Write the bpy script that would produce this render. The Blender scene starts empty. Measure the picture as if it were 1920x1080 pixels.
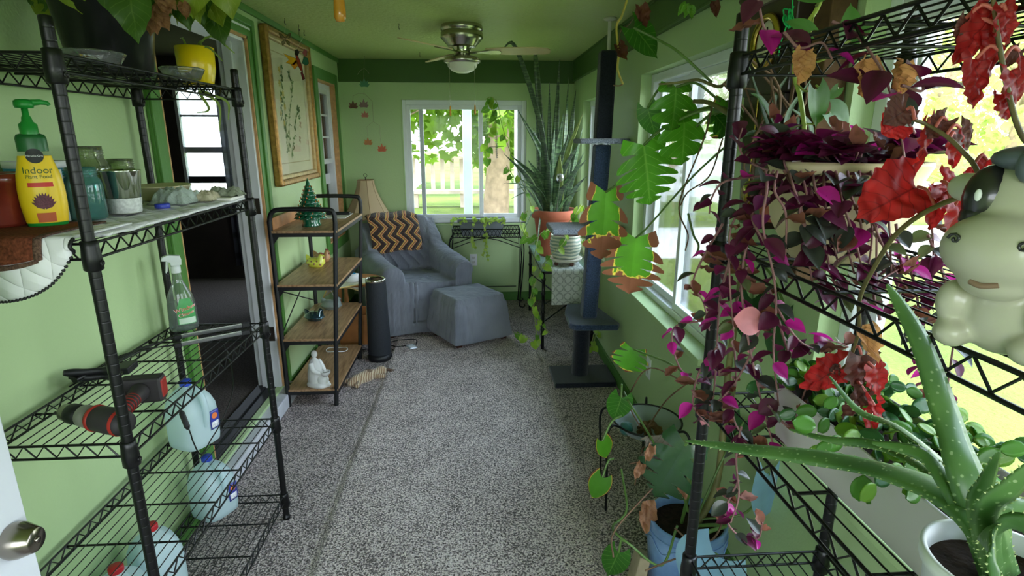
import bpy, bmesh, math, random
from mathutils import Vector, Matrix, noise
V = Vector
PI = math.pi
sc = bpy.context.scene
COL = sc.collection

# ------------------------------------------------------------------ camera
F = 1055.0
PITCH, YAW, ROLL = 0.26132995, 0.06679151, 0.0019091
CAMZ = 1.6
cam = bpy.data.cameras.new('camera')
cam.sensor_width = 36
cam.lens = 36 * F / 1920
cam.clip_start = 0.02
cam.clip_end = 300
cam_ob = bpy.data.objects.new('camera', cam)
COL.objects.link(cam_ob)
CM = Matrix.Rotation(-YAW, 4, 'Z') @ Matrix.Rotation(PI / 2 - PITCH, 4, 'X') @ Matrix.Rotation(ROLL, 4, 'Z')
cam_ob.matrix_world = Matrix.Translation((0, 0, CAMZ)) @ CM
sc.camera = cam_ob

# ------------------------------------------------------------------ light
sc.view_settings.view_transform = 'Standard'
sc.view_settings.look = 'None'
sc.view_settings.gamma = 1
sc.view_settings.use_curve_mapping = False
sc.view_settings.exposure = 0.45
cy = sc.cycles
cy.use_denoising = True
cy.max_bounces = 9
cy.diffuse_bounces = 5
cy.glossy_bounces = 4
cy.transmission_bounces = 6
cy.transparent_max_bounces = 24
cy.caustics_reflective = False
cy.caustics_refractive = False
cy.sample_clamp_indirect = 8

world = bpy.data.worlds.new('sky')
sc.world = world
world.use_nodes = True
wn = world.node_tree.nodes
wl = world.node_tree.links
wn.clear()
w_out = wn.new('ShaderNodeOutputWorld')
w_bg = wn.new('ShaderNodeBackground')
w_ramp = wn.new('ShaderNodeValToRGB')
w_sep = wn.new('ShaderNodeSeparateXYZ')
w_tc = wn.new('ShaderNodeTexCoord')
wl.new(w_tc.outputs['Generated'], w_sep.inputs[0])
wl.new(w_sep.outputs['Z'], w_ramp.inputs[0])
w_ramp.color_ramp.elements[0].position = 0.0
w_ramp.color_ramp.elements[0].color = (0.92, 0.97, 1.0, 1)
w_ramp.color_ramp.elements[1].position = 0.7
w_ramp.color_ramp.elements[1].color = (0.62, 0.78, 1.0, 1)
wl.new(w_ramp.outputs[0], w_bg.inputs[0])
w_bg.inputs[1].default_value = 8.0
wl.new(w_bg.outputs[0], w_out.inputs[0])

def light_ob(name, kind, loc, rot=(0, 0, 0)):
    d = bpy.data.lights.new(name, kind)
    o = bpy.data.objects.new(name, d)
    COL.objects.link(o)
    o.location = loc
    o.rotation_euler = rot
    return o
sun = light_ob('sun', 'SUN', (-3, 2, 12), (math.radians(12), math.radians(-22), 0))
sun.data.energy = 5.0
sun.data.angle = 0.01
sun.data.color = (1.0, 0.93, 0.8)

# room (metres): x to the right, y away from the camera
XL, XR, YF, YN, ZC = -1.21, 0.945, 5.5, -1.7, 2.28
# window openings (y0,y1,z0,z1) on the right wall, (x0,x1,z0,z1) on the far wall
WIN_R = [(3.98, 5.02, .72, 1.90), (2.12, 3.30, .70, 1.94), (.18, 1.42, .70, 1.94), (-1.35, -.1, .70, 1.94)]
WIN_F = (-.667, .504, .79, 1.935)
DOOR_L = (2.36, 3.335, .10, 2.12)
WIN_L = (4.70, 5.28, .74, 2.04)
def portal(name, loc, rot, sx, sy):
    o = light_ob(name, 'AREA', loc, rot)
    o.data.shape = 'RECTANGLE'
    o.data.size = sx
    o.data.size_y = sy
    o.data.cycles.is_portal = True
for a, b, c, d in WIN_R:
    portal('window_portal', (XR + .16, (a + b) / 2, (c + d) / 2), (0, PI / 2, 0), d - c, b - a)
portal('window_portal', ((WIN_F[0] + WIN_F[1]) / 2, YF + .16, (WIN_F[2] + WIN_F[3]) / 2), (-PI / 2, 0, 0), WIN_F[1] - WIN_F[0], WIN_F[3] - WIN_F[2])
portal('window_portal', (-.1, YN - .1, 1.3), (PI / 2, 0, 0), 1.5, 1.5)
# ------------------------------------------------------------------ helpers
def ray(px, py):
    return (CM @ V((px - 960, 540 - py, -F, 0))).to_3d()
def W(px, py, x=None, y=None, z=None):
    """the point at real depth x=, y= or z= that the camera sees at a pixel"""
    d = ray(px, py)
    t = x / d.x if x is not None else (y / d.y if y is not None else (z - CAMZ) / d.z)
    return V((0, 0, CAMZ)) + d * t
def lin(c):
    r = []
    for a in c[:3]:
        a /= 255.0
        r.append(a / 12.92 if a <= .04045 else ((a + .055) / 1.055) ** 2.4)
    return (r[0], r[1], r[2], 1.0)

class NT:
    def __init__(s, name):
        s.m = bpy.data.materials.new(name)
        s.m.use_nodes = True
        s.t = s.m.node_tree
        s.n = s.t.nodes
        s.n.clear()
        s.out = s.n.new('ShaderNodeOutputMaterial')
    def node(s, kind, **kw):
        n = s.n.new('ShaderNode' + kind)
        for k, v in kw.items():
            setattr(n, k, v)
        return n
    def link(s, a, b):
        s.t.links.new(a, b)
    def math(s, op, a, b=None, c=None):
        n = s.node('Math', operation=op)
        for i, x in enumerate((a, b, c)):
            if x is None: continue
            if isinstance(x, (int, float)): n.inputs[i].default_value = x
            else: s.link(x, n.inputs[i])
        return n.outputs[0]
    def ramp(s, f, stops, interp='LINEAR'):
        n = s.node('ValToRGB')
        cr = n.color_ramp
        cr.interpolation = interp
        while len(cr.elements) < len(stops): cr.elements.new(.5)
        for e, (p, c) in zip(cr.elements, stops):
            e.position = p
            e.color = c if len(c) == 4 and max(c) <= 1 else lin(c)
        s.link(f, n.inputs[0])
        return n.outputs[0]
    def mix(s, f, a, b):
        n = s.node('Mix', data_type='RGBA')
        if isinstance(f, (int, float)): n.inputs[0].default_value = f
        else: s.link(f, n.inputs[0])
        for i, x in ((6, a), (7, b)):
            if isinstance(x, tuple): n.inputs[i].default_value = x
            else: s.link(x, n.inputs[i])
        return n.outputs[2]
    def obj(s):
        return s.node('TexCoord').outputs['Object']
    def geo(s):
        return s.node('NewGeometry').outputs['Position']
    def uv(s):
        n = s.node('SeparateXYZ')
        s.link(s.node('TexCoord').outputs['UV'], n.inputs[0])
        return n.outputs[0], n.outputs[1]
    def noise(s, co, scale, detail=2, rough=.5):
        n = s.node('TexNoise')
        n.inputs['Scale'].default_value = scale
        n.inputs['Detail'].default_value = detail
        n.inputs['Roughness'].default_value = rough
        s.link(co, n.inputs['Vector'])
        return n.outputs['Fac']
    def bump(s, h, strength, dist=.01):
        n = s.node('Bump')
        n.inputs['Strength'].default_value = strength
        n.inputs['Distance'].default_value = dist
        s.link(h, n.inputs['Height'])
        return n.outputs[0]
    def bsdf(s, col, rough=.5, metal=0, spec=.5, normal=None, coat=0, sheen=0):
        p = s.node('BsdfPrincipled')
        if isinstance(col, tuple): p.inputs['Base Color'].default_value = col
        else: s.link(col, p.inputs['Base Color'])
        if isinstance(rough, (int, float)): p.inputs['Roughness'].default_value = rough
        else: s.link(rough, p.inputs['Roughness'])
        p.inputs['Metallic'].default_value = metal
        p.inputs['Specular IOR Level'].default_value = spec
        p.inputs['Coat Weight'].default_value = coat
        p.inputs['Sheen Weight'].default_value = sheen
        if normal: s.link(normal, p.inputs['Normal'])
        return p.outputs[0]
    def mixs(s, f, a, b):
        n = s.node('MixShader')
        if isinstance(f, (int, float)): n.inputs[0].default_value = f
        else: s.link(f, n.inputs[0])
        s.link(a, n.inputs[1]); s.link(b, n.inputs[2])
        return n.outputs[0]
    def done(s, sh):
        s.link(sh, s.out.inputs[0])
        return s.m

_M = {}
def mat(name, col, rough=.5, metal=0, spec=.5, var=.12, vs=6, bs=0, bump=0, coat=0, sheen=0):
    """plain procedural surface: colour with slight mottling and optional fine relief"""
    if name in _M: return _M[name]
    t = NT(name)
    co = t.obj()
    c = lin(col)
    if var:
        n = t.noise(co, vs, 3)
        dk = tuple([a * (1 - var) for a in c[:3]] + [1]); lt = tuple([min(1, a * (1 + var)) for a in c[:3]] + [1])
        colr = t.ramp(n, [(.3, dk), (.7, lt)])
    else: colr = c
    nb = t.bump(t.noise(co, bs, 3), bump, .01) if bs else None
    _M[name] = t.done(t.bsdf(colr, rough, metal, spec, nb, coat, sheen))
    return _M[name]
def glassy(name, tint, refl=.25, haze=0.0, amt=.9):
    if name in _M: return _M[name]
    t = NT(name)
    tr = t.node('BsdfTransparent'); tr.inputs[0].default_value = lin(tint)
    gl = t.node('BsdfGlossy'); gl.inputs['Roughness'].default_value = .04; gl.inputs[0].default_value = (1, 1, 1, 1)
    lw = t.node('LayerWeight'); lw.inputs[0].default_value = refl
    f = t.math('MULTIPLY', lw.outputs['Fresnel'], amt)
    sh = t.mixs(f, tr.outputs[0], gl.outputs[0])
    if haze:
        df = t.bsdf(lin(tint), .35)
        sh = t.mixs(haze, sh, df)
    _M[name] = t.done(sh)
    return _M[name]
def leafmat(name, top, edge=None, back=None, edge_at=.8, translu=.45, rough=.4, stripe=None, vein=None, ns=14, coat=0, en=.7):
    """two-sided leaf: uv.x runs across the blade (midrib .5), uv.y along it; light shines through"""
    if name in _M: return _M[name]
    t = NT(name)
    u, v = t.uv()
    s = t.math('ABSOLUTE', t.math('SUBTRACT', t.math('MULTIPLY', u, 2.0), 1.0))
    co = t.obj()
    n = t.noise(co, ns, 3)
    c = lin(top)
    col = t.ramp(n, [(.3, tuple([a * .75 for a in c[:3]] + [1])), (.7, tuple([min(1, a * 1.25) for a in c[:3]] + [1]))])
    if stripe:
        col = t.mix(t.ramp(t.math('PINGPONG', t.math('ADD', s, .22), .42), [(.5, (0, 0, 0, 1)), (.62, (1, 1, 1, 1))]), col, lin(stripe))
    if vein:
        vr = t.math('PINGPONG', t.math('SUBTRACT', t.math('MULTIPLY', v, 7.0), t.math('MULTIPLY', s, 2.0)), .5)
        col = t.mix(t.ramp(vr, [(.0, (1, 1, 1, 1)), (.07, (0, 0, 0, 1))]), col, lin(vein))
        col = t.mix(t.ramp(s, [(.0, (1, 1, 1, 1)), (.06, (0, 0, 0, 1))]), col, lin(vein))
    if edge:
        e = t.math('ADD', t.math('MAXIMUM', s, v), t.math('MULTIPLY', t.math('SUBTRACT', t.noise(co, 22, 3), .5), en))
        mid = tuple([.8, .62, .08, 1])
        col = t.mix(t.ramp(e, [(edge_at - .015, (0, 0, 0, 1)), (edge_at, (1, 1, 1, 1))]), col, mid)
        col = t.mix(t.ramp(e, [(edge_at + .01, (0, 0, 0, 1)), (edge_at + .035, (1, 1, 1, 1))]), col, lin(edge))
    if back:
        g = t.node('NewGeometry')
        col = t.mix(g.outputs['Backfacing'], col, lin(back))
    p = t.bsdf(col, rough, 0, .5, t.bump(t.noise(co, 60, 2), .15, .004), coat)
    tr = t.node('BsdfTranslucent')
    t.link(col, tr.inputs[0])
    _M[name] = t.done(t.mixs(translu, p, tr.outputs[0]))
    return _M[name]

class MB:
    """collects faces; build() links them as one mesh object"""
    def __init__(s):
        s.v, s.f, s.mi, s.sm, s.uv = [], [], [], [], []
        s.M = None
    def add(s, vs, fs, m=0, sm=False, uv=None):
        b = len(s.v)
        for i, p in enumerate(vs):
            p = V(p)
            s.v.append(s.M @ p if s.M else p)
            s.uv.append(uv[i] if uv else (p.x, p.y))
        for f in fs:
            s.f.append([b + i for i in f]); s.mi.append(m); s.sm.append(sm)
        return s
    def box(s, a, b, m=0):
        x0, y0, z0 = a; x1, y1, z1 = b
        if x0 > x1: x0, x1 = x1, x0
        if y0 > y1: y0, y1 = y1, y0
        if z0 > z1: z0, z1 = z1, z0
        vs = [(x0, y0, z0), (x1, y0, z0), (x1, y1, z0), (x0, y1, z0), (x0, y0, z1), (x1, y0, z1), (x1, y1, z1), (x0, y1, z1)]
        return s.add(vs, [(0, 3, 2, 1), (4, 5, 6, 7), (0, 1, 5, 4), (1, 2, 6, 5), (2, 3, 7, 6), (3, 0, 4, 7)], m)
    def hexa(s, bot, top, m=0):
        """box from four bottom and four top corners"""
        return s.add(list(bot) + list(top), [(0, 3, 2, 1), (4, 5, 6, 7), (0, 1, 5, 4), (1, 2, 6, 5), (2, 3, 7, 6), (3, 0, 4, 7)], m)
    def tube(s, pts, r, n=8, m=0, cap=True, smooth=True):
        pts = [V(p) for p in pts]
        k = len(pts)
        rs = r if isinstance(r, (list, tuple)) else [r] * k
        vs, uv = [], []
        t0 = (pts[1] - pts[0]).normalized()
        up = V((0, 0, 1)) if abs(t0.z) < .9 else V((1, 0, 0))
        a = t0.cross(up).normalized()
        for i in range(k):
            t = (pts[min(i + 1, k - 1)] - pts[max(i - 1, 0)])
            t = t.normalized() if t.length > 1e-9 else t0
            a = (a - t * a.dot(t)).normalized()
            b = t.cross(a)
            for j in range(n):
                q = 2 * PI * j / n
                vs.append(pts[i] + (a * math.cos(q) + b * math.sin(q)) * rs[i])
                uv.append((j / n, i / max(1, k - 1)))
        fs = [(i * n + j, i * n + (j + 1) % n, (i + 1) * n + (j + 1) % n, (i + 1) * n + j) for i in range(k - 1) for j in range(n)]
        s.add(vs, fs, m, smooth, uv)
        if cap:
            s.add(vs[:n], [tuple(reversed(range(n)))], m); s.add(vs[-n:], [tuple(range(n))], m)
        return s
    def lathe(s, prof, o=(0, 0, 0), n=24, m=0, M=None, sx=1, sy=1, cap=True, smooth=True, warp=None):
        o = V(o); vs, uv = [], []
        L = len(prof)
        for i, (r, z) in enumerate(prof):
            for j in range(n):
                q = 2 * PI * j / n
                rr = r * (warp(q, i / max(1, L - 1)) if warp else 1)
                p = V((rr * math.cos(q) * sx, rr * math.sin(q) * sy, z))
                vs.append((M @ p if M else p) + o)
                uv.append((j / n, i / max(1, L - 1)))
        fs = [(i * n + j, i * n + (j + 1) % n, (i + 1) * n + (j + 1) % n, (i + 1) * n + j) for i in range(L - 1) for j in range(n)]
        s.add(vs, fs, m, smooth, uv)
        if cap:
            if prof[0][0] > 1e-4: s.add(vs[:n], [tuple(reversed(range(n)))], m)
            if prof[-1][0] > 1e-4: s.add(vs[-n:], [tuple(range(n))], m)
        return s
    def grid(s, fn, nu, nv, m=0, skip=None, smooth=True):
        vs, uv = [], []
        for j in range(nv + 1):
            for i in range(nu + 1):
                u, v = i / nu, j / nv
                vs.append(fn(u, v)); uv.append((u, v))
        fs = []
        for j in range(nv):
            for i in range(nu):
                if skip and skip((i + .5) / nu, (j + .5) / nv): continue
                a = j * (nu + 1) + i
                fs.append((a, a + 1, a + nu + 2, a + nu + 1))
        return s.add(vs, fs, m, smooth, uv)
    def ball(s, c, r, n=12, m=0, sc3=(1, 1, 1), M=None):
        k = max(4, n // 2)
        prof = [(math.sin(PI * i / k) * 1.0, -math.cos(PI * i / k)) for i in range(k + 1)]
        T = Matrix.Diagonal(V((r * sc3[0], r * sc3[1], r * sc3[2])))
        if M is not None: T = M.to_3x3() @ T
        return s.lathe(prof, c, n, m, T, cap=False)
    def disc(s, c, r, n=24, m=0, nz=1):
        vs = [V(c) + V((r * math.cos(2 * PI * j / n), r * math.sin(2 * PI * j / n), 0)) for j in range(n)]
        return s.add(vs, [tuple(range(n)) if nz > 0 else tuple(reversed(range(n)))], m)
    def poly(s, pts, thick, m=0):
        """flat outline with real thickness (vector)"""
        pts = [V(p) for p in pts]; th = V(thick); n = len(pts)
        s.add(pts + [p + th for p in pts], [tuple(reversed(range(n))), tuple(range(n, 2 * n))] + [(i, (i + 1) % n, n + (i + 1) % n, n + i) for i in range(n)], m)
        return s
    def build(s, name, mats, parent=None, origin=None, bevel=0, solid=0, sub=0, label=None, weld=False):
        me = bpy.data.meshes.new(name)
        o = bpy.data.objects.new(name, me)
        org = V(origin) if origin is not None else (ORG[parent.name] if parent else V((0, 0, 0)))
        me.from_pydata([p - org for p in s.v], [], s.f)
        for mm in (mats if isinstance(mats, (list, tuple)) else [mats]): me.materials.append(mm)
        me.polygons.foreach_set('material_index', s.mi)
        me.polygons.foreach_set('use_smooth', s.sm)
        ul = me.uv_layers.new(name='uv')
        for lp in me.loops: ul.data[lp.index].uv = s.uv[lp.vertex_index]
        me.update()
        COL.objects.link(o)
        if parent: o.parent = parent
        else: o.location = org
        ORG[o.name] = org
        if bevel:
            md = o.modifiers.new('bevel', 'BEVEL'); md.width = bevel; md.segments = 2; md.limit_method = 'ANGLE'; md.angle_limit = .6
            md.harden_normals = False
        if sub:
            md = o.modifiers.new('sub', 'SUBSURF'); md.levels = sub; md.render_levels = sub
        if solid:
            md = o.modifiers.new('solid', 'SOLIDIFY'); md.thickness = solid; md.offset = 0
        if label: o['label'] = label
        return o
ORG = {}
def thing(name, label, cat, loc, group=None):
    o = bpy.data.objects.new(name, None)
    o.empty_display_size = .05
    COL.objects.link(o)
    o.location = loc
    ORG[o.name] = V(loc)
    o['label'] = label; o['category'] = cat
    if group: o['group'] = group
    return o
def solo(o, label, cat, group=None):
    o['label'] = label; o['category'] = cat
    if group: o['group'] = group
    return o
def struct(o):
    o['kind'] = 'structure'
    return o
def copy_thing(root, loc, label, group=None, rz=None, scale=None):
    """a copy of a thing with copies of its parts and sub-parts"""
    r = root.copy(); COL.objects.link(r); r.location = loc; r['label'] = label
    if group: r['group'] = group
    if rz is not None: r.rotation_euler = (0, 0, rz)
    if scale is not None: r.scale = (scale,) * 3
    ORG[r.name] = V(loc)
    for ch in list(root.children):
        c = ch.copy(); COL.objects.link(c); c.parent = r
        for g in list(ch.children):
            d = g.copy(); COL.objects.link(d); d.parent = c
    return r
def frame(y, up, at=(0, 0, 0), s=1.0):
    """matrix whose Y axis is y and whose Z axis leans to up"""
    y = V(y).normalized(); up = V(up)
    x = y.cross(up)
    if x.length < 1e-5: x = y.cross(V((1, .1, 0)))
    x.normalize(); z = x.cross(y)
    M = Matrix((x, y, z)).transposed().to_4x4() * s
    M[3][3] = 1
    return Matrix.Translation(at) @ M
def curve(pts, n=6):
    """smooth path through points (Catmull-Rom)"""
    pts = [V(p) for p in pts]
    if len(pts) < 3: return [pts[0].lerp(pts[-1], i / n) for i in range(n + 1)]
    P = [pts[0] * 2 - pts[1]] + pts + [pts[-1] * 2 - pts[-2]]
    out = []
    for i in range(1, len(P) - 2):
        a, b, c, d = P[i - 1:i + 3]
        for k in range(n):
            t = k / n
            out.append(.5 * ((2 * b) + (c - a) * t + (2 * a - 5 * b + 4 * c - d) * t * t + (3 * b - a - 3 * c + d) * t ** 3))
    out.append(pts[-1])
    return out
def glyphs(txt, size):
    cu = bpy.data.curves.new('t', 'FONT'); cu.body = txt; cu.size = size; cu.align_x = 'CENTER'; cu.align_y = 'CENTER'
    o = bpy.data.objects.new('t', cu); COL.objects.link(o)
    me = bpy.data.meshes.new_from_object(o)
    vs = [v.co.copy() for v in me.vertices]; fs = [tuple(p.vertices) for p in me.polygons]
    bpy.data.objects.remove(o); bpy.data.meshes.remove(me); bpy.data.curves.remove(cu)
    return vs, fs
def wraptext(mb, txt, size, c, r, ang, z, m=0, tilt=0, sx=1, sy=1, off=.0008):
    """lettering wrapped round an upright (elliptic) cylinder, centred at angle ang"""
    vs, fs = glyphs(txt, size)
    out = []
    for p in vs:
        x = p.x * math.cos(tilt) - p.y * math.sin(tilt); y = p.x * math.sin(tilt) + p.y * math.cos(tilt)
        q = ang + x / r
        rr = r + off
        out.append(V((c[0] + rr * sx * math.cos(q), c[1] + rr * sy * math.sin(q), z + y)))
    mb.add(out, fs, m)
def patch(mb, c, r, a0, a1, z0, z1, m=0, sx=1, sy=1, off=.0005, n=14, top=None):
    def fn(u, v):
        q = a0 + (a1 - a0) * u
        rr = (r(z0 + (z1 - z0) * v) if callable(r) else r) + off
        zz = z0 + (z1 - z0) * v
        return V((c[0] + rr * sx * math.cos(q), c[1] + rr * sy * math.sin(q), zz))
    mb.grid(fn, n, 8, m)

# ---- leaves: base at origin, blade along +Y, unit length, normal +Z
def prof_heart(t): return max(0.0, math.sin(PI * min(1, t * .92 + .14)) ** .75) * .46 * (1 - .25 * t)
def prof_ell(t): return max(0.0, math.sin(PI * t ** .85)) ** .9 * .25
def prof_lance(t): return max(0.0, math.sin(PI * t ** .7)) ** .8 * .2
def prof_pad(t): return max(0.0, math.sin(PI * t)) ** .55 * .3
def leaf(mb, M, prof=prof_ell, m=0, w=1, fold=.25, droop=.25, ruffle=0, lobe=0, nt=9, ns=3, serr=0, seed=0, curl=0, asym=0):
    def fn(u, v):
        s = u * 2 - 1
        ww = prof(v) * w * (1 + asym * (1 if s > 0 else -1))
        if serr: ww *= 1 + serr * math.sin(v * 38 + seed) * abs(s)
        y = v - lobe * (abs(s) ** 2) * (1 - v) ** 2
        x = s * ww
        z = abs(s) * ww * fold - droop * v * v + curl * (s * s) * ww
        if ruffle: z += ruffle * noise.noise(V((x * 7 + seed, y * 7, seed * 1.7)))
        return V((x, y, z))
    old = mb.M; mb.M = M if old is None else old @ M
    mb.grid(fn, 2 * ns, nt, m)
    mb.M = old
def monstera(mb, M, m=0, w=1.0, n=5, gap=.5, fold=.12, droop=.2, seed=0):
    """heart-shaped blade cut into n fingers per side"""
    rnd = random.Random(seed)
    def outer(t): return max(.02, math.sin(PI * min(1, t * .84 + .15)) ** .7) * .5 * w
    old = mb.M; mb.M = M if old is None else old @ M
    NS = 8
    for side in (-1, 1):
        edges = [0, .14] + [.14 + (.86 - .14) * (i / (n - 1)) ** .95 for i in range(1, n - 1)] + [.84, 1.0]
        edges = sorted(set(edges))
        for j in range(len(edges) - 1):
            a, b = edges[j], edges[j + 1]
            gj = gap * (b - a) * rnd.uniform(.6, 1.1)
            last = j == len(edges) - 2
            inner = rnd.uniform(.28, .42)
            vs, uv, fs = [], [], []
            NR = 6
            for r in range(NR + 1):
                for c in range(NS + 1):
                    s = c / NS
                    g = 0 if s < inner else gj * ((s - inner) / (1 - inner)) ** .55
                    lo = a + (g / 2 if j > 0 else 0); hi = b - (g / 2 if not last else 0)
                    if s > .75:
                        k_ = (hi - lo) * .5 * (1 - math.sqrt(max(0, 1 - ((s - .75) / .26) ** 2)))
                        lo += k_ * (.8 if j > 0 else 0); hi -= k_ * (.8 if not last else 0)
                    t = lo + (hi - lo) * r / NR
                    x = s * outer(t)
                    y = t * .98 + .22 * s * s * (1 - t) * min(1, t / .3)
                    if t < .2: y -= .14 * s * (1 - t / .2)
                    z = s * outer(t) * fold - droop * y * y - .12 * s * s * w
                    vs.append(V((side * x, y, z))); uv.append((.5 + side * s * .5, t))
            for r in range(NR):
                for c in range(NS):
                    i = r * (NS + 1) + c
                    f = (i, i + 1, i + NS + 2, i + NS + 1)
                    fs.append(f if side > 0 else tuple(reversed(f)))
            mb.add(vs, fs, m, True, uv)
    mb.M = old
def strap(mb, pts, ws, up, m=0, fold=.25, smooth=True):
    """long blade along a path: V-shaped in section"""
    pts = [V(p) for p in pts]; k = len(pts); vs = []; uv = []
    for i in range(k):
        t = (pts[min(i + 1, k - 1)] - pts[max(i - 1, 0)]).normalized()
        x = t.cross(V(up))
        x = x.normalized() if x.length > 1e-4 else V((1, 0, 0))
        nrm = x.cross(t)
        for s in (-1, -.5, 0, .5, 1):
            vs.append(pts[i] + x * s * ws[i] + nrm * abs(s) * ws[i] * fold); uv.append((s * .5 + .5, i / (k - 1)))
    fs = [(i * 5 + j, i * 5 + j + 1, (i + 1) * 5 + j + 1, (i + 1) * 5 + j) for i in range(k - 1) for j in range(4)]
    mb.add(vs, fs, m, smooth, uv)

black = mat('black_metal', (9, 9, 10), .36, 0, .4, 0)
black_rough = mat('black_plastic', (16, 17, 19), .5, 0, .5, .2, 20)
steel = mat('brushed_steel', (190, 185, 175), .25, 1, .5, .1, 8)
chrome = mat('chrome', (215, 212, 205), .12, 1, .5, 0)
white_pl = mat('white_plastic', (228, 230, 232), .4, 0, .5, .04)
soil = mat('soil', (48, 36, 28), .95, 0, .2, .4, 60, 60, .6)
dry = leafmat('dry_leaf', (150, 105, 72), translu=.25, rough=.7, vein=(110, 72, 48))
stem_g = mat('green_stem', (96, 120, 62), .5, 0, .5, .2, 12)
stem_b = mat('brown_stem', (112, 86, 66), .7, 0, .3, .3, 30)
# ------------------------------------------------------------------ room
def paint(name, col, tex=.12, scale=90):
    t = NT(name)
    co = t.geo()
    c = lin(col)
    base = t.mix(t.ramp(t.noise(co, 1.3, 4), [(.35, (0, 0, 0, 1)), (.7, (1, 1, 1, 1))]), tuple([a * .94 for a in c[:3]] + [1]), c)
    return t.done(t.bsdf(base, .5, 0, .4, t.bump(t.noise(co, scale, 3), tex, .01)))
m_wall = paint('green_wall_paint', (182, 207, 152))
m_wall_f = m_wall
m_ceil = paint('green_ceiling_paint_bounce', (194, 206, 138), .5, 45)  # green paint with light bounced off the lawn put into its colour
m_trim = paint('dark_green_trim_paint', (82, 132, 58), .1)
m_band = paint('deep_green_band_paint', (66, 100, 42), .1)
m_white = mat('white_trim_paint', (225, 226, 230), .45, 0, .5, .03)
m_vinyl = mat('white_vinyl', (232, 236, 240), .35, 0, .5, .02)
m_raw = mat('raw_wood_edge', (196, 150, 100), .6, 0, .4, .2, 30)
m_glass = glassy('window_glass', (250, 252, 252), .12)

def carpet(name, dark, light, mid):
    t = NT(name)
    vm = t.node('VectorMath', operation='ADD'); t.link(t.geo(), vm.inputs[0]); vm.inputs[1].default_value = (.37, .21, .0537); co = vm.outputs[0]
    n1 = t.noise(co, 125, 3, .7); n2 = t.noise(co, 7, 3)
    f = t.math('ADD', n1, t.math('MULTIPLY', t.math('SUBTRACT', n2, .5), .12))
    col = t.ramp(f, [(.42, dark), (.49, mid), (.56, light)])
    h = t.noise(co, 150, 2)
    return t.done(t.bsdf(col, .95, 0, .1, t.bump(h, .9, .02), 0, .3))
m_carpet = carpet('speckled_carpet', (54, 45, 43), (222, 206, 202), (142, 124, 122))
m_carpet2 = carpet('speckled_carpet_runner', (72, 60, 57), (244, 228, 222), (172, 153, 149))

def wall_boxes(mb, u0, u1, z0, z1, holes, put):
    """splits a wall rectangle round its openings"""
    us = sorted(set([u0, u1] + [h[0] for h in holes] + [h[1] for h in holes]))
    for a, b in zip(us, us[1:]):
        zs = [(h[2], h[3]) for h in holes if h[0] < (a + b) / 2 < h[1]]
        z = z0
        for c, d in sorted(zs):
            if c > z: put(a, b, z, c)
            z = d
        if z < z1: put(a, b, z, z1)

mb = MB(); mb.box((XL - .14, YN - .14, -.08), (XR + .14, YF + .14, 0)); struct(mb.build('floor', m_carpet))
mb = MB(); mb.box((XL - .14, YN - .14, ZC), (XR + .14, YF + .14, ZC + .1)); struct(mb.build('ceiling', m_ceil))
mb = MB(); wall_boxes(mb, YN, YF, 0, ZC, WIN_R, lambda a, b, c, d: mb.box((XR, a, c), (XR + .15, b, d))); struct(mb.build('wall_right', m_wall))
mb = MB(); wall_boxes(mb, YN, YF, 0, ZC, [DOOR_L, WIN_L], lambda a, b, c, d: mb.box((XL - .13, a, c), (XL, b, d))); struct(mb.build('wall_left', m_wall))
mb = MB(); wall_boxes(mb, XL - .14, XR + .14, 0, ZC, [WIN_F], lambda a, b, c, d: mb.box((a, YF, c), (b, YF + .14, d))); struct(mb.build('wall_far', m_wall_f))
mb = MB(); wall_boxes(mb, XL - .14, XR + .14, 0, ZC, [(-.85, .65, .55, 2.05)], lambda a, b, c, d: mb.box((a, YN - .14, c), (b, YN, d))); struct(mb.build('wall_near', m_wall))

# eave of the porch roof outside
mb = MB(); mb.box((XL - .14, YN - .2, ZC + .1), (XR + .55, YF + .55, ZC + .2)); struct(mb.build('roof', m_white))

# trims
mb = MB(); mb.box((XL, YF - .018, 2.085), (XR, YF, ZC)); struct(mb.build('trim_1', m_band, bevel=.003))
mb = MB(); mb.box((XR - .018, YN, 2.10), (XR, YF - .018, ZC)); mb.box((XR - .026, YN, 2.10), (XR - .018, YF - .018, 2.115)); mb.box((XR - .026, YN, 2.262), (XR - .018, YF - .018, ZC))
struct(mb.build('trim_2', m_band, bevel=.003))
mb = MB(); mb.box((XL, YN, 2.245), (XL + .016, YF - .018, ZC)); struct(mb.build('trim_3', m_trim, bevel=.003))
for nm, a, b in (('baseboard_far', (XL, YF - .015, 0), (XR, YF, .09)), ('baseboard_right', (XR - .015, YN, 0), (XR, YF - .015, .085)), ('baseboard_left', (XL, 3.44, 0), (XL + .015, YF - .015, .085)), ('baseboard_near', (XL, YN, 0), (XR, YN + .015, .085))):
    mb = MB(); mb.box(a, b); struct(mb.build(nm, m_trim, bevel=.004))
mb = MB(); mb.box((XL, YN, 0), (XL + .015, 2.25, .085)); struct(mb.build('baseboard_left', m_trim, bevel=.004))

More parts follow.
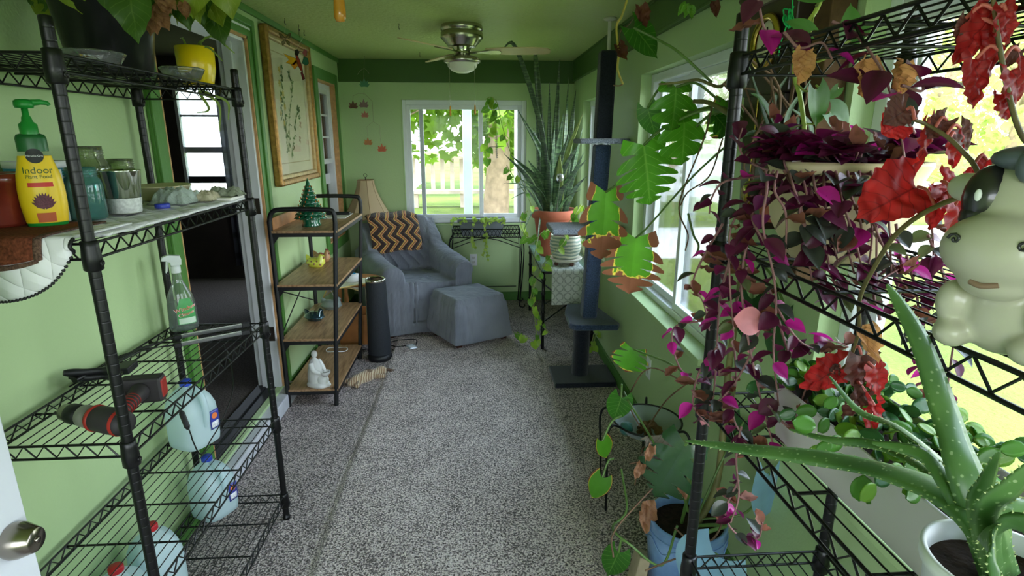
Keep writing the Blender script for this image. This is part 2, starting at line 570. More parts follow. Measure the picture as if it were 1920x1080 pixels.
# casing round the doorway
y0, y1, z0, z1 = DOOR_L
mb = MB()
for a, b, c, d in ((y1, y1 + .09, .1, z1 + .09), (y0 - .09, y0, .1, z1 + .09), (y0, y1, z1, z1 + .09)):
    mb.box((XL, a, c), (XL + .016, b, d))
for a, b, c, d in ((y1 + .05, y1 + .09, .1, z1 + .09), (y0 - .09, y0 - .05, .1, z1 + .09), (y0 - .05, y1 + .05, z1 + .055, z1 + .09)):
    mb.box((XL + .016, a, c), (XL + .026, b, d))
struct(mb.build('trim_4', m_trim, bevel=.003))
mb = MB(); mb.box((XL + .0161, y0, z1 + .034), (XL + .019, y1 + .035, z1 + .044)); struct(mb.build('trim_5', m_white))
mb = MB()
mb.box((XL - .001, y1 - .014, .1), (XL + .012, y1, z1)); mb.box((XL - .001, y0, .1), (XL + .012, y0 + .014, z1)); mb.box((XL - .001, y0, z1 - .014), (XL + .012, y1, z1))
struct(mb.build('trim_6', m_raw))
door = MB()
for a, b in ((y1 - .03, y1 - .001), (y0 + .001, y0 + .03)): door.box((XL - .14, a, .1), (XL - .002, b, z1))
door.box((XL - .14, y0, z1 - .03), (XL - .002, y1, z1 - .001))
for a, b in ((y1 - .048, y1 - .03), (y0 + .03, y0 + .048)): door.box((XL - .11, a, .1), (XL - .06, b, z1 - .03))
d1 = struct(door.build('door_1', m_white, bevel=.003))
for zz in (1.22, .45):
    mb = MB(); mb.box((XL - .045, y1 - .034, zz - .045), (XL - .008, y1 - .029, zz + .045)); mb.tube([(XL - .05, y1 - .034, zz - .045), (XL - .05, y1 - .034, zz + .045)], .006, 8)
    mb.build('hinge', mat('bronze_hinge', (70, 62, 54), .4, .6), d1)
# doorway sill: white wooden step with a black threshold
mb = MB(); mb.box((XL - .1, y0 - .09, .0), (XL + .06, y1 + .10, .085)); struct(mb.build('trim_7', mat('worn_white_paint', (205, 205, 212), .6, 0, .4, .12, 12), bevel=.006))
mb = MB(); mb.box((XL - .15, y0, .085), (XL - .035, y1, .105)); mb.box((XL - .15, y0, .105), (XL - .09, y1, .115)); struct(mb.build('trim_8', black_rough, bevel=.004))

# ---- windows
def slider_window(name, axis, pos, u0, u1, z0, z1, out, split=.5, fr=.05, sash=(0, 1)):
    """vinyl sliding window: frame, two sashes, panes. axis 'x': on a wall of constant x"""
    def bx(mb, ua, ub, za, zb, d0, d1):
        if axis == 'x': mb.box((pos + d0 * out, ua, za), (pos + d1 * out, ub, zb))
        else: mb.box((ua, pos + d0 * out, za), (ub, pos + d1 * out, zb))
    f = MB()
    bx(f, u0, u0 + fr, z0, z1, 0, .08); bx(f, u1 - fr, u1, z0, z1, 0, .08); bx(f, u0 + fr, u1 - fr, z0, z0 + fr, 0, .08); bx(f, u0 + fr, u1 - fr, z1 - fr, z1, 0, .08)
    w = struct(f.build(name, m_vinyl, bevel=.004))
    mid = u0 + (u1 - u0) * split
    for k, (a, b) in enumerate(((u0 + fr, mid + .02), (mid - .02, u1 - fr))):
        s = MB(); d0, d1 = ((.008, .036) if k == 0 else (.040, .068))
        t = .038
        bx(s, a, a + t, z0 + fr, z1 - fr, d0, d1); bx(s, b - t, b, z0 + fr, z1 - fr, d0, d1); bx(s, a + t, b - t, z0 + fr, z0 + fr + t, d0, d1); bx(s, a + t, b - t, z1 - fr - t, z1 - fr, d0, d1)
        sh = s.build('sash', m_vinyl, w, bevel=.003)
        g = MB(); dm = (d0 + d1) / 2
        bx(g, a + t, b - t, z0 + fr + t, z1 - fr - t, dm, dm + .003)
        g.build('pane', m_glass, sh)
    return w
a, b, c, d = WIN_F
w1 = slider_window('window_1', 'y', YF + .03, a, b, c, d, 1, .63, .045)
mb = MB(); mb.box((a + .16, YF + .055, c + .045), (a + .2, YF + .075, d - .045)); mb.build('mullion', m_vinyl, w1, bevel=.003)
mb = MB(); mb.box((a - .02, YF - .012, c - .022), (b + .02, YF + .04, c)); mb.box((a, YF, c), (a + .012, YF + .035, d)); struct(mb.build('trim_9', m_wall, bevel=.004))
for i, (a, b, c, d) in enumerate(WIN_R[:3]):
    slider_window('window_%d' % (i + 2), 'x', XR + .06, a, b, c, d, 1, .5, .045)
slider_window('window_5', 'x', XR + .06, *WIN_R[3][:2], *WIN_R[3][2:], 1, .5, .045)
for i, (a, b, c, d) in enumerate(WIN_R[1:3]):
    mb = MB(); mb.box((XR - .03, a - .0, c - .018), (XR + .06, b, c + .012)); struct(mb.build('trim_%d' % (10 + i), m_wall, bevel=.003))
# interior double-hung window of the house wall
y0, y1, z0, z1 = WIN_L
mb = MB()
for a, b, c, d in ((y1, y1 + .085, z0 - .085, z1 + .085), (y0 - .085, y0, z0 - .085, z1 + .085), (y0, y1, z1, z1 + .085), (y0, y1, z0 - .085, z0)):
    mb.box((XL, a, c), (XL + .018, b, d))
struct(mb.build('trim_12', m_trim, bevel=.003))
mb = MB()
for a, b in ((y0, y0 + .012), (y1 - .012, y1)): mb.box((XL - .05, a, z0), (XL + .012, b, z1))
mb.box((XL - .05, y0, z1 - .012), (XL + .012, y1, z1)); mb.box((XL - .05, y0, z0), (XL + .012, y1, z0 + .012))
struct(mb.build('trim_13', m_raw))
f = MB()
for a, b in ((y0 + .012, y0 + .045), (y1 - .045, y1 - .012)): f.box((XL - .1, a, z0 + .012), (XL - .03, b, z1 - .012))
f.box((XL - .1, y0 + .045, z1 - .05), (XL - .03, y1 - .045, z1 - .012)); f.box((XL - .1, y0 + .045, z0 + .012), (XL - .03, y1 - .045, z0 + .04))
w6 = struct(f.build('window_6', m_white, bevel=.003))
zm = 1.42
s = MB()
s.box((XL - .075, y0 + .045, zm - .04), (XL - .045, y1 - .045, zm)); s.box((XL - .075, y0 + .045, z1 - .09), (XL - .045, y1 - .045, z1 - .05))
for yy in (y0 + .045, y1 - .075): s.box((XL - .075, yy, zm), (XL - .045, yy + .03, z1 - .09))
ym = (y0 + y1) / 2
s.box((XL - .068, ym - .008, zm), (XL - .052, ym + .008, z1 - .09))
for k in (1, 2): s.box((XL - .067, y0 + .07, zm + k * .18 - .008), (XL - .053, y1 - .07, zm + k * .18 + .008))
so = s.build('sash', m_white, w6)
g = MB(); g.box((XL - .062, y0 + .07, zm), (XL - .059, y1 - .07, z1 - .09)); g.build('pane', m_glass, so)
s = MB(); s.box((XL - .1, y0 + .045, 1.20), (XL - .078, y1 - .045, 1.29)); s.build('sash_rail', m_white, w6, bevel=.003)

# ---- the dim room beyond the doorway
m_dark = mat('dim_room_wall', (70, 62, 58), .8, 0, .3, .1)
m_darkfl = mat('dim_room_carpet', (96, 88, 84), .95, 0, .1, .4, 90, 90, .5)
IX0, IY0, IY1 = -5.0, 1.2, 6.2
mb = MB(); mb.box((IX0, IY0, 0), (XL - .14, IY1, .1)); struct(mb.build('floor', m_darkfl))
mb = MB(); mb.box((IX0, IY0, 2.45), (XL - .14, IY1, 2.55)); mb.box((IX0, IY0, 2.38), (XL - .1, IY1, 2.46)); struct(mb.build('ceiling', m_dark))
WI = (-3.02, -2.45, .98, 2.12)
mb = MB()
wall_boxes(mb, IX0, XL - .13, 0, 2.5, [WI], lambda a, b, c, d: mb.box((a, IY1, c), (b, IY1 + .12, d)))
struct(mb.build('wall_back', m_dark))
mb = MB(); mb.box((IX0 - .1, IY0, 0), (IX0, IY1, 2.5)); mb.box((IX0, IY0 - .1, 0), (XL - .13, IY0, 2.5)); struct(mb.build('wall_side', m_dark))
m_wdark = mat('dark_window_bar', (48, 48, 50), .5, 0, .5, 0)
f = MB(); a, b, c, d = WI
f.box((a, IY1, c), (a + .03, IY1 + .06, d)); f.box((b - .03, IY1, c), (b, IY1 + .06, d)); f.box((a, IY1, d - .03), (b, IY1 + .06, d)); f.box((a, IY1, c), (b, IY1 + .06, c + .02))
w7 = struct(f.build('window_7', m_white))
s = MB(); s.box((a, IY1 + .02, 1.80), (b, IY1 + .05, 1.82)); s.box((a, IY1 + .02, 1.13), (b, IY1 + .05, 1.2)); s.build('screen_bar', m_wdark, w7)
s = MB(); s.box((a, IY1 + .01, 1.44), (b, IY1 + .05, 1.50)); s.build('meeting_rail', m_white, w7)
s = MB(); s.box((a + .03, IY1 + .03, c + .02), (b - .03, IY1 + .033, d - .03)); s.build('pane', m_glass, w7)
# plaid curtain
t = NT('plaid_fabric')
u, v = t.uv()
def bands(x, k, at, w): return t.ramp(t.math('PINGPONG', t.math('MULTIPLY', x, k), .5), [(at, (0, 0, 0, 1)), (at + w, (1, 1, 1, 1))])
p1 = bands(u, 5, .3, .04); p2 = bands(v, 9, .34, .04); p3 = bands(v, 9, .02, .02)
col = t.mix(p2, lin((92, 96, 108)), lin((16, 16, 20)))
col = t.mix(t.math('MULTIPLY', p1, .6), col, lin((50, 52, 62)))
m_plaid = t.done(t.mixs(.25, t.bsdf(col, .9), t.node('BsdfTranslucent').outputs[0]))
mb = MB(); mb.grid(lambda u, v: V((-2.58 + u * .55, IY1 - .06 + .025 * math.sin(u * 34), .25 + v * 2.0)), 40, 12)
solo(mb.build('curtain', m_plaid, origin=(-2.3, IY1 - .06, .25), solid=.004), 'dark grey plaid curtain hanging beside the window of the dim room', 'curtain')

# ---- runner of the same carpet laid down the middle
def edge(u, v):
    x = -.665 + 1.165 * u + .006 * math.sin(v * 21) * (1 if u > .5 else -1)
    return V((x, -1.5 + v * 5.9, .020 if 0 < u < 1 else .003))
mb = MB()
mb.grid(lambda u, v: edge(u, v) if .02 < u < .98 else V((-.665 + 1.165 * u + .006 * math.sin(v * 21) * (1 if u > .5 else -1), -1.5 + v * 5.9, .002)), 60, 120)
solo(mb.build('carpet_runner', m_carpet2, origin=(-.08, 1.4, 0)), 'speckled beige and black carpet strip running down the middle of the floor', 'carpet')

# ---- white door at the near left, with a knob
m_door = mat('white_door_paint', (222, 224, 232), .4, 0, .5, .02)
mb = MB(); mb.box((-.955, .18, .012), (-.915, 1.045, 2.03))
d2 = struct(mb.build('door_2', m_door, bevel=.003))
K = V((-.915, 1.0, .835))
R = Matrix.Rotation(PI / 2, 3, 'Y')
mb = MB(); mb.lathe([(.034, 0), (.036, .008), (.035, .018), (.024, .046), (.022, .048), (0, .048)], K, 32, 0, R); mb.lathe([(.006, .0482), (.006, .051), (0, .051)], K, 16, 0, R)
mb.build('door_knob', mat('satin_nickel', (150, 142, 132), .22, 1, .5, .05), d2)
# ------------------------------------------------------------------ outdoors
t = NT('lawn')
co = t.geo()
col = t.ramp(t.math('ADD', t.noise(co, .5, 4), t.math('MULTIPLY', t.noise(co, 25, 2), .25)), [(.45, (82, 100, 44)), (.8, (112, 122, 60))])
m_lawn = t.done(t.bsdf(col, .95, 0, .1, t.bump(t.noise(co, 30, 2), .6, .05)))
m_conc = mat('pale_concrete', (205, 200, 192), .9, 0, .2, .06, 2)
m_barkt = mat('tree_bark', (150, 128, 104), .9, 0, .2, .3, 5, 20, .8)
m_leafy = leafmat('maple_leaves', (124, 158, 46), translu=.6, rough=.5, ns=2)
m_side = mat('white_siding', (225, 224, 226), .6, 0, .4, .03)
m_fence = mat('weathered_deck_wood', (190, 172, 158), .8, 0, .3, .15, 4)
mb = MB(); mb.grid(lambda u, v: V((-60 + 150 * u, -40 + 120 * v, -.35)), 10, 10); struct(mb.build('lawn', m_lawn))
mb = MB(); mb.box((7.5, -40, -.36), (9.2, 80, -.335)); struct(mb.build('sidewalk', m_conc))
mb = MB(); mb.box((13, -40, -.36), (21, 80, -.33)); struct(mb.build('street', mat('pale_asphalt', (186, 184, 180), .9, 0, .2, .05, 2)))
mb = MB(); mb.box((1.6, 9.0, -.36), (14, 12.2, -.337)); struct(mb.build('driveway', m_conc))
# neighbour's house
hs = thing('neighbour_house', 'white clapboard house standing across the lawn beyond the far window', 'house', (-7, 21, -.35))
mb = MB()
for k in range(22): mb.hexa([(-14, 19 , -.35 + k * .2), (-2.3, 19, -.35 + k * .2), (-2.3, 26, -.35 + k * .2), (-14, 26, -.35 + k * .2)], [(-14.0, 19.03, -.15 + k * .2), (-2.33, 19.03, -.15 + k * .2), (-2.33, 26, -.15 + k * .2), (-14, 26, -.15 + k * .2)])
mb.build('wall', m_side, hs)
mb = MB(); mb.poly([(-14.6, 18.6, 4.0), (-1.8, 18.6, 4.0), (-1.8, 22.5, 6.4), (-14.6, 22.5, 6.4)], (0, 0, .15)); mb.build('roof', mat('grey_shingle', (120, 118, 116), .9), hs)
# wooden deck bench and its rail
dk = thing('deck_bench', 'weathered wooden bench with slatted railing standing behind the lawn', 'bench', (-1.2, 16.4, -.35))
for k in range(9):
    x = -2.1 + k * .28
    mb = MB(); mb.box((x, 16.9, .0), (x + .12, 16.95, 1.0)); mb.build('slat', m_fence, dk)
mb = MB(); mb.box((-2.3, 16.8, 1.0), (.5, 17.0, 1.08)); mb.build('rail', m_fence, dk)
mb = MB(); mb.box((-2.0, 16.2, .05), (1.5, 16.6, .14)); mb.build('seat', m_fence, dk)
for x in (-1.8, -.4, 1.2): mb = MB(); mb.box((x, 16.3, -.35), (x + .2, 16.5, .05)); mb.build('leg', m_fence, dk)
fn = thing('picket_fence', 'low white picket fence running right from the deck bench', 'fence', (3.5, 17, -.35))
for k in range(16):
    x = 1.4 + k * .36
    mb = MB(); mb.box((x, 17, -.3), (x + .16, 17.04, .75)); mb.build('picket', m_side, fn)
mb = MB(); mb.box((1.3, 17.04, .45), (7.2, 17.08, .55)); mb.box((1.3, 17.04, -.1), (7.2, 17.08, 0)); mb.build('rail', m_side, fn)
# porch post just outside the far window
mb = MB(); mb.box((-.12, 6.5, -.35), (-.02, 6.6, 2.9)); mb.box((-.14, 6.48, -.35), (0, 6.62, -.1))
solo(mb.build('porch_post', mat('pale_post_paint', (190, 205, 208), .5), origin=(-.07, 6.55, -.35), bevel=.01), 'pale post standing just outside the far window, left of centre', 'post')
mb = MB(); mb.box((.52, 7.3, -.35), (.70, 7.4, 2.9)); mb.box((.49, 7.27, -.35), (.73, 7.43, -.15))
solo(mb.build('porch_post', m_side, origin=(.6, 7.35, -.35), bevel=.01), 'white post outside the right part of the far window', 'post')

def tree(x, y, h, r, trunk, label, seed, n=1500, base=2.2, mt=None):
    rnd = random.Random(seed)
    T = thing('maple_tree', label, 'tree', (x, y, -.35))
    mb = MB()
    mb.tube(curve([(x, y, -.4), (x + .1, y, h * .3), (x - .05, y + .1, h * .7)], 4), [trunk * (1 - .07 * i) for i in range(9)], 12)
    for k in range(6):
        a = rnd.uniform(0, 6.28); z = h * rnd.uniform(.25, .5)
        mb.tube(curve([(x, y, z), (x + math.cos(a) * r * .4, y + math.sin(a) * r * .4, z + r * .3), (x + math.cos(a) * r * .8, y + math.sin(a) * r * .8, z + r * .5)], 3), [trunk * .35, trunk * .3, trunk * .25, trunk * .2, trunk * .15, trunk * .1, trunk * .05], 6)
    mb.build('trunk', m_barkt, T)
    mb = MB()
    blobs = []
    for k in range(16):
        a = rnd.uniform(0, 6.28); q = rnd.uniform(.2, .85) * r
        blobs.append((V((x + q * math.cos(a), y + q * math.sin(a), base + .9 + (h - base) * rnd.random() ** 1.6)), r * rnd.uniform(.28, .42)))
    for k in range(n):
        c, br = rnd.choice(blobs)
        d = V((rnd.gauss(0, 1), rnd.gauss(0, 1), rnd.gauss(0, .7))).normalized()
        p = c + d * br * rnd.uniform(.75, 1.05)
        M = frame((rnd.gauss(0, 1), rnd.gauss(0, 1), rnd.gauss(-.4, .6)), d, p, rnd.uniform(.2, .38))
        mb.add([M @ V(q) for q in ((0, 0, 0), (.35, .25, .05), (.28, .5, 0), (.5, .75, .02), (.12, .72, 0), (0, 1.1, .03), (-.12, .72, 0), (-.5, .75, .02), (-.28, .5, 0), (-.35, .25, .05))], [(0, 1, 2, 3, 4, 5, 6, 7, 8, 9)], 0, False, [(.5, .5)] * 10)
    mb.build('crown', mt or m_leafy, T)
    return T
m_pale = leafmat('washed_out_street_leaves', (170, 190, 96), translu=.6, rough=.5, ns=2)  # paler copy of the maple leaves; overexposed daylight put into the colour
def at(px, x=None, y=None):
    p = W(px, 258, x=x, y=y); return p.x, p.y
tree(.5, 13.6, 6, 3.3, .33, 'big maple tree on the lawn seen through the far window', 1, 5200, .7)
tree(-2.4, 12.6, 5, 1.7, .2, 'leafy tree left of the deck bench through the far window', 2, 2600, .9)
tree(5.5, 25, 8, 4.5, .3, 'leafy tree far behind the picket fence', 3, 1800, .5)
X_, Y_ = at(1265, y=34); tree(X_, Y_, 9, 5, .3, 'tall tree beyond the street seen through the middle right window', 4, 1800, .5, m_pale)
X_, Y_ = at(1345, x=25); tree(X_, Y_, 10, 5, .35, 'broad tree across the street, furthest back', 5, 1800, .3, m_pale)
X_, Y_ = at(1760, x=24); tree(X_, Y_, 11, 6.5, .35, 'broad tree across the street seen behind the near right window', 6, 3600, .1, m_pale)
X_, Y_ = at(1900, x=16); tree(X_, Y_, 9, 4.5, .25, 'leafy tree, daylight glare painted in, across the street outside the near right window', 7, 3000, .6, m_pale)
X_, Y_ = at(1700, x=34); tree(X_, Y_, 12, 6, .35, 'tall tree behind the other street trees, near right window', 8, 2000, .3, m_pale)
# parked car
cr = thing('parked_car', 'grey car parked on the street beyond the middle right window', 'car', (13.6, 21.5, -.33))
mb = MB()
def carb(pts, y0, y1):
    mb.poly([(13.6 + p[0] , y0, p[1] - .33) for p in pts], (0, y1 - y0, 0))
mb2 = [(-2.2, .35), (2.2, .35), (2.2, .85), (1.3, .98), (.7, 1.42), (-1.0, 1.45), (-1.7, 1.0), (-2.2, .9)]
carb(mb2, 20.7, 22.4); mb.build('body', mat('grey_car_paint', (96, 100, 108), .3, .4), cr, bevel=.06)
for x in (-1.35, 1.4):
    for y in (20.68, 22.3):
        mb = MB(); mb.tube([(13.6 + x, y, 0), (13.6 + x, y + .14, 0)], .33, 18); mb.build('wheel', black_rough, cr)
mb = MB(); mb.poly([(13.6 + a, 20.69, b - .33) for a, b in ((-.9, 1.0), (1.0, 1.0), (.6, 1.34), (-.8, 1.36))], (0, -.01, 0)); mb.build('side_window', black, cr)
# ------------------------------------------------------------------ wire shelving
def shelving(name, label, x0, x1, y0, y1, levels, H, aisle):
    """four grooved posts and open wire shelves; aisle = x of the side facing the room"""
    T = thing(name, label, 'shelf', ((x0 + x1) / 2, (y0 + y1) / 2, 0), None)
    R = .0127
    for x in (x0, x1):
        for y in (y0, y1):
            mb = MB()
            pr = [(0, .0), (.016, 0), (.016, .012), (R, .014)]
            z = .03
            while z < H - .02:
                pr += [(R, z - .0022), (R, z - .001), (R - .0007, z), (R, z + .001), (R, z + .0022)]
                z += .0254
            pr += [(R, H - .003), (R - .002, H), (0, H)]
            mb.lathe(pr, (x, y, 0), 16)
            mb.build('post', black, T)
    for z in levels:
        s = MB()
        w = .0032
        zb = z - .036
        for x, sg in ((x0, 1), (x1, -1)):
            for zz in (z - .002, zb): s.tube([(x, y0 + .012, zz), (x, y1 - .012, zz)], w, 6)
            n = 30; L = y1 - y0 - .06
            s.tube([(x + sg * .002, y0 + .03 + L * i / n, (z - .004) if i % 2 else (zb + .002)) for i in range(n + 1)], .0024, 5, smooth=False)
        for y, sg in ((y0, 1), (y1, -1)):
            for zz in (z - .002, zb): s.tube([(x0 + .012, y, zz), (x1 - .012, y, zz)], w, 6)
            n = 12; L = x1 - x0 - .06
            s.tube([(x0 + .03 + L * i / n, y + sg * .002, (z - .004) if i % 2 else (zb + .002)) for i in range(n + 1)], .0024, 5, smooth=False)
        for k in range(1, 5):
            y = y0 + (y1 - y0) * k / 5
            s.tube([(x0, y, z - .008), (x1, y, z - .008)], .0032, 6)
        m = int((x1 - x0) / .027)
        for k in range(1, m):
            x = x0 + (x1 - x0) * k / m
            s.tube([(x, y0 + .004, z - .002), (x, y1 - .004, z - .002)], .0016, 5)
        sh = s.build('wire_shelf', black, T)
        for x in (x0, x1):
            for y in (y0, y1):
                c = MB()
                c.lathe([(.0145, z - .062), (.0195, z - .058), (.0195, z - .03), (.0175, z - .01), (.0175, z + .004), (.0145, z + .006)], (x, y, 0), 16)
                c.lathe([(.007, 0), (.007, .002), (.0045, .002), (.0045, .0005), (0, .0005)], (x + (.0192 if x < aisle - .01 or aisle > 0 and x == x1 else .0192), y, z - .044), 12, 0, Matrix.Rotation(PI / 2, 3, 'Y'))
                c.build('collar', black, sh)
    return T
LX0, LX1, LY0, LY1 = -1.175, -.835, 1.262, 2.165
LZ = [1.764, 1.377, .893, .478, .118]
shelving('wire_shelving_unit', 'black five-tier wire shelving unit against the left wall by the doorway', LX0, LX1, LY0, LY1, LZ, 1.83, LX1)
RX0, RX1, RY0, RY1 = .518, .86, .235, 1.14
RZ = [1.755, 1.385, 1.04, .60, .118]
shelving('wire_shelving_unit', 'black wire shelving unit on the right crowded with plants in front of the windows', RX0, RX1, RY0, RY1, RZ, 1.83, RX0)
# ------------------------------------------------------------------ things on the left shelving unit
Z1, Z2, Z3, Z4, Z5 = LZ
# -- top shelf: black pot with a leafy plant
pc = V((-.985, 1.72, Z1))
T = thing('potted_coleus', 'leafy yellow-green plant in a big black plastic pot on the top wire shelf', 'potted plant', pc)
mb = MB(); mb.lathe([(.0, .002), (.092, .002), (.095, .006), (.128, .225), (.134, .228), (.136, .25), (.128, .25), (.124, .22)], pc, 40, cap=False)
mb.build('pot', mat('glossy_black_plastic', (12, 12, 14), .28, 0, .5, .1, 8), T)
mb = MB(); mb.disc(pc + V((0, 0, .222)), .125, 30); mb.build('potting_soil', soil, T)
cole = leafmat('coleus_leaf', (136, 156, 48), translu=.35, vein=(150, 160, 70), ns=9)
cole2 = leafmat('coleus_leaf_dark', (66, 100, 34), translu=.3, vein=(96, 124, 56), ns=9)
rnd = random.Random(5)
st = MB()
lf = [MB(), MB(), MB()]
for k in range(80):
    a = rnd.uniform(0, 2 * PI); q = rnd.uniform(.05, .2)
    p = pc + V((math.cos(a) * q, math.sin(a) * q * .9, .26 + rnd.uniform(.0, .22) * (1 - q * 2)))
    d = V((math.cos(a), math.sin(a), rnd.uniform(-1.3, -.1)))
    if abs(p.x + .075 * math.cos(a) - XL) < .10 and p.x < -1.08: p.x = -1.07; d = V((-.1, math.sin(a), -.7))
    M = frame(d, V((math.cos(a) * .5, math.sin(a) * .5, 1)), p, rnd.uniform(.085, .14))
    leaf(lf[0 if rnd.random() < .62 else 1], M, prof_heart, 0, rnd.uniform(.8, 1.05), .12, .3, .09, .15, seed=k, serr=.05)
    if k % 3 == 0: st.tube(curve([pc + V((rnd.uniform(-.05, .05), rnd.uniform(-.05, .05), .2)), pc + V((math.cos(a) * q * .5, math.sin(a) * q * .5, .33)), p], 3), .0028, 6)
for (px, py, dx, y) in [(q_, rnd.uniform(-12, 26), rnd.uniform(-.35, .35), rnd.uniform(1.6, 1.95)) for q_ in range(70, 430, 13)] + [(185, 40, 0, 1.72), (118, 8, .2, 1.72), (255, 40, 0, 1.55), (300, 10, .1, 1.62), (395, 20, .3, 1.85), (345, 20, .1, 1.75), (60, -2, -.3, 1.75), (150, 20, 0, 1.7), (210, -8, 0, 1.6), (405, 55, .2, 1.95)]:
    p = W(px, py, y=y) + V((0, 0, .07)); p.x = max(p.x, XL + .075)
    leaf(lf[0 if px % 3 else 1], frame((dx, -.25, -1), (0, -1, .3), p, .12), prof_heart, 0, 1, .12, .2, .08, .15, seed=px, serr=.05)
    st.tube(curve([pc + V((0, 0, .22)), (pc + p) * .5 + V((0, 0, .2)), p], 4), .0025, 6)
for (px, py, s, dx) in ((285, 42, .07, .1), (300, 15, .06, .4), (172, 55, .05, -.3), (180, 50, .045, .5), (345, 35, .04, .2), (228, 2, .05, -.4)):
    p = W(px, py - 14, y=1.6 if px > 200 else 1.68) + V((0, 0, .02))
    for j in range(3): leaf(lf[2], frame((dx + .3 * j - .3, .1, -1), (rnd.uniform(-1, 1), -1, .2), p, s), prof_heart, 0, .8, .5, -.4, .3, .1, seed=px + j)
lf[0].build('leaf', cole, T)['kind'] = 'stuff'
lf[1].build('dark_leaf', cole2, T)['kind'] = 'stuff'  # darker leaves mixed in at random
lf[2].build('dried_leaf', dry, T)['kind'] = 'stuff'
st.build('stem', stem_g, T)

# -- yellow pot with a spider plant
yc = V((-.9, 2.03, Z1))
T = thing('spider_plant', 'small spider plant in a bright yellow pot on the top wire shelf', 'potted plant', yc)
mb = MB(); mb.lathe([(0, 0), (.043, 0), (.046, .006), (.056, .05), (.058, .116), (.055, .118), (.053, .112), (.052, .1)], yc, 36, cap=False)
mb.build('pot', mat('yellow_glaze', (240, 205, 20), .25, 0, .5, .05), T)
mb = MB(); mb.disc(yc + V((0, 0, .1)), .052, 24); mb.build('potting_soil', soil, T)
spl = leafmat('spider_plant_leaf', (150, 172, 90), translu=.35, stripe=(206, 212, 160))
def arc(p, tip, h, n=8): return curve([p, (V(p) + V(tip)) * .5 + V((0, 0, h)), tip], n // 2)
for k, (px, py, y, h) in enumerate(((338, 72, 1.98, .02), (440, 100, 1.98, .05), (418, 115, 1.95, .03), (383, 95, 2.0, .03), (355, 98, 2.05, .02))):
    p = yc + V((.01 * (k - 2), 0, .1)); tip = W(px, py, y=y)
    mb = MB(); c = arc(p, tip, h); strap(mb, c, [.0035 * (1 - .8 * (i / (len(c) - 1)) ** 2) + .0008 for i in range(len(c))], (0, -1, .3)); mb.build('leaf', spl, T)
# hanging offshoot under the shelf
op = W(372, 172, y=2.0)
sp = thing('spider_plantlet', 'spider plant offshoot dangling below the top shelf under the yellow pot', 'plant', op)
for k, (px, py, mx, my) in enumerate(((368, 212, 392, 205), (412, 247, 410, 195), (428, 225, 425, 190), (395, 178, 385, 172))):
    mb = MB(); c = curve([op, W(mx, my, y=1.97), W(px, py, y=1.95)], 5); strap(mb, c, [.004 * (1 - .85 * (i / (len(c) - 1)) ** 2) + .0006 for i in range(len(c))], (.3, -1, .3)); mb.build('leaf', spl, sp)
mb = MB(); mb.tube([op, op + V((0, .02, .03))], .0022, 6); mb.build('runner', stem_g, sp)

# -- glass dishes beside the pots
clear = glassy('clear_glass', (236, 240, 238), .35, .06)
for k, (x, y, r, lab) in enumerate(((-.93, 1.545, .068, 'clear scalloped glass saucer at the front of the black pot on the top shelf'), (-.875, 1.875, .058, 'round cut glass ashtray between the black pot and the yellow pot'))):
    c = V((x, y, Z1))
    mb = MB(); mb.lathe([(0, .004), (r * .8, .004), (r, .03), (r * 1.04, .034), (r * 1.0, .037), (r * .96, .033), (r * .76, .009), (0, .009)], c, 40, warp=lambda q, v: 1 + .03 * math.sin(q * 16) * (v > .2) * (v < .8))
    solo(mb.build('glass_dish', clear, origin=c), lab, 'dish')

# -- second shelf: quilted mats
t = NT('quilted_cotton')
co = t.geo()
sx = t.node('SeparateXYZ'); t.link(co, sx.inputs[0])
a = t.math('PINGPONG', t.math('MULTIPLY', t.math('ADD', sx.outputs[0], sx.outputs[1]), 30), 1); b = t.math('PINGPONG', t.math('MULTIPLY', t.math('SUBTRACT', sx.outputs[0], t.math('SUBTRACT', sx.outputs[1], sx.outputs[2])), 30), 1)
h = t.math('MULTIPLY', t.math('POWER', a, .4), t.math('POWER', b, .4))
m_quilt = t.done(t.bsdf(lin((232, 232, 234)), .9, 0, .2, t.bump(h, .8, .008), 0, .2))
# long mat on the shelf
mb = MB()
mb.grid(lambda u, v: V((-1.16 + .325 * u, 1.33 + .8 * v, Z2 + .006 + .004 * noise.noise(V((u * 5, v * 12, 0))))), 14, 40)
solo(mb.build('quilted_mat', m_quilt, origin=(-1, 1.7, Z2), solid=.006), 'long white quilted mat spread along the second wire shelf under the jars', 'mat')
# draped mat hanging over the near end, with brown band and scalloped black edging
def drape2(u, v):
    x = XL + .008 + .342 * u
    drop = .135 * (1 - max(0, (u - .45) / .55) ** 2.6 * .8)
    if v < .4: return V((x, 1.47 - .205 * v / .4, Z2 + .013))
    q = (v - .4) / .6
    return V((x, 1.25 - .012 * math.sin(q * PI) - .004 * math.sin(u * 14) * q, Z2 + .012 - drop * q))
T = thing('quilted_placemat', 'white quilted placemat with a brown band draped over the near end of the second shelf', 'placemat', (-1.1, 1.26, Z2))
mb = MB(); mb.grid(drape2, 24, 30); mb.build('cloth', m_quilt, T, solid=.004)
brown = mat('brown_calico', (110, 58, 40), .9, 0, .2, .5, 160)
mb = MB(); mb.grid(lambda u, v: drape2(u * .80, v * .66) + V((0, -.004, .004)), 20, 24); mb.build('brown_panel', brown, T, solid=.003)
mb = MB(); mb.grid(lambda u, v: drape2(u * .80, .66 + v * .05) + V((0, -.005, .003)), 20, 3); mb.grid(lambda u, v: drape2(.78 + u * .05, v * .70) + V((0, -.005, .005)), 3, 20)
mb.build('lace_border', mat('brown_lace', (96, 72, 62), .9, 0, .2, .6, 200), T, solid=.003)
mb = MB()
for k in range(46):
    p = drape2(k / 45, 1); mb.ball(p + V((0, 0, -.002)), .0042, 8)
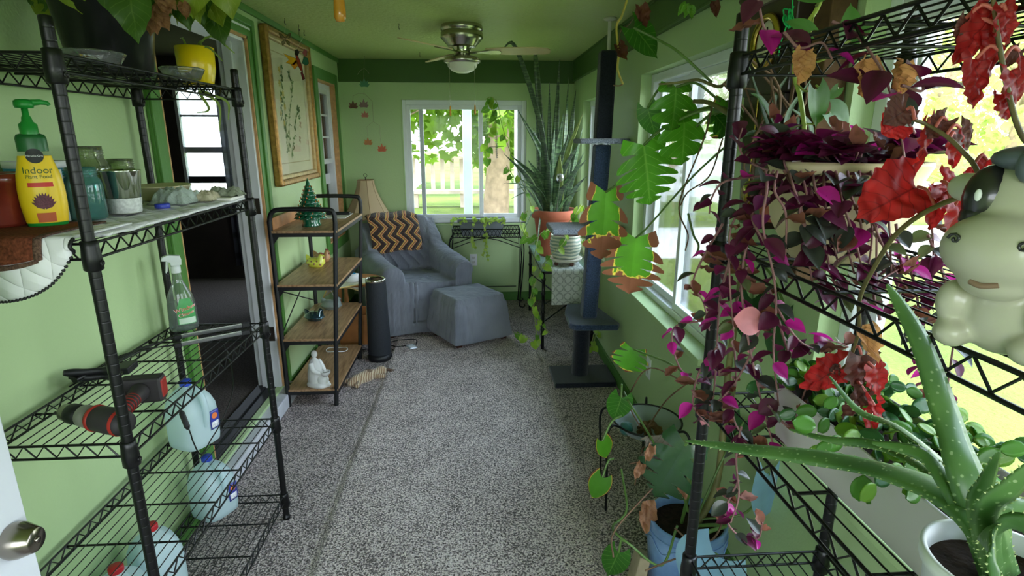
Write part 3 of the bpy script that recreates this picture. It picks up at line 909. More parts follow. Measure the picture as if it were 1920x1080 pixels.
for k in range(16): mb.ball(drape2(1, .42 + .58 * k / 16) + V((.002, 0, 0)), .0042, 8)
mb.build('scalloped_edging', black_rough, T)

# -- red-brown glazed pot
c = W(28, 437, z=Z2 + .015); c.y = 1.41; c.x = -1.13
mb = MB(); mb.lathe([(0, 0), (.052, 0), (.056, .006), (.066, .06), (.072, .10), (.077, .104), (.077, .124), (.072, .126), (.069, .12), (.062, .01)], c, 40, cap=False)
T = thing('glazed_pot', 'dark red glazed flower pot beside the yellow bottle on the second shelf', 'flower pot', c)
mb.build('pot_body', mat('oxblood_glaze', (120, 44, 32), .22, 0, .5, .3, 14, coat=.6), T)
c2 = V((-1.14, 1.58, Z2 + .014))
T = thing('margarine_tub', 'white plastic tub with a sky blue band behind the red pot', 'tub', c2)
mb = MB(); mb.lathe([(0, 0), (.052, 0), (.066, .13), (.069, .133), (.069, .148), (.064, .148), (.06, .12)], c2, 36, cap=False); mb.build('tub_body', white_pl, T)
mb = MB(); mb.lathe([(.0655, .112), (.0675, .131)], c2, 36, cap=False); mb.build('blue_band', mat('sky_blue_print', (70, 170, 210), .4), T)

# -- yellow pump bottle of plant food
c = W(88, 437, z=Z2 + .014)
c = V((-1.02, 1.415, Z2 + .014))
ELL = .62
T = thing('pump_bottle', 'yellow plant food bottle with a green pump top on the second shelf', 'bottle', c)
A0 = math.atan2(-c.y, -c.x)
Rz = Matrix.Rotation(A0 + PI / 2, 3, 'Z')
def bell(mb, prof, m=0, n=36, cap=True): mb.lathe(prof, c, n, m, Rz, 1, ELL, cap)
yel = mat('yellow_label', (246, 205, 24), .35, 0, .5, .04); grn = mat('green_plastic', (28, 140, 52), .35, 0, .5, .06); dgrn = mat('dark_green_label', (24, 96, 44), .35)
mb = MB(); bell(mb, [(0, 0), (.034, 0), (.038, .004), (.040, .012)]); mb.build('bottle_base', grn, T)
def rb(z):
    pts = [(.012, .040), (.05, .0445), (.09, .045), (.12, .042), (.15, .0345), (.178, .0285)]
    for (a, r0), (b, r1) in zip(pts, pts[1:]):
        if z <= b: return r0 + (r1 - r0) * (z - a) / (b - a)
    return .0285
mb = MB(); bell(mb, [(rb(.012 + .014 * i), .012 + .014 * i) for i in range(12)], cap=False)
body = mb.build('bottle_body', yel, T)
mb = MB(); bell(mb, [(.0288, .176), (.029, .205), (.026, .213), (.018, .216), (0, .216)]); mb.build('bottle_shoulder', dgrn, T)
mb = MB(); mb.lathe([(.0175, .214), (.0175, .236), (.011, .242), (.009, .252), (.0065, .256), (.0065, .272), (.0, .272)], c, 24); mb.build('pump_collar', grn, T)
mb = MB()
q = Matrix.Rotation(A0 + PI / 2, 3, 'Z')
mb.lathe([(0, .271), (.017, .272), (.019, .278), (.018, .287), (.012, .291), (0, .292)], c, 24)
hd = [c + q @ V((x, 0, z)) for x, z in ((.008, .283), (.03, .286), (.043, .284), (.046, .279))]
mb.tube(hd, [.008, .0065, .005, .0045], 10); mb.build('pump_head', grn, T)
def onb(mb, txt, size, z, m=0, dx=0, off=.0012):
    vs, fs = glyphs(txt, size); out = []
    for p in vs:
        zz = z + p.y; r = rb(zz) + off; a = -PI / 2 + (p.x + dx) / r / .95
        out.append(c + Rz @ V((r * math.cos(a), r * ELL * math.sin(a), zz)))
    mb.add(out, fs, m)
mb = MB(); onb(mb, 'Indoor', .021, .133); onb(mb, 'Plant Food', .0115, .119)
mb.build('lettering', mat('green_ink', (30, 82, 40), .5), body)
def pb(mb, a0, a1, z0, z1, off=.0008, n=14):
    def fn(u, v):
        zz = z0 + (z1 - z0) * v; r = rb(zz) + off; a = -PI / 2 + (a0 + (a1 - a0) * u)
        return c + Rz @ V((r * math.cos(a), r * ELL * math.sin(a), zz))
    mb.grid(fn, n, 4)
mb = MB(); pb(mb, -.55, .55, .096, .106); mb.build('red_label_bar', mat('red_ink', (214, 52, 40), .5), body)
mb = MB()
def fnm(u, v):
    a = 2 * PI * u; zz = .166 + .0165 * v * math.sin(a); r = rb(zz) + .0014; an = -PI / 2 + .0175 * v * math.cos(a) / r
    return c + Rz @ V((r * math.cos(an), r * ELL * math.sin(an), zz))
mb.grid(fnm, 24, 3); mb.build('round_emblem', mat('black_ink', (24, 26, 28), .5), body)
mb = MB(); onb(mb, 'Miracle-Gro', .0062, .166, off=.0024); mb.build('emblem_lettering', mat('white_ink', (240, 240, 240), .5), body)
mb = MB()
for k in range(11):
    a = -1.2 + 2.4 * k / 10
    z0, x0 = .048, .0
    pts = []
    for (s, w_) in ((0, .004), (.5, .006), (1, 0)):
        pts.append((x0 + math.sin(a) * .026 * s, z0 + math.cos(a) * .036 * s, w_))
    out = []
    for x, z, w_ in pts: 
        for sg in (-1, 1):
            r = rb(z) + .0015 + .0001 * k; an = -PI / 2 + (x + sg * w_ * math.cos(a)) / r
            out.append(c + Rz @ V((r * math.cos(an), r * ELL * math.sin(an), z - sg * w_ * math.sin(a))))
    mb.add(out, [(0, 1, 3, 2), (2, 3, 5, 4)])
mb.build('printed_succulent', mat('purple_brown_ink', (98, 44, 58), .5, 0, .4, .4, 300), body)
mb = MB(); pb(mb, -.42, .42, .014, .036, .0011); mb.build('printed_pot', mat('terracotta_ink', (196, 92, 44), .5), body)

# -- glass jars
def jar(name, label, c, r, h, m, solid_thread=True):
    T = thing(name, label, 'jar', c, None)
    nk = r * .78
    pr = [(0, .004), (r * .9, 0), (r, .006), (r, h * .66), (r * .94, h * .75), (nk, h * .82)]
    for k in range(3):
        z = h * (.85 + .045 * k); pr += [(nk, z - .002), (nk + .0035, z), (nk, z + .002)]
    pr += [(nk, h), (nk - .003, h), (nk - .004, h * .84), (r * .9, h * .74), (r - .004, h * .6), (r - .004, .008), (0, .01)]
    mb = MB(); mb.lathe(pr, c, 36, cap=False, warp=lambda q, v: 1 + .006 * math.sin(q * 12))
    mb.build('jar_glass', m, T)
    return T
tealg = glassy('teal_glass', (120, 190, 182), .35, .22)
olive = glassy('faint_olive_glass', (218, 226, 200), .4, .08)
jar('glass_jar', 'squat teal blue glass jar with a threaded neck behind the near shelf post', V((-1.02, 1.56, Z2 + .012)), .044, .135, tealg)
jar('glass_jar', 'tall clear glass jar standing behind the teal jar', V((-1.10, 1.72, Z2 + .012)), .052, .185, olive)
jar('glass_jar', 'clear glass jar just behind the shiny silver cup', V((-1.095, 1.86, Z2 + .012)), .046, .145, olive)
c = V((-.99, 1.675, Z2 + .012))
T = thing('silver_cup', 'shiny silver tapered cup with lettering cut near its foot', 'cup', c)
mb = MB(); mb.lathe([(0, .001), (.036, .001), (.038, .004), (.05, .118), (.052, .12), (.05, .122), (.047, .116), (.035, .01), (0, .01)], c, 40, cap=False); mb.build('cup_body', mat('polished_silver', (232, 230, 226), .06, 1, .5, 0), T)
mb = MB(); mb.lathe([(.0386, .004), (.0425, .045)], c, 40, cap=False, warp=lambda q, v: 1 + .02 + .016 * math.sin(q * 22 + v * 9)); mb.build('frosted_base', mat('frosted_glass_band', (205, 208, 205), .5, .2, .5, .2, 120), T)
# candy striped cone seen between the jars
c = V((-1.085, 1.485, Z2 + .014)); T = thing('striped_box', 'small white box with plum and teal stripes behind the yellow bottle', 'box', c)
mb = MB(); mb.box(c + V((-.02, 0, 0)), c + V((.05, .03, .13))); bx = mb.build('carton', white_pl, T)
mb = MB()
for k in range(3): mb.poly([c + V((-.02 + .0, -.001, .02 + .04 * k)), c + V((.05, -.001, .045 + .04 * k)), c + V((.05, -.001, .06 + .04 * k)), c + V((-.02, -.001, .035 + .04 * k))], (0, -.0006, 0))
mb.build('stripe', mat('plum_ink', (128, 40, 80), .5), bx)
# cream oval dish and folded cloths
c = V((-1.085, 2.065, Z2 + .012)); mb = MB(); mb.lathe([(0, 0), (.07, 0), (.098, .045), (.102, .046), (.098, .05), (.068, .006), (0, .006)], c, 40, sx=.85, sy=1.0)
solo(mb.build('serving_dish', mat('cream_ceramic', (226, 216, 176), .35), origin=c), 'cream oval dish holding crumpled cloths on the second shelf', 'dish')
cl = mat('sage_terry', (168, 182, 172), .95, 0, .2, .2, 40, 150, .5, sheen=.3)
def cloth(c, sx, sy, h, seed, lab, mt, name='folded_cloth'):
    mb = MB()
    def fn(u, v):
        a, b = u * 2 - 1, v * 2 - 1
        e = max(0, 1 - max(abs(a), abs(b)) ** 4)
        z = h * e * (.75 + .5 * noise.noise(V((a * 1.6 + seed, b * 1.6, seed)))) + .012 * noise.noise(V((a * 5 + seed, b * 5, 2)))
        return V(c) + V((a * sx * (1 + .1 * noise.noise(V((b * 3, seed, 0)))), b * sy * (1 + .12 * noise.noise(V((a * 3, seed, 5)))), max(.001, z)))
    mb.grid(fn, 36, 36)
    mb.grid(lambda u, v: fn(u, v) * 1 - V((0, 0, max(0, fn(u, v).z - c[2] - .0005))), 2, 2)
    return solo(mb.build(name, mt, origin=c), lab, 'cloth')
cloth((-.99, 1.955, Z2 + .012), .06, .07, .055, 3, 'crumpled sage green cloth piled in front of the cream dish', cl)
cloth((-.94, 2.03, Z2 + .012), .05, .055, .035, 9, 'beige rumpled rag beside the sage green cloth', mat('beige_rag', (196, 188, 160), .95, 0, .2, .2, 40, 150, .5))
c = V((-.955, 1.80, Z2 + .012)); mb = MB(); mb.lathe([(0, 0), (.02, 0), (.021, .002), (.021, .012), (.019, .014), (0, .014)], c, 30, warp=lambda q, v: 1 + .012 * math.sin(q * 30))
solo(mb.build('bottle_cap', mat('royal_blue_plastic', (50, 66, 176), .4), origin=c), 'royal blue plastic cap lying on the quilted mat of the second shelf', 'cap')
c = V((-.91, 2.09, Z2 + .006)); mb = MB(); mb.box(c + V((-.07, -.06, 0)), c + V((.065, .06, .012)))
solo(mb.build('notebook', mat('white_paper', (232, 230, 222), .7), origin=c, bevel=.002), 'white pad lying at the far end of the second shelf', 'notebook')
cloth((-.90, 2.115, Z2 + .019), .065, .04, .03, 14, 'grey-green oven mitt resting on the white pad', mat('mitt_grey', (150, 156, 138), .95, 0, .2, .2, 60, 200, .5), 'oven_mitt')

# -- third shelf: spray bottle
c = V((-1.105, 2.105, Z3))
T = thing('spray_bottle', 'clear spray bottle of window cleaner with a green label on the third shelf', 'bottle', c)
A0 = math.atan2(-c.y, -c.x)
Rz = Matrix.Rotation(A0 + PI / 2, 3, 'Z')
def rs(z):
    pts = [(0, .046), (.02, .049), (.10, .047), (.14, .040), (.17, .026), (.19, .0165), (.225, .0145)]
    for (a, r0), (b, r1) in zip(pts, pts[1:]):
        if z <= b: return r0 + (r1 - r0) * (z - a) / (b - a)
    return .0145
mb = MB(); mb.lathe([(0, .001)] + [(rs(.002 + .0111 * i), .002 + .0111 * i) for i in range(21)], c, 32, 0, Rz, 1, .62, cap=False); mb.build('bottle_body', clear, T)
mb = MB(); mb.lathe([(0, .003)] + [(rs(.003 + .011 * i) - .002, .003 + .011 * i) for i in range(11)] + [(0, .114)], c, 32, 0, Rz, 1, .62, cap=False); mb.build('liquid', glassy('cleaning_liquid', (214, 224, 222), .2, .12), T)
mb = MB()
mb.lathe([(.0165, .222), (.0165, .244), (.012, .25)], c, 20); mb.poly([c + Rz @ V((x, -.012, z)) for x, z in ((-.014, .25), (.02, .25), (.022, .268), (.018, .285), (-.02, .29), (-.04, .283), (-.042, .270), (-.028, .268), (-.016, .262))], Rz @ V((0, .024, 0)))
mb.poly([c + Rz @ V((x, -.005, z)) for x, z in ((-.028, .268), (-.021, .266), (-.026, .23), (-.032, .222), (-.034, .226))], Rz @ V((0, .01, 0)))
mb.build('spray_trigger', mat('translucent_white_plastic', (222, 228, 226), .4), T, bevel=.002)
def ons(mb, txt, size, z, off=.0012, dx=0, tilt=.25):
    vs, fs = glyphs(txt, size); out = []
    for p in vs:
        x = p.x * math.cos(tilt) - p.y * math.sin(tilt) + dx; zz = z + p.x * math.sin(tilt) + p.y * math.cos(tilt)
        r = rs(zz) + off; a = -PI / 2 + x / r / .9
        out.append(c + Rz @ V((r * math.cos(a), r * .62 * math.sin(a), zz)))
    mb.add(out, fs)
def fl(u, v):
    z = .028 + .098 * v; w_ = (.7 - .35 * max(0, v - .6) * 2)
    r = rs(z) + .0007; a = -PI / 2 + .32 + (u * 2 - 1) * w_
    return c + Rz @ V((r * math.cos(a), r * .62 * math.sin(a), z))
mb = MB(); mb.grid(fl, 14, 10)
lb = mb.build('label', mat('green_label_print', (70, 158, 84), .4, 0, .5, .15, 30), T)
mb = MB(); mb.grid(lambda u, v: (lambda z: c + Rz @ V(((rs(z) + .001) * math.cos(-PI / 2 + .32 + (u * 2 - 1) * .62), (rs(z) + .001) * .62 * math.sin(-PI / 2 + .32 + (u * 2 - 1) * .62), z)))(.030 + .022 * v), 12, 3); mb.build('label_lower_panel', mat('pale_green_print', (206, 226, 206), .4), lb)
mb = MB(); ons(mb, 'Window', .0205, .088, dx=.012); ons(mb, 'Cleaner', .0165, .068, dx=.014); mb.build('lettering', mat('red_ink', (200, 40, 44), .5), lb)
mb = MB(); ons(mb, 'Window', .0218, .0878, .0009, .012); ons(mb, 'Cleaner', .0178, .0678, .0009, .014); mb.build('lettering_shadow', mat('white_ink', (240, 240, 240), .5), lb)

# -- cordless drill lying on its side
T0 = V((-.97, 1.375, Z3))
T = thing('cordless_drill', 'black and red cordless drill with a battery lying on the third wire shelf', 'drill', T0)
D0 = W(118, 772, z=Z3 + .035); D1 = W(240, 795, z=Z3 + .035)
ax = (D1 - D0).normalized()
def al(s, dz=0): return D0 + (D1 - D0) * s + V((0, 0, dz))
R3 = frame(ax, (0, 0, 1)).to_3x3() @ Matrix.Rotation(-PI / 2, 3, 'X')
dred = mat('red_rubber', (150, 36, 28), .5); dgry = mat('charcoal_rubber', (46, 42, 44), .6, 0, .4, .1, 40)
L = (D1 - D0).length
def ring(name, s0, s1, prof, m, par=T):
    mb = MB(); mb.lathe([(r, s0 * L + (s1 - s0) * L * q) for r, q in prof], D0, 26, 0, R3); return mb.build(name, m, par)
ring('drill_bit', -.12, .06, [(.0, 0), (.004, .2), (.003, 1)], steel)
ring('chuck', .0, .14, [(.012, 0), (.021, .25), (.024, 1)], mat('olive_steel', (120, 120, 100), .3, .9))
ring('chuck_sleeve', .13, .34, [(.024, 0), (.0255, .1), (.0255, 1), (.02, 1.01)], black_rough)
ring('torque_ring', .33, .5, [(.027, 0), (.028, .15), (.028, .6), (.025, .7), (.027, 1)], mat('worn_silver_plastic', (146, 144, 138), .4, .5))
bd = ring('motor_housing', .48, 1.0, [(.028, 0), (.031, .1), (.033, .5), (.032, .8), (.027, .95), (.015, 1), (0, 1)], dgry)
mb = MB(); mb.lathe([(.0295, .50 * L), (.0335, .52 * L), (.0335, .55 * L), (.0315, .56 * L)], D0, 26, 0, R3, cap=False); mb.build('red_housing_trim', dred, bd); mb = MB(); mb.lathe([(.0335, .88 * L), (.0335, .90 * L), (.0315, .92 * L)], D0, 26, 0, R3, cap=False); mb.build('red_housing_trim', dred, bd)
mb = MB(); mb.ball(al(.62) + V((.012, -.030, .004)), .012, 14, 0, (1, .4, .9)); mb.build('speed_switch', white_pl, bd)
G0 = al(.8, .002); G1 = W(262, 735, z=Z3 + .04)
mb = MB(); gp = curve([G0, G0.lerp(G1, .35), G0.lerp(G1, .7), G1], 4); mb.tube(gp, [.024, .021, .019, .018, .018, .018, .018, .019, .019, .02, .022, .024, .025][:len(gp)], 16); hd = mb.build('handle', dgry, T)
mb = MB()
for k in range(3, 9):
    mb.tube([gp[k] - (gp[k + 1] - gp[k]) * .12, gp[k] + (gp[k + 1] - gp[k]) * .12], .0198, 16)
mb.build('grip_ring', dred, hd)
gd = (G1 - G0).normalized(); sd = V((gd.y, -gd.x, 0))
B0 = G1 + gd * .01; 
def obx(mb, c, a, b, u, hx, hy, hz): mb.hexa([c - a * hx - b * hy - u * hz, c + a * hx - b * hy - u * hz, c + a * hx + b * hy - u * hz, c - a * hx + b * hy - u * hz], [c - a * hx - b * hy + u * hz, c + a * hx - b * hy + u * hz, c + a * hx + b * hy + u * hz, c - a * hx + b * hy + u * hz])
up = V((0, 0, 1))
mb = MB(); obx(mb, B0 + gd * .016 + V((0, 0, -.002)), sd, gd, up, .052, .022, .036); bt = mb.build('battery_pack', dgry, T, bevel=.008)
mb = MB(); obx(mb, B0 + gd * .016 + sd * .047 + V((0, 0, 0)), sd, gd, up, .007, .018, .026); mb.build('battery_latch', dred, bt, bevel=.004)
mb = MB(); obx(mb, B0 + gd * .014 - sd * .05, sd, gd, up, .014, .016, .026); wb = mb.build('battery_end', white_pl, bt, bevel=.006)
vs, fs = glyphs('18v', .018)
e1 = gd; mb = MB(); mb.add([B0 + gd * .014 - sd * .05 + (-gd) * .0 + V((0, 0, .0268)) + sd * p.x * 0 + gd * p.x * 1.0 + (-sd) * (-p.y) for p in vs], fs); mb.build('lettering', black, wb)

# -- clip lamp, plug pack, light bars
c = W(130, 712, z=Z3 + .02); c.x = max(c.x, XL + .06)
T = thing('clamp', 'black clip clamp lying near the wall on the third shelf', 'clamp', c)
for k, dz in enumerate((.012, -.006)):
    mb = MB(); mb.tube(curve([c + V((-.03, -.03 + .02 * k, dz + .022)), c + V((.0, .0, dz + .01)), c + V((.03, .035, dz)), c + V((.055, .045, dz - .004))], 4), [.008, .011, .012, .012, .011, .010, .010, .010, .010, .012, .014, .014, .010][:13], 10); mb.build('jaw', black_rough, T)
mb = MB(); mb.tube([c + V((-.004, -.03, .01)), c + V((.004, .04, .008))], .009, 14); mb.build('spring', black, T)
c = W(238, 690, z=Z3 + .012)
T = thing('power_adapter', 'small black power adapter on the third shelf behind the near post', 'adapter', c)
mb = MB(); mb.hexa([c + V(q) for q in ((-.018, -.035, -.011), (.02, -.028, -.011), (.012, .04, -.011), (-.026, .033, -.011))], [c + V(q) for q in ((-.018, -.035, .011), (.02, -.028, .011), (.012, .04, .011), (-.026, .033, .011))]); mb.build('adapter_body', black_rough, T, bevel=.003)
mb = MB(); mb.box(c + V((-.012, -.036, -.006)), c + V((.008, -.0335, .006))); mb.build('socket', steel, T)
m_led = mat('led_strip_face', (205, 205, 200), .3, 0, .5, .3, 120)
for k in range(2):
    a = W(333, 632 + k * 15, z=Z3 + .006); b = W(460, 609 + k * 14, z=Z3 + .006)
    d = (b - a).normalized(); n_ = V((-d.y, d.x, 0))
    T = thing('grow_light_bar', ('silver light bar at the far end of the third shelf, nearer the wall' if k == 0 else 'silver light bar at the far end of the third shelf, the one nearer the aisle'), 'light', a, None)
    mb = MB(); obx(mb, (a + b) / 2, d, n_, up, (b - a).length / 2, .009, .006); mb.build('bar_body', mat('grey_aluminium', (130, 130, 132), .35, .8), T, bevel=.003)
    mb = MB(); obx(mb, (a + b) / 2 + V((0, 0, .0065)), d, n_, up, (b - a).length / 2 - .01, .005, .0008); mb.build('led_strip', m_led, T)
    mb = MB(); obx(mb, a, d, n_, up, .012, .011, .008); mb.build('end_cap', black_rough, T, bevel=.002); mb = MB(); obx(mb, b, d, n_, up, .014, .011, .008); mb.build('end_cap', black_rough, T, bevel=.002)
    mb = MB()
    e = W(200, 690 - 12 * k, z=Z3 + .006); e.x = max(e.x, XL + .03)
    for j in range(3): mb.tube(curve([a + V((0, 0, .002 * j)), a.lerp(e, .5) + V((-.012 + .01 * j, 0, .012)), e + V((.006 * j, 0, .004)), W(130 + 10 * j, 725, z=Z3 + .008)], 6), .0022, 6)
    mb.build('cable', black, T)
# dangling cable with inline switch
pts = [W(250, 753, z=Z3 + .004), W(300, 745, z=Z3 + .003), W(333, 762, y=1.70), W(343, 780, y=1.68), W(352, 800, y=1.66), W(358, 815, y=1.66), W(363, 830, y=1.67), W(377, 852, y=1.70), W(395, 825, y=1.75), W(415, 790, y=1.86), W(437, 730, y=2.0), W(430, 670, y=2.12), W(418, 645, y=2.12)]
T = thing('lamp_cord', 'thin black cord with an inline switch dangling off the third shelf', 'cord', pts[3])
mb = MB(); mb.tube(curve(pts, 6), .0022, 6); mb.build('cable', black, T)
mb = MB(); mb.tube([W(339, 770, y=1.68), W(341, 775, y=1.68), W(351, 800, y=1.66), W(353, 805, y=1.66)], [.004, .009, .009, .004], 10); mb.build('inline_switch', black_rough, T, bevel=.001)

# -- gallon jugs
milk = NT('cloudy_jug_plastic')
p = milk.bsdf(lin((214, 232, 236)), .32); tr = milk.node('BsdfTranslucent'); tr.inputs[0].default_value = lin((214, 236, 240))
m_jug = milk.done(milk.mixs(.4, p, tr.outputs[0]))
m_jlab = mat('jug_label_blue', (54, 62, 150), .4, 0, .5, .3, 120)
def jug(c, rz, capcol, label, band=True):
    T = thing('milk_jug', label, 'jug', c, None)
    R = Matrix.Rotation(rz, 3, 'Z')
    mb = MB()
    def sq(r, z, off=0):
        return [(c + R @ V((r * (abs(math.cos(q)) ** .55) * (1 if math.cos(q) > 0 else -1) + off, r * (abs(math.sin(q)) ** .55) * (1 if math.sin(q) > 0 else -1), z))) for q in [2 * PI * j / 32 for j in range(32)]]
    rows = [(.06, 0, 0), (.071, .008, 0), (.074, .03, 0), (.074, .13, 0), (.072, .155, 0), (.062, .185, -.002), (.047, .208, -.004), (.032, .222, -.005), (.021, .23, -.006), (.017, .234, -.006), (.017, .242, -.006)]
    vs = []
    for r, z, o in rows: vs += sq(r, z, o)
    fs = [(i * 32 + j, i * 32 + (j + 1) % 32, (i + 1) * 32 + (j + 1) % 32, (i + 1) * 32 + j) for i in range(len(rows) - 1) for j in range(32)]
    mb.add(vs, fs + [tuple(reversed(range(32))), tuple(range(len(vs) - 32, len(vs)))], 0, True)
    mb.build('jug_body', m_jug, T)
    mb = MB(); mb.tube(curve([c + R @ V(q) for q in ((.0, 0, .226), (.04, 0, .222), (.066, 0, .205), (.077, 0, .17), (.077, 0, .12), (.07, 0, .085))], 4), .0115, 12); mb.build('handle', m_jug, T)
    mb = MB(); mb.lathe([(.0195, .236), (.0205, .238), (.0205, .252), (.018, .256), (0, .256)], c + R @ V((-.006, 0, 0)), 24, warp=lambda q, v: 1 + .02 * math.sin(q * 24)); mb.build('cap', mat(capcol[0], capcol[1], .4), T)
    if band:
        mb = MB(); mb.grid(lambda u, v: c + R @ V((.0765 - .003 * u * u, .013 + .042 * u, .06 + .075 * v)), 6, 6); lb_ = mb.build('label', m_jlab, T, solid=.001)
        mb = MB(); mb.grid(lambda u, v: c + R @ V((.0775 - .003 * u * u, .018 + .032 * u, .066 + .024 * v)), 3, 3); mb.build('label_patch', mat('white_print', (226, 226, 232), .5, 0, .4, .3, 200), lb_, solid=.001)
        mb = MB(); mb.grid(lambda u, v: c + R @ V((.0772, .034 + .012 * v * math.cos(2 * PI * u), .112 + .012 * v * math.sin(2 * PI * u))), 20, 2); mb.build('label_emblem', mat('orange_ink', (226, 120, 60), .5), lb_)
    return T
jug(V((-1.07, 1.99, Z4 + .0)), -.45, ('blue_cap_plastic', (44, 74, 190)), 'blue-capped cloudy milk jug on the fourth shelf, the upper of the two')
jug(V((-1.075, 2.065, Z5 + .0)), -.5, ('blue_cap_plastic', (44, 74, 190)), 'blue-capped cloudy milk jug on the lowest shelf at its far end')
jug(V((-1.08, 1.66, Z5 + .0)), 2.4, ('red_cap_plastic', (190, 30, 40)), 'red-capped milk jug on the lowest shelf, further back of the two near the front', False)
jug(V((-1.08, 1.475, Z5 + .0)), 2.2, ('red_cap_plastic', (190, 30, 40)), 'red-capped milk jug on the lowest shelf, closest to the near end', False)
# ------------------------------------------------------------------ ladder bookshelf
t = NT('oak_laminate')
co = t.geo(); mp = t.node('Mapping'); mp.inputs['Scale'].default_value = (22, 2.2, 22); t.link(co, mp.inputs[0])
n = t.noise(mp.outputs[0], 3.2, 4, .6)
m_oak = t.done(t.bsdf(t.ramp(n, [(.3, (120, 88, 60)), (.5, (166, 130, 94)), (.72, (188, 152, 114))]), .42))
m_oak2 = mat('orange_oak', (186, 128, 78), .45, 0, .5, .2, 14)
m_oak3 = mat('golden_oak', (170, 112, 62), .38, 0, .5, .18, 10, coat=.2)
BX0, BX1, BY0, BY1 = -1.155, -.865, 3.24, 3.99
T = thing('ladder_bookshelf', 'black tube framed bookshelf with four wooden shelves beside the doorway', 'shelf', ((BX0 + BX1) / 2, (BY0 + BY1) / 2, 0))
BZ = [.105, .43, .765, 1.08]
lean = .11
def bxf(z): return BX1 - 0 * z + .085 * z / 1.2 - .005      # front leg leans with height
for y in (BY0, BY1):
    mb = MB()
    pts = curve([(BX1 - .005, y, 0), (bxf(.6), y, .6), (bxf(1.05), y, 1.05)], 2) + curve([(bxf(1.13), y, 1.13), (bxf(1.2) - .01, y, 1.185), (bxf(1.2) - .05, y, 1.205), (BX0 + .08, y, 1.208), (BX0 + .02, y, 1.19), (BX0 + .002, y, 1.14)], 4) + [V((BX0, y, .6)), V((BX0, y, 0))]
    mb.tube(pts, .0135, 12); mb.build('side_frame', black_rough, T)
    for z in BZ:
        mb = MB(); mb.box((BX0, y - .008, z - .028), (bxf(z), y + .008, z - .004)); mb.build('crossbar', black_rough, T)
    mb = MB()
    for z in BZ[1:]: mb.poly([(BX0 + .01, y - .003, z - .028), (BX0 + .045, y - .003, z - .028), (BX0 + .01, y - .003, z - .075)], (0, .006, 0)); 
    mb.build('gusset', black_rough, T)['kind'] = 'stuff'
for z in BZ:
    mb = MB(); mb.box((BX0 - .004, BY0 - .01, z - .006), (bxf(z) + .012, BY1 + .01, z + .008)); b_ = mb.build('shelf_board', m_oak, T, bevel=.0015)
    mb = MB(); mb.box((bxf(z) + .002, BY0, z - .03), (bxf(z) + .010, BY1, z - .006)); mb.build('front_rail', black_rough, T)
mb = MB(); mb.box((BX0 + .0, BY0 + .02, 1.088), (BX0 + .012, BY1 - .02, 1.155)); mb.build('back_panel', m_oak2, T)
for a, b in (((BX0, BY0, .74), (BX0, BY1, .46)), ((BX0, BY0, .46), (BX0, BY1, .74))):
    mb = MB(); mb.tube([a, b], .004, 6); mb.build('cross_brace', black_rough, T)

# ceramic Christmas tree
def onshelf(px, py, z): return W(px, py, z=z + .008)
gz = mat('green_glazed_ceramic', (20, 92, 62), .12, 0, .6, .35, 40, coat=.7)
c = W(583, 412, y=3.42); c.z = 1.088; c.x = max(c.x, -1.04)
T = thing('ceramic_christmas_tree', 'glossy green ceramic Christmas tree with orange bulbs on the top bookshelf board', 'ornament', c)
mb = MB(); mb.lathe([(0, 0), (.055, 0), (.057, .006), (.048, .02), (.052, .04), (.05, .05), (0, .05)], c, 24, warp=lambda q, v: 1 + .05 * math.sin(q * 5)); mb.build('base', gz, T)
rnd = random.Random(11)
mb = MB()
H = .235
tips = []
for k in range(9):
    z = .05 + k * .0215; r = .094 * (1 - k / 10.5)
    nn = max(6, 15 - k)
    mb.lathe([(r * .5, z - .004), (r * .93, z - .004), (r * .8, z + .008), (r * .4, z + .028), (.004, z + .036)], c, 3 * nn, warp=lambda q, v, nn=nn, k=k: 1 + .13 * math.sin(q * nn + k * 1.7) * (v < .7), cap=False)
    for j in range(nn):
        q = 2 * PI * (j + .5 * (k % 2)) / nn
        tips.append(c + V((math.cos(q) * r * .92, math.sin(q) * r * .92, z + .006)))
mb.lathe([(.014, .235), (.012, .25), (.0, .285)], c, 12)
mb.build('tree_body', gz, T)
mb = MB()
for p in tips[::2]: mb.lathe([(.0028, 0), (.0032, .004), (0, .011)], p, 6)
bb = mb.build('bulb', mat('amber_bulb', (206, 110, 40), .2), T); bb['kind'] = 'stuff'
# papers and the black remote
c = W(640, 412, z=1.09); c = V((-.93, 3.86, 1.089))
mb = MB(); mb.box(c + V((-.1, -.14, 0)), c + V((.09, .10, .004)));
solo(mb.build('paper_sheet', mat('printed_paper', (212, 212, 208), .7, 0, .3, .2, 30), origin=c), 'white sheet of printed paper on the top bookshelf board behind the tree', 'paper')
c = c + V((.02, .02, .005)); mb = MB(); mb.box(c + V((-.09, -.02, 0)), c + V((.07, .022, .018)))
solo(mb.build('remote_control', black_rough, origin=c, bevel=.006), 'black remote control lying on the paper on the top bookshelf board', 'remote')

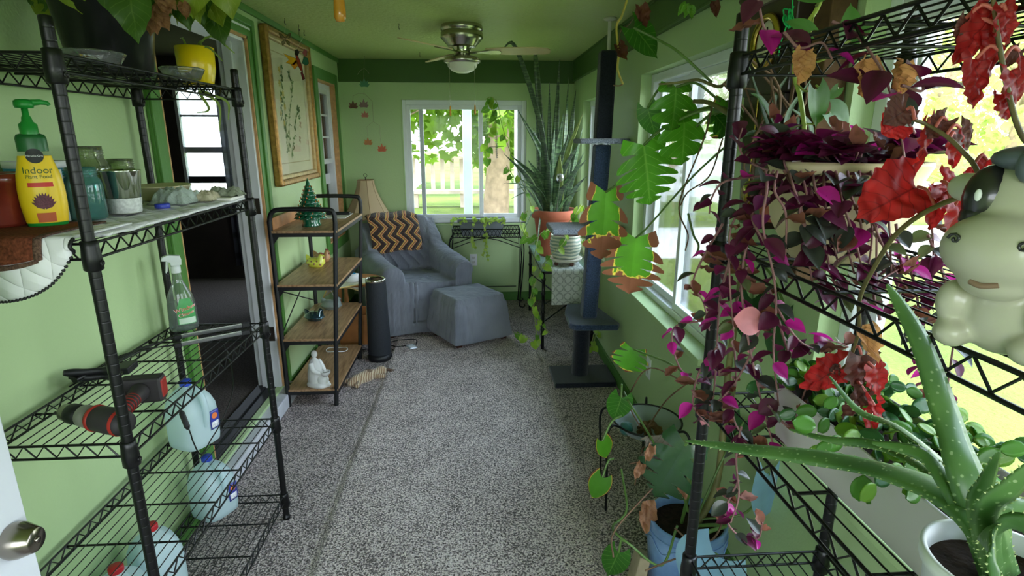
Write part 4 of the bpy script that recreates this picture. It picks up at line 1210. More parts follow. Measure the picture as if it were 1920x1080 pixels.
# hens
def hen(name, label, c, s, rz, mbody, dots=None, comb=None, cover=False):
    T = thing(name, label, 'figurine', c, None)
    R = Matrix.Rotation(rz, 4, 'Z'); M = Matrix.Translation(c) @ R @ Matrix.Scale(s, 4)
    mb = MB(); mb.M = M
    mb.lathe([(0, 0), (.42, 0), (.5, .04), (.66, .3), (.62, .45), (.5, .6), (.3, .7), (0, .73)] if not cover else [(0, 0), (.5, 0), (.52, .05), (.75, .28), (.78, .32), (.7, .36), (.62, .55), (.4, .72), (0, .78)], (0, 0, 0), 28, sx=1.25 if not cover else 1.2, sy=.75 if not cover else .85)
    mb.lathe([(.36, -.1), (.3, .15), (.21, .33), (.19, .46), (.12, .56), (0, .6)], (.55, 0, .5), 18, M=Matrix.Rotation(.22, 3, 'Y'))
    mb.tube([(.74, 0, .98), (.9, 0, .93), (.97, 0, .88)], [.08, .05, .005], 8)
    mb.lathe([(.3, -.05), (.24, .2), (.1, .45), (0, .55)], (-.6, 0, .45), 14, M=Matrix.Rotation(-.55, 3, 'Y'), sy=.6)
    body = mb.build('body', mbody, T)
    if comb:
        mb = MB(); mb.M = M
        mb.poly([(.5, -.03, 1.0), (.52, -.03, 1.18), (.6, -.03, 1.1), (.66, -.03, 1.22), (.72, -.03, 1.1), (.8, -.03, 1.14), (.78, -.03, .98)], (0, .06, 0))
        mb.ball((.86, 0, .78), .07, 8, sc3=(.6, .5, 1.3)); mb.build('comb', comb, T)
    if dots:
        mb = MB(); mb.M = M
        for a, z in ((-1.9, .25), (-1.2, .32), (-.5, .28), (-1.55, .48), (-.85, .52), (-2.5, .35), (-2.2, .5), (-.1, .45), (.6, .3), (1.4, .35), (2.2, .3)):
            r = .66 if z < .36 else .6
            n_ = V((math.cos(a) * .75, math.sin(a) * 1.25, .1)).normalized()
            mb.lathe([(.085, -.02), (.07, .012), (0, .014)], (math.cos(a) * r * 1.25, math.sin(a) * r * .75, z), 12, M=n_.to_track_quat('Z', 'Y').to_matrix())
        d_ = mb.build('polka_dot', dots, body); d_['kind'] = 'stuff'
    return T
c = onshelf(592, 500, .765); c.x = min(c.x, -1.02)
hen('hen_figurine', 'lime yellow ceramic hen with brown polka dots on the second bookshelf board', c, .085, -.5, mat('lime_glaze', (216, 218, 84), .25, 0, .5, .05, coat=.4), mat('brown_dot', (150, 104, 84), .4), mat('maroon_glaze', (134, 36, 62), .3))
hen('hen_figurine', 'tan ceramic hen just behind the lime yellow hen', c + V((.0, .16, 0)), .08, -.5, mat('tan_glaze', (178, 134, 92), .3, 0, .5, .2), None, mat('maroon_glaze', (134, 36, 62), .3))
c = onshelf(590, 600, .43); c.x = min(c.x, -1.04)
hen('hen_dish', 'dark iridescent glass hen on nest dish on the third bookshelf board', c, .078, -.35, mat('carnival_glass', (44, 74, 84), .12, .6, .6, .6, 20, coat=1), None, None, True)
hen('hen_dish', 'clear glass hen on nest dish behind the dark one on the third bookshelf board', c + V((.05, .25, 0)), .085, -.35, glassy('pressed_glass', (205, 218, 216), .35, .3), None, None, True)
# white kneeling figure
c = onshelf(607, 722, .105); c.x = -.98
m_pl = mat('white_plaster', (226, 226, 222), .6, 0, .4, .05)
T = thing('kneeling_statue', 'white plaster statue of a kneeling robed person holding a bowl on the lowest bookshelf board', 'statue', c)
Rn = Matrix.Rotation(-.4, 4, 'Z'); Mx = Matrix.Translation(c) @ Rn @ Matrix.Scale(.84, 4)
mb = MB(); mb.M = Mx; mb.lathe([(0, 0), (.075, 0), (.08, .01), (.072, .03), (0, .035)], (0, 0, 0), 24, sx=1.2, sy=.8, warp=lambda q, v: 1 + .04 * math.sin(q * 5)); mb.build('plinth', m_pl, T)
bmh = MB(); bmh.M = Mx
bmh.lathe([(.055, .02), (.06, .05), (.056, .1), (.05, .14), (.045, .17), (.03, .2), (.014, .215), (.013, .228)], (-.02, 0, 0), 22, sx=1.0, sy=.85, warp=lambda q, v: 1 + .05 * math.sin(q * 7 + v * 5))
bmh.lathe([(.035, 0), (.04, .03), (.034, .055), (0, .07)], (.035, 0, .025), 18, sx=1.3)
bmh.ball((-.016, 0, .245), .024, 14, sc3=(1, .85, 1.15)); bmh.ball((.004, 0, .242), .006, 8)
for sg in (-1, 1): bmh.tube(curve([(-.02, .04 * sg, .185), (.0, .05 * sg, .14), (.035, .03 * sg, .115), (.052, .01 * sg, .112)], 3), [.017, .018, .018, .018, .017, .016, .014, .012, .01, .008], 10)
bmh.build('figure', m_pl, T)
mb = MB(); mb.M = Mx; mb.lathe([(0, 0), (.02, 0), (.034, .022), (.036, .036), (.031, .036), (.02, .006), (0, .006)], (.068, 0, .085), 20, cap=False); mb.build('bowl', m_pl, T)

# ------------------------------------------------------------------ picture frame
FY0, FY1, FZ0, FZ1 = 3.545, 4.45, 1.305, 2.225
T = thing('framed_print', 'tall gold framed botanical print hanging on the left wall', 'picture', (XL, (FY0 + FY1) / 2, FZ0))
gold = mat('antique_gold', (158, 118, 62), .35, .65, .5, .3, 40, 60, .2); gold2 = mat('pale_gold', (178, 152, 104), .35, .5, .5, .2, 40)
def frm(mb, y0, y1, z0, z1, w, d0, d1):
    x0, x1 = XL + d0, XL + d1
    for a, b in (((y0, z0), (y0 + w, z1)), ((y1 - w, z0), (y1, z1)), ((y0 + w, z0), (y1 - w, z0 + w)), ((y0 + w, z1 - w), (y1 - w, z1))):
        mb.box((x0, a[0], a[1]), (x1, b[0], b[1]))
mb = MB(); frm(mb, FY0, FY1, FZ0, FZ1, .04, .002, .05); fr = mb.build('frame', gold, T, bevel=.012)
mb = MB(); frm(mb, FY0 + .035, FY1 - .035, FZ0 + .035, FZ1 - .035, .03, .002, .036); mb.build('inner_moulding', gold2, fr, bevel=.008)
mb = MB(); mb.box((XL + .004, FY0 + .06, FZ0 + .06), (XL + .012, FY1 - .06, FZ1 - .06)); mb.build('mat_board', mat('cream_board', (236, 226, 200), .8, 0, .3, .05), T)
mb = MB(); frm(mb, FY0 + .13, FY1 - .13, FZ0 + .13, FZ1 - .12, .006, .0125, .0128); mb.build('mat_border', mat('beige_line', (190, 168, 130), .8), T)
pr = T
st_ = MB(); lv = MB(); fl_ = MB(); bf = MB()
rnd = random.Random(21)
def PP(y, z, k=0): return V((XL + .0132 + k * .0002, FY0 + y, FZ0 + z))
def pl(mb, cy, cz, a, L, w, k=0):
    d = V((0, math.cos(a), math.sin(a))); n_ = V((0, -math.sin(a), math.cos(a))); o = PP(cy, cz, k)
    mb.add([o, o + d * L * .5 + n_ * w, o + d * L, o + d * L * .5 - n_ * w], [(0, 1, 2, 3)])
for path in ([(.28, .2), (.30, .4), (.29, .6), (.31, .72)], [(.32, .22), (.40, .45), (.5, .62), (.46, .70)], [(.36, .2), (.5, .36), (.58, .5), (.62, .42)], [(.3, .3), (.24, .42), (.25, .55)]):
    pts = curve([PP(a, b) for a, b in path], 6)
    for p, q in zip(pts, pts[1:]):
        d = (q - p).normalized(); n_ = V((0, -d.z, d.y)) * .0016
        st_.add([p - n_, q - n_, q + n_, p + n_], [(0, 1, 2, 3)])
    for p in pts[::1]:
        y, z = p.y - FY0, p.z - FZ0
        for s in range(2): pl(lv, y, z, rnd.uniform(0, 6.28), rnd.uniform(.02, .055), rnd.uniform(.005, .012), 1)
for (y, z) in ((.27, .70), (.25, .62), (.24, .52), (.3, .56), (.22, .44), (.31, .48), (.27, .38)):
    for k in range(6): pl(fl_, y, z, k * 1.05 + y * 9, .026, .006, 2)
for (y, z) in ((.61, .38), (.57, .28)):
    for k in range(4): pl(bf, y, z, k * 1.5 + .6, .03, .01, 2)
st_.build('printed_stem', mat('print_stem_green', (120, 132, 84), .8), pr)
lv.build('printed_leaf', mat('print_leaf_green', (112, 140, 92), .8), pr)['kind'] = 'stuff'
fl_.build('printed_flower', mat('print_yellow', (226, 190, 84), .8), pr)['kind'] = 'stuff'
bf.build('printed_butterfly', mat('print_rose', (190, 150, 130), .8), pr)['kind'] = 'stuff'
mb = MB(); mb.box((XL + .02, FY0 + .062, FZ0 + .062), (XL + .022, FY1 - .062, FZ1 - .062)); mb.build('glazing', glassy('picture_glass', (250, 250, 248), .12, 0, .3), T)

# hooks and suncatchers
def hook(name, label, p, L=.045):
    mb = MB(); p = V(p)
    mb.tube([p, p - V((0, 0, .012)), ] + [p + V((0, .011 * math.sin(a), -.024 - .011 * math.cos(a) + 0 )) for a in [-PI + 0.0 + i * .55 for i in range(9)]], .0018, 6)
    return solo(mb.build(name, black, origin=p), label, 'hook')
h1 = W(534, 34, z=ZC); h2 = W(560, 46, z=ZC); h3 = W(570, 56, z=ZC)
hook('ceiling_hook', 'black ceiling hook above the gold frame, nearest, holding the clear butterfly', h1)
hook('ceiling_hook', 'black ceiling hook above the gold frame, middle one with a black loop', h2)
hook('ceiling_hook', 'empty black ceiling hook above the gold frame, nearest the hummingbird', h3)
h4 = W(683, 104, z=ZC); h5 = W(787, 98, z=ZC); h6 = W(748, 44, z=ZC)
hook('ceiling_hook', 'black ceiling hook in the far left corner holding the flower mobile', h4)
hook('ceiling_hook', 'small bare ceiling hook left of the fan near the dark band', h5)
hook('ceiling_hook', 'white ceiling hook between the wooden pull and the fan', h6)
# butterfly
c = W(535, 72, x=h1.x)
T = thing('butterfly_suncatcher', 'small clear wire butterfly hanging on a string in front of the gold frame', 'suncatcher', c)
mb = MB(); mb.tube([h1 - V((0, 0, .035)), c + V((0, 0, .03))], .0012, 5); mb.build('string', mat('white_string', (220, 220, 205), .8), T)
mb = MB()
for sg in (-1, 1):
    mb.tube([c + V((sg * y, 0, z)) for y, z in ((0, .0), (.02, .025), (.035, .03), (.03, .005), (0, -.005), (.025, -.02), (.02, -.04), (.008, -.03), (0, -.008))], .0016, 5)
mb.build('wire_wing', mat('pewter_wire', (88, 80, 64), .4, .8), T)
mb = MB()
for sg in (-1, 1): mb.poly([c + V((sg * y, -.0006, z)) for y, z in ((0, .0), (.02, .025), (.035, .03), (.03, .005))], (0, .0012, 0)); mb.poly([c + V((sg * y, -.0006, z)) for y, z in ((0, -.005), (.025, -.02), (.02, -.04), (.008, -.03))], (0, .0012, 0))
mb.build('glass_wing', glassy('smoky_glass', (200, 190, 160), .3, .2), T)
mb = MB(); p = h2 - V((0, 0, .03)); mb.tube([p, p + V((0, -.01, -.03)), p + V((0, 0, -.055)), p + V((0, .01, -.03)), p], .0015, 5)
solo(mb.build('wire_loop', black, origin=p), 'black wire loop hanging from the middle hook above the gold frame', 'hook')
# hummingbird
c = W(556, 112, x=-1.08)
T = thing('hummingbird_suncatcher', 'stained glass hummingbird with yellow wings hanging in front of the framed print', 'suncatcher', c)
def gp(name, pts, col, par):
    mb = MB(); mb.poly([c + V((y * .9, 0, z)) for y, z in pts], (0, .003, 0)); o = mb.build(name, mat('stained_' + name + col[0], col[1], .2, 0, .6, .1, coat=.5), par)
    mb = MB(); P_ = [c + V((y * .9, .0015, z)) for y, z in pts]; mb.tube(P_ + [P_[0]], .0018, 5); mb.build('lead_edge', black, o); return o
gp('wing', [(0, .005), (-.085, .035), (-.05, .0), (-.075, -.018), (-.02, -.03), (.005, -.01)], ('y', (236, 176, 40)), T)
gp('wing', [(.0, .0), (-.04, -.03), (-.02, -.055), (.01, -.03)], ('o', (224, 140, 40)), T)
gp('body', [(-.005, .03), (.012, .02), (.03, -.03), (.035, -.07), (.02, -.06), (.0, -.02)], ('r', (150, 52, 40)), T)
gp('head', [(-.01, .03), (-.005, .055), (.012, .06), (.022, .045), (.012, .025)], ('d', (46, 34, 40)), T)
gp('tail', [(.03, -.065), (.045, -.11), (.03, -.118), (.02, -.075)], ('m', (110, 46, 50)), T)
gp('flower', [(.045, .04), (.06, .062), (.075, .05), (.07, .025), (.055, .02)], ('p', (168, 84, 96)), T)
gp('leaf', [(.05, .015), (.075, .01), (.08, -.02), (.06, -.032), (.035, -.02)], ('g', (38, 110, 84)), T)
mb = MB(); mb.tube([c + V((.018, .0015, .048)), c + V((.05, .0015, .045))], .0018, 5); mb.build('beak', black, T)
mb = MB(); mb.tube([h3 - V((0, 0, .035)), c + V((.0015, .005, .06))], .0008, 5); mb.build('string', mat('white_string', (220, 220, 205), .8), T)
# wooden pull on its cord
c = W(637, 20, y=1.75)
T = thing('wooden_pull', 'turned amber wooden pull hanging from the ceiling near the camera', 'pull', c + V((0, 0, -.03)))
mb = MB(); mb.lathe([(0, -.03), (.012, -.028), (.0165, -.018), (.0165, 0), (.013, .06), (.009, .1), (0, .102)], c, 24); mb.build('wooden_knob', mat('amber_wood', (206, 138, 44), .25, 0, .5, .15, 20, coat=.5), T)
mb = MB(); mb.tube([c + V((0, 0, .1)), V((c.x, c.y, ZC))], .0015, 6); mb.build('cord', mat('white_string', (220, 220, 205), .8), T)

# lotus flower mobile
lot = [(683, 155, ('green', (120, 190, 150)), .05), (662, 196, ('umber', (150, 110, 90)), .048), (682, 194, ('mauve', (190, 160, 160)), .048), (684, 214, ('rose', (222, 150, 130)), .04), (690, 265, ('ochre', (214, 150, 60)), .046), (716, 277, ('peach', (232, 140, 96)), .05)]
names = ['pale green glass lotus, topmost of the corner mobile', 'brown glass lotus, leftmost of the corner mobile', 'mauve glass lotus beside the brown one in the corner mobile', 'small rose glass lotus below the mauve one in the corner mobile', 'ochre glass lotus low on the left of the corner mobile', 'peach glass lotus, lowest of the corner mobile']
YM = 5.25
T = thing('flower_mobile', 'thin wire mobile of glass lotus flowers hanging in the far left corner', 'mobile', W(683, 104, y=YM))
h4y = W(683, 112, y=YM)
wire = mat('mobile_wire', (150, 146, 120), .4, .6)
for path in ([(683, 104), (682, 150)], [(670, 140), (676, 132), (683, 128), (690, 134), (692, 138)], [(683, 166), (682, 178)], [(662, 180), (672, 175), (684, 176), (698, 190)], [(698, 190), (700, 228)], [(688, 238), (694, 232), (700, 228), (712, 236)], [(688, 238), (689, 256)], [(712, 236), (714, 266)], [(662, 180), (662, 186)]):
    mb = MB(); mb.tube([W(a, b, y=YM) for a, b in path], .0013, 5); mb.build('wire', wire, T)
for (px, py, (nm, cl_), s), lab in zip(lot, names):
    s *= 1.3
    c = W(px, py, y=YM)
    f_ = MB()
    for a, L in ((-1.15, .75), (-.6, .95), (0, 1.1), (.6, .95), (1.15, .75)):
        d = V((math.sin(a), 0, math.cos(a))); n_ = V((d.z, 0, -d.x)); o = c + V((0, 0, -s * .5))
        f_.poly([o, o + d * L * s * .5 + n_ * s * .22, o + d * L * s, o + d * L * s * .55 - n_ * s * .22], (0, .003, 0))
    o = f_.build('glass_lotus', glassy('lotus_' + nm, cl_, .3, .55), T, label=lab)

# ------------------------------------------------------------------ ceiling fan
FC = W(866, 75, y=3.85); FC.z = ZC
T = thing('ceiling_fan', 'brushed nickel flush mount ceiling fan with pale blades and a frosted light', 'ceiling fan', FC)
mb = MB(); mb.lathe([(.128, 0), (.132, -.01), (.132, -.03), (.124, -.034), (.124, -.04), (.132, -.045), (.134, -.075), (.12, -.09), (.092, -.12), (.088, -.128), (.0, -.13)], FC, 48); mb.build('motor_housing', steel, T)
mb = MB(); mb.lathe([(.06, -.128), (.05, -.15), (.052, -.175), (.06, -.178)], FC, 32); mb.build('neck', chrome, T)
mb = MB(); mb.lathe([(.052, -.175), (.105, -.19), (.118, -.203), (.118, -.215), (.1, -.225), (0, -.225)], FC, 44); mb.build('light_fitting', steel, T)
mb = MB(); mb.lathe([(.098, -.223), (.092, -.245), (.07, -.268), (.04, -.28), (0, -.284)], FC, 40); mb.build('light_bowl', mat('frosted_opal_glass', (236, 234, 224), .3, 0, .5, 0), T)
m_bl = mat('maple_fan_blade', (214, 190, 152), .4, 0, .5, .08, 6); m_bl2 = mat('blade_bracket', (160, 154, 144), .25, 1)
for k, a in enumerate((-.10, 2.0, 4.09)):
    R = Matrix.Rotation(a, 4, 'Z'); M = Matrix.Translation(FC + V((0, 0, -.155))) @ R @ Matrix.Rotation(-.20, 4, 'X')
    mb = MB(); mb.M = M
    mb.poly([(.15, -.045, 0), (.26, -.066, 0), (.46, -.068, 0), (.54, -.05, 0), (.56, -.02, 0), (.56, .03, 0), (.53, .055, 0), (.36, .062, 0), (.24, .055, 0), (.15, .04, 0)], (0, 0, .006))
    b_ = mb.build('blade', m_bl, T, bevel=.002)
    mb = MB(); mb.M = M
    mb.poly([(.05, -.02, -.006), (.12, -.014, -.006), (.18, -.034, -.006), (.24, -.03, -.006), (.25, 0, -.006), (.24, .03, -.006), (.18, .034, -.006), (.12, .014, -.006), (.05, .02, -.006)], (0, 0, .006)); mb.build('blade_bracket', m_bl2, b_, bevel=.001)
for px, L in ((843, 207), (890, 205)):
    p = W(px, 150, y=3.80); q = W(px, L, y=3.80); q.x = p.x; q.y = p.y
    top = V((p.x, p.y, FC.z - .2))
    mb = MB(); mb.tube([top, q + V((0, 0, .03))], .0012, 5); ch = mb.build('pull_chain', chrome, T)
    mb = MB(); mb.lathe([(0, -.035), (.006, -.03), (.0065, -.01), (.004, .025), (0, .03)], q, 12); mb.build('chain_pull', mat('amber_wood', (206, 138, 44), .25, 0, .5, .15, 20, coat=.5), ch)
# ------------------------------------------------------------------ armchair and ottoman under grey slipcovers
def slip(name):
    t = NT(name)
    co = t.geo()
    c = t.ramp(t.noise(co, 4, 3), [(.3, (136, 142, 156)), (.7, (164, 169, 182))])
    wv = t.node('TexWave'); wv.inputs['Scale'].default_value = 70; wv.inputs['Distortion'].default_value = 1.5; t.link(co, wv.inputs[0])
    mp = t.node('Mapping'); mp.inputs['Scale'].default_value = (9, 9, 2.0); mp.inputs['Rotation'].default_value = (.3, .5, .4); t.link(co, mp.inputs[0])
    h = t.math('ADD', t.math('MULTIPLY', wv.outputs['Fac'], .10), t.math('MULTIPLY', t.noise(mp.outputs[0], 1.3, 3), 1.6))
    return t.done(t.bsdf(c, .95, 0, .15, t.bump(h, 1, .045), 0, .25))
m_slip = slip('grey_slipcover')
folds = bpy.data.textures.new('cloth_folds', 'MARBLE'); folds.noise_scale = .35; folds.turbulence = 3.5
lump = bpy.data.textures.new('cloth_lumps', 'CLOUDS'); lump.noise_scale = .22
def soften(o, vox=.02, smooth=10, amt=.03, lamt=.03):
    md = o.modifiers.new('remesh', 'REMESH'); md.mode = 'VOXEL'; md.voxel_size = vox; md.use_smooth_shade = True
    md = o.modifiers.new('smooth', 'SMOOTH'); md.factor = .6; md.iterations = smooth
    md = o.modifiers.new('lumps', 'DISPLACE'); md.texture = lump; md.strength = lamt; md.mid_level = .5
    md = o.modifiers.new('folds', 'DISPLACE'); md.texture = folds; md.strength = amt; md.mid_level = .5
    md = o.modifiers.new('smooth2', 'SMOOTH'); md.factor = .4; md.iterations = 2
# armchair: local x to its left arm, local -y to the front
def local(C, a):
    Mt = Matrix.Translation(C) @ Matrix.Rotation(a, 4, 'Z')
    return Mt
CH = V((-.55, 4.90, 0))
Mc = local(CH, .46)
T = thing('armchair', 'armchair under a loose grey slipcover in the far left corner', 'armchair', CH)
mb = MB(); mb.M = Mc
for sg in (-1, 1):
    mb.hexa([(.24, -.38, .03), (.41, -.38, .03), (.41, .36, .03), (.24, .36, .03)] if sg > 0 else [(-.39, -.38, .03), (-.24, -.38, .03), (-.24, .36, .03), (-.39, .36, .03)],
            [(.23, -.38, .5), (.41, -.38, .5), (.41, .36, .56), (.23, .36, .56)] if sg > 0 else [(-.39, -.38, .5), (-.23, -.38, .5), (-.23, .36, .56), (-.39, .36, .56)])
    mb.tube([(sg * .315, -.40, .495), (sg * .315, 0, .53), (sg * .31, .36, .60)], .095, 20)
    mb.poly([(sg * .30 - .055, -.12, .5), (sg * .30 - .055, .14, .66), (sg * .30 - .055, .34, .88), (sg * .30 - .055, .40, .8), (sg * .30 - .055, .40, .4), (sg * .30 - .055, -.1, .4)], (.10, 0, 0))
mb.box((-.26, -.35, .03), (.26, .36, .40)); mb.box((-.24, -.36, .3), (.24, .25, .43))
mb.hexa([(-.37, .17, .05), (.37, .17, .05), (.37, .41, .05), (-.37, .41, .05)], [(-.28, .31, .89), (.26, .31, .89), (.26, .42, .89), (-.28, .42, .89)])
mb.hexa([(-.40, -.395, .01), (.42, -.395, .01), (.42, .41, .01), (-.40, .41, .01)], [(-.395, -.385, .1), (.415, -.385, .1), (.415, .40, .1), (-.395, .40, .1)])
for x0, x1, z1, r in ((-.22, -.05, .46, .016), (-.15, .06, .45, .018), (-.06, .15, .45, .015), (.04, .2, .50, .018), (.12, .22, .56, .014), (.2, .24, .62, .016), (-.24, -.16, .5, .014), (.0, .22, .60, .012), (-.19, .1, .52, .011), (.23, .235, .7, .014)):
    mb.tube(curve([(x0, .312, .86), ((x0 + x1) / 2 - .02, .265, (.86 + z1) / 2 - .02), (x1, .215, z1)], 5), r, 8)
for x0, y0, x1, y1 in ((-.2, .15, .2, .05), (-.22, .0, .1, -.2), (.2, -.05, -.1, -.3), (-.1, .18, .22, -.1)):
    mb.tube(curve([(x0, y0, .432), ((x0 + x1) / 2, (y0 + y1) / 2 + .03, .432), (x1, y1, .43)], 4), .013, 8)
for k in range(7):
    x = -.37 + .04 * k; mb.tube([(x + .01, -.385, .46), (x, -.388, .04)], .009 + .004 * (k % 2), 8)
for k in range(5):
    x = .25 + .035 * k; mb.tube([(x + .01, -.385, .46), (x, -.388, .04)], .009 + .004 * (k % 2), 8)
for k in range(6):
    y = -.3 + .12 * k; mb.tube([(-.388, y, .46), (-.393, y - .05, .05)], .011, 8)
for sg in (-1, 1):
    mb.tube([(sg * .235, -.385, .5), (sg * .235, -.385, .05)], .014, 8); mb.tube([(sg * .395, -.38, .48), (sg * .395, -.385, .05)], .014, 8)
o = mb.build('slipcover', m_slip, T)
soften(o, .011, 4, .03, .02)
mb = MB(); mb.M = Mc
for sx in (-.34, .34):
    for sy in (-.33, .35): mb.box((sx - .02, sy - .02, 0), (sx + .02, sy + .02, .05))
mb.build('foot', mat('dark_walnut', (62, 34, 26), .4, 0, .5, .2, 20), T)['kind'] = 'stuff'
OT = V((-.06, 4.41, 0)); Mo = local(OT, .50)
T = thing('ottoman', 'square ottoman under a grey slipcover in front of the armchair', 'ottoman', OT)
mb = MB(); mb.M = Mo
mb.hexa([(-.25, -.25, .055), (.25, -.25, .055), (.25, .25, .055), (-.25, .25, .055)], [(-.235, -.235, .34), (.235, -.235, .34), (.235, .235, .34), (-.235, .235, .34)])
mb.hexa([(-.235, -.235, .3), (.235, -.235, .3), (.235, .235, .3), (-.235, .235, .3)], [(-.21, -.21, .40), (.21, -.21, .40), (.21, .21, .40), (-.21, .21, .40)])
mb.hexa([(-.262, -.262, .05), (.262, -.262, .05), (.262, .262, .05), (-.262, .262, .05)], [(-.25, -.25, .14), (.25, -.25, .14), (.25, .25, .14), (-.25, .25, .14)])
rnd = random.Random(3)
for k in range(40):
    a = k * PI / 20; u_, v_ = math.cos(a), math.sin(a); m_ = max(abs(u_), abs(v_)); u_, v_ = u_ / m_, v_ / m_
    tw_ = rnd.uniform(-.05, .05)
    mb.tube([(u_ * .232, v_ * .232, .33 - rnd.uniform(0, .1)), (u_ * .256 + tw_ * abs(v_) * (abs(u_) < .9), v_ * .256 + tw_ * abs(u_) * (abs(v_) < .9), .06)], rnd.uniform(.005, .012), 6)
mb.ball((0, 0, .37), .2, 28, 0, (1, 1, .30)); mb.tube([(-.2, .1, .398), (.18, -.15, .40)], .01, 8); mb.tube([(-.2, -.12, .40), (.1, -.2, .395)], .009, 8)
o = mb.build('slipcover', m_slip, T); soften(o, .010, 7, .012, .02)
for sx in (-.2, .2):
    for sy in (-.2, .2):
        mb = MB(); mb.M = Mo; mb.hexa([(sx - .018, sy - .018, 0), (sx + .018, sy - .018, 0), (sx + .018, sy + .018, 0), (sx - .018, sy + .018, 0)], [(sx - .026, sy - .026, .08), (sx + .026, sy - .026, .08), (sx + .026, sy + .026, .08), (sx - .026, sy + .026, .08)])
        mb.build('leg', mat('dark_walnut', (62, 34, 26), .4, 0, .5, .2, 20), T)

# crocheted afghan over the chair back
t = NT('chevron_afghan')
u, v = t.uv()
zz = t.math('MULTIPLY', t.math('PINGPONG', t.math('MULTIPLY', v, 2.6), .5), .30)
x = t.math('FRACT', t.math('MULTIPLY', t.math('ADD', u, zz), 5.5))
nz = t.noise(t.obj(), 30, 2)
x2 = t.math('ADD', x, t.math('MULTIPLY', t.math('SUBTRACT', nz, .5), .12))
col = t.ramp(x2, [(.0, (54, 34, 32)), (.46, (60, 36, 34)), (.5, (222, 176, 96)), (.62, (226, 180, 100)), (.66, (110, 60, 40)), (.74, (204, 120, 74)), (.84, (232, 190, 116)), (.9, (60, 36, 34))], 'CONSTANT')
m_afg = t.done(t.bsdf(col, .95, 0, .15, t.bump(t.math('ADD', t.noise(t.obj(), 160, 2), t.math('PINGPONG', t.math('MULTIPLY', x, 2.0), .5)), .9, .015), 0, .4))
def afg(u, v):
    x = -.30 + .45 * u
    w_ = .012 * math.sin(u * 9 + v * 3)
    edge_ = .02 * (1 - (2 * u - 1) ** 4)
    if v < .12: return V((x * .97, .40 - .1 * v / .12, .905 + edge_ * 1.0 + w_ * .5))
    q = (v - .12) / .88
    return V((x, .300 - .12 * q - edge_ - .02 * math.sin(q * PI) - .012, .915 - .30 * q + w_ * .6))
mb = MB(); mb.M = Mc; mb.grid(afg, 40, 34)
o = mb.build('crocheted_afghan', m_afg, origin=Mc @ V((0, .3, .8)), solid=.035)
solo(o, 'brown, gold and orange chevron striped afghan folded over the armchair back', 'blanket')

# ------------------------------------------------------------------ floor lamp in the corner
LC = V((-.985, 5.28, 0))
T = thing('floor_lamp', 'lamp with a scalloped cream bell shade standing in the corner behind the armchair', 'lamp', LC)
mb = MB(); mb.lathe([(0, 0), (.10, 0), (.10, .012), (.03, .025), (.012, .04)], LC, 28); mb.build('base', mat('dark_bronze', (52, 42, 34), .35, .7), T)
mb = MB(); mb.tube([LC + V((0, 0, .03)), LC + V((0, 0, 1.2))], .010, 12); mb.build('pole', mat('dark_bronze', (52, 42, 34), .35, .7), T)
t = NT('cream_lampshade'); p = t.bsdf(lin((222, 200, 164)), .85); tr = t.node('BsdfTranslucent'); tr.inputs[0].default_value = lin((226, 196, 150)); m_sh = t.done(t.mixs(.3, p, tr.outputs[0]))
N = 8
def shade_r(q, v):
    ph = (q / (2 * PI) * N) % 1
    return 1 - .055 * (1 - (2 * ph - 1) ** 2)
mb = MB()
def shf(u, v):
    q = 2 * PI * u; ph = (u * N) % 1
    r = .072 + .133 * (v ** 1.55) ; r *= 1 - .05 * (1 - (2 * ph - 1) ** 2)
    z = 1.225 - .315 * v - .028 * max(0, v - .8) / .2 * math.sin(PI * ph)
    return LC + V((r * math.cos(q + .3), r * math.sin(q + .3), z))
mb.grid(shf, 96, 16); sd = mb.build('lamp_shade', m_sh, T, solid=.002)
mb = MB()
for k in range(N): mb.tube([shf((k + .001) / N, v / 12) for v in range(13)], .0028, 5)
mb.tube([shf(u / 96, 1) for u in range(97)], .0032, 5); mb.tube([shf(u / 96, 0) for u in range(97)], .0032, 5)
mb.build('shade_piping', mat('tan_piping', (170, 136, 98), .8), sd)
mb = MB(); mb.tube([LC + V((.016 * math.sin(a), 0, 1.265 - .016 * math.cos(a))) for a in [i * .45 for i in range(15)]], .002, 6); mb.tube([LC + V((0, 0, 1.2)), LC + V((0, 0, 1.25))], .004, 8); mb.tube([LC + V((-.07, 0, 1.222)), LC + V((.07, 0, 1.222))], .0015, 5); mb.build('finial', mat('dark_bronze', (52, 42, 34), .35, .7), T)

# ------------------------------------------------------------------ round side table with magazine rack
TC = V((-.90, 4.25, 0)); zt = .55
T = thing('side_table', 'round topped oak side table with a magazine pocket between bookshelf and armchair', 'table', TC)
mb = MB(); mb.lathe([(0, zt - .02), (.18, zt - .02), (.19, zt - .01), (.186, zt), (0, zt)], TC, 44, sx=.95, sy=.95); mb.build('table_top', m_oak3, T)
for x, y in ((-.12, -.1), (.09, -.1), (-.12, .1), (.09, .1)):
    mb = MB(); mb.lathe([(.016, 0), (.02, .02), (.02, .2), (.013, .23), (.019, .27), (.013, .31), (.02, .36), (.013, .42), (.02, .5), (.018, zt - .02)], TC + V((x, y, 0)), 14); mb.build('leg', m_oak3, T)
for y in (-.115, .115):
    mb = MB(); mb.hexa([TC + V(q) for q in ((-.14, y - .008, .06), (.10, y - .008, .06), (.10, y + .008, .06), (-.14, y + .008, .06))], [TC + V(q) for q in ((-.14, y - .008, .30), (.11, y - .008, .30), (.11, y + .008, .30), (-.14, y + .008, .30))]); mb.build('rack_side', m_oak3, T, bevel=.005)
mb = MB(); mb.box(TC + V((-.12, -.107, .07)), TC + V((.09, .107, .085))); mb.build('rack_floor', m_oak3, T)
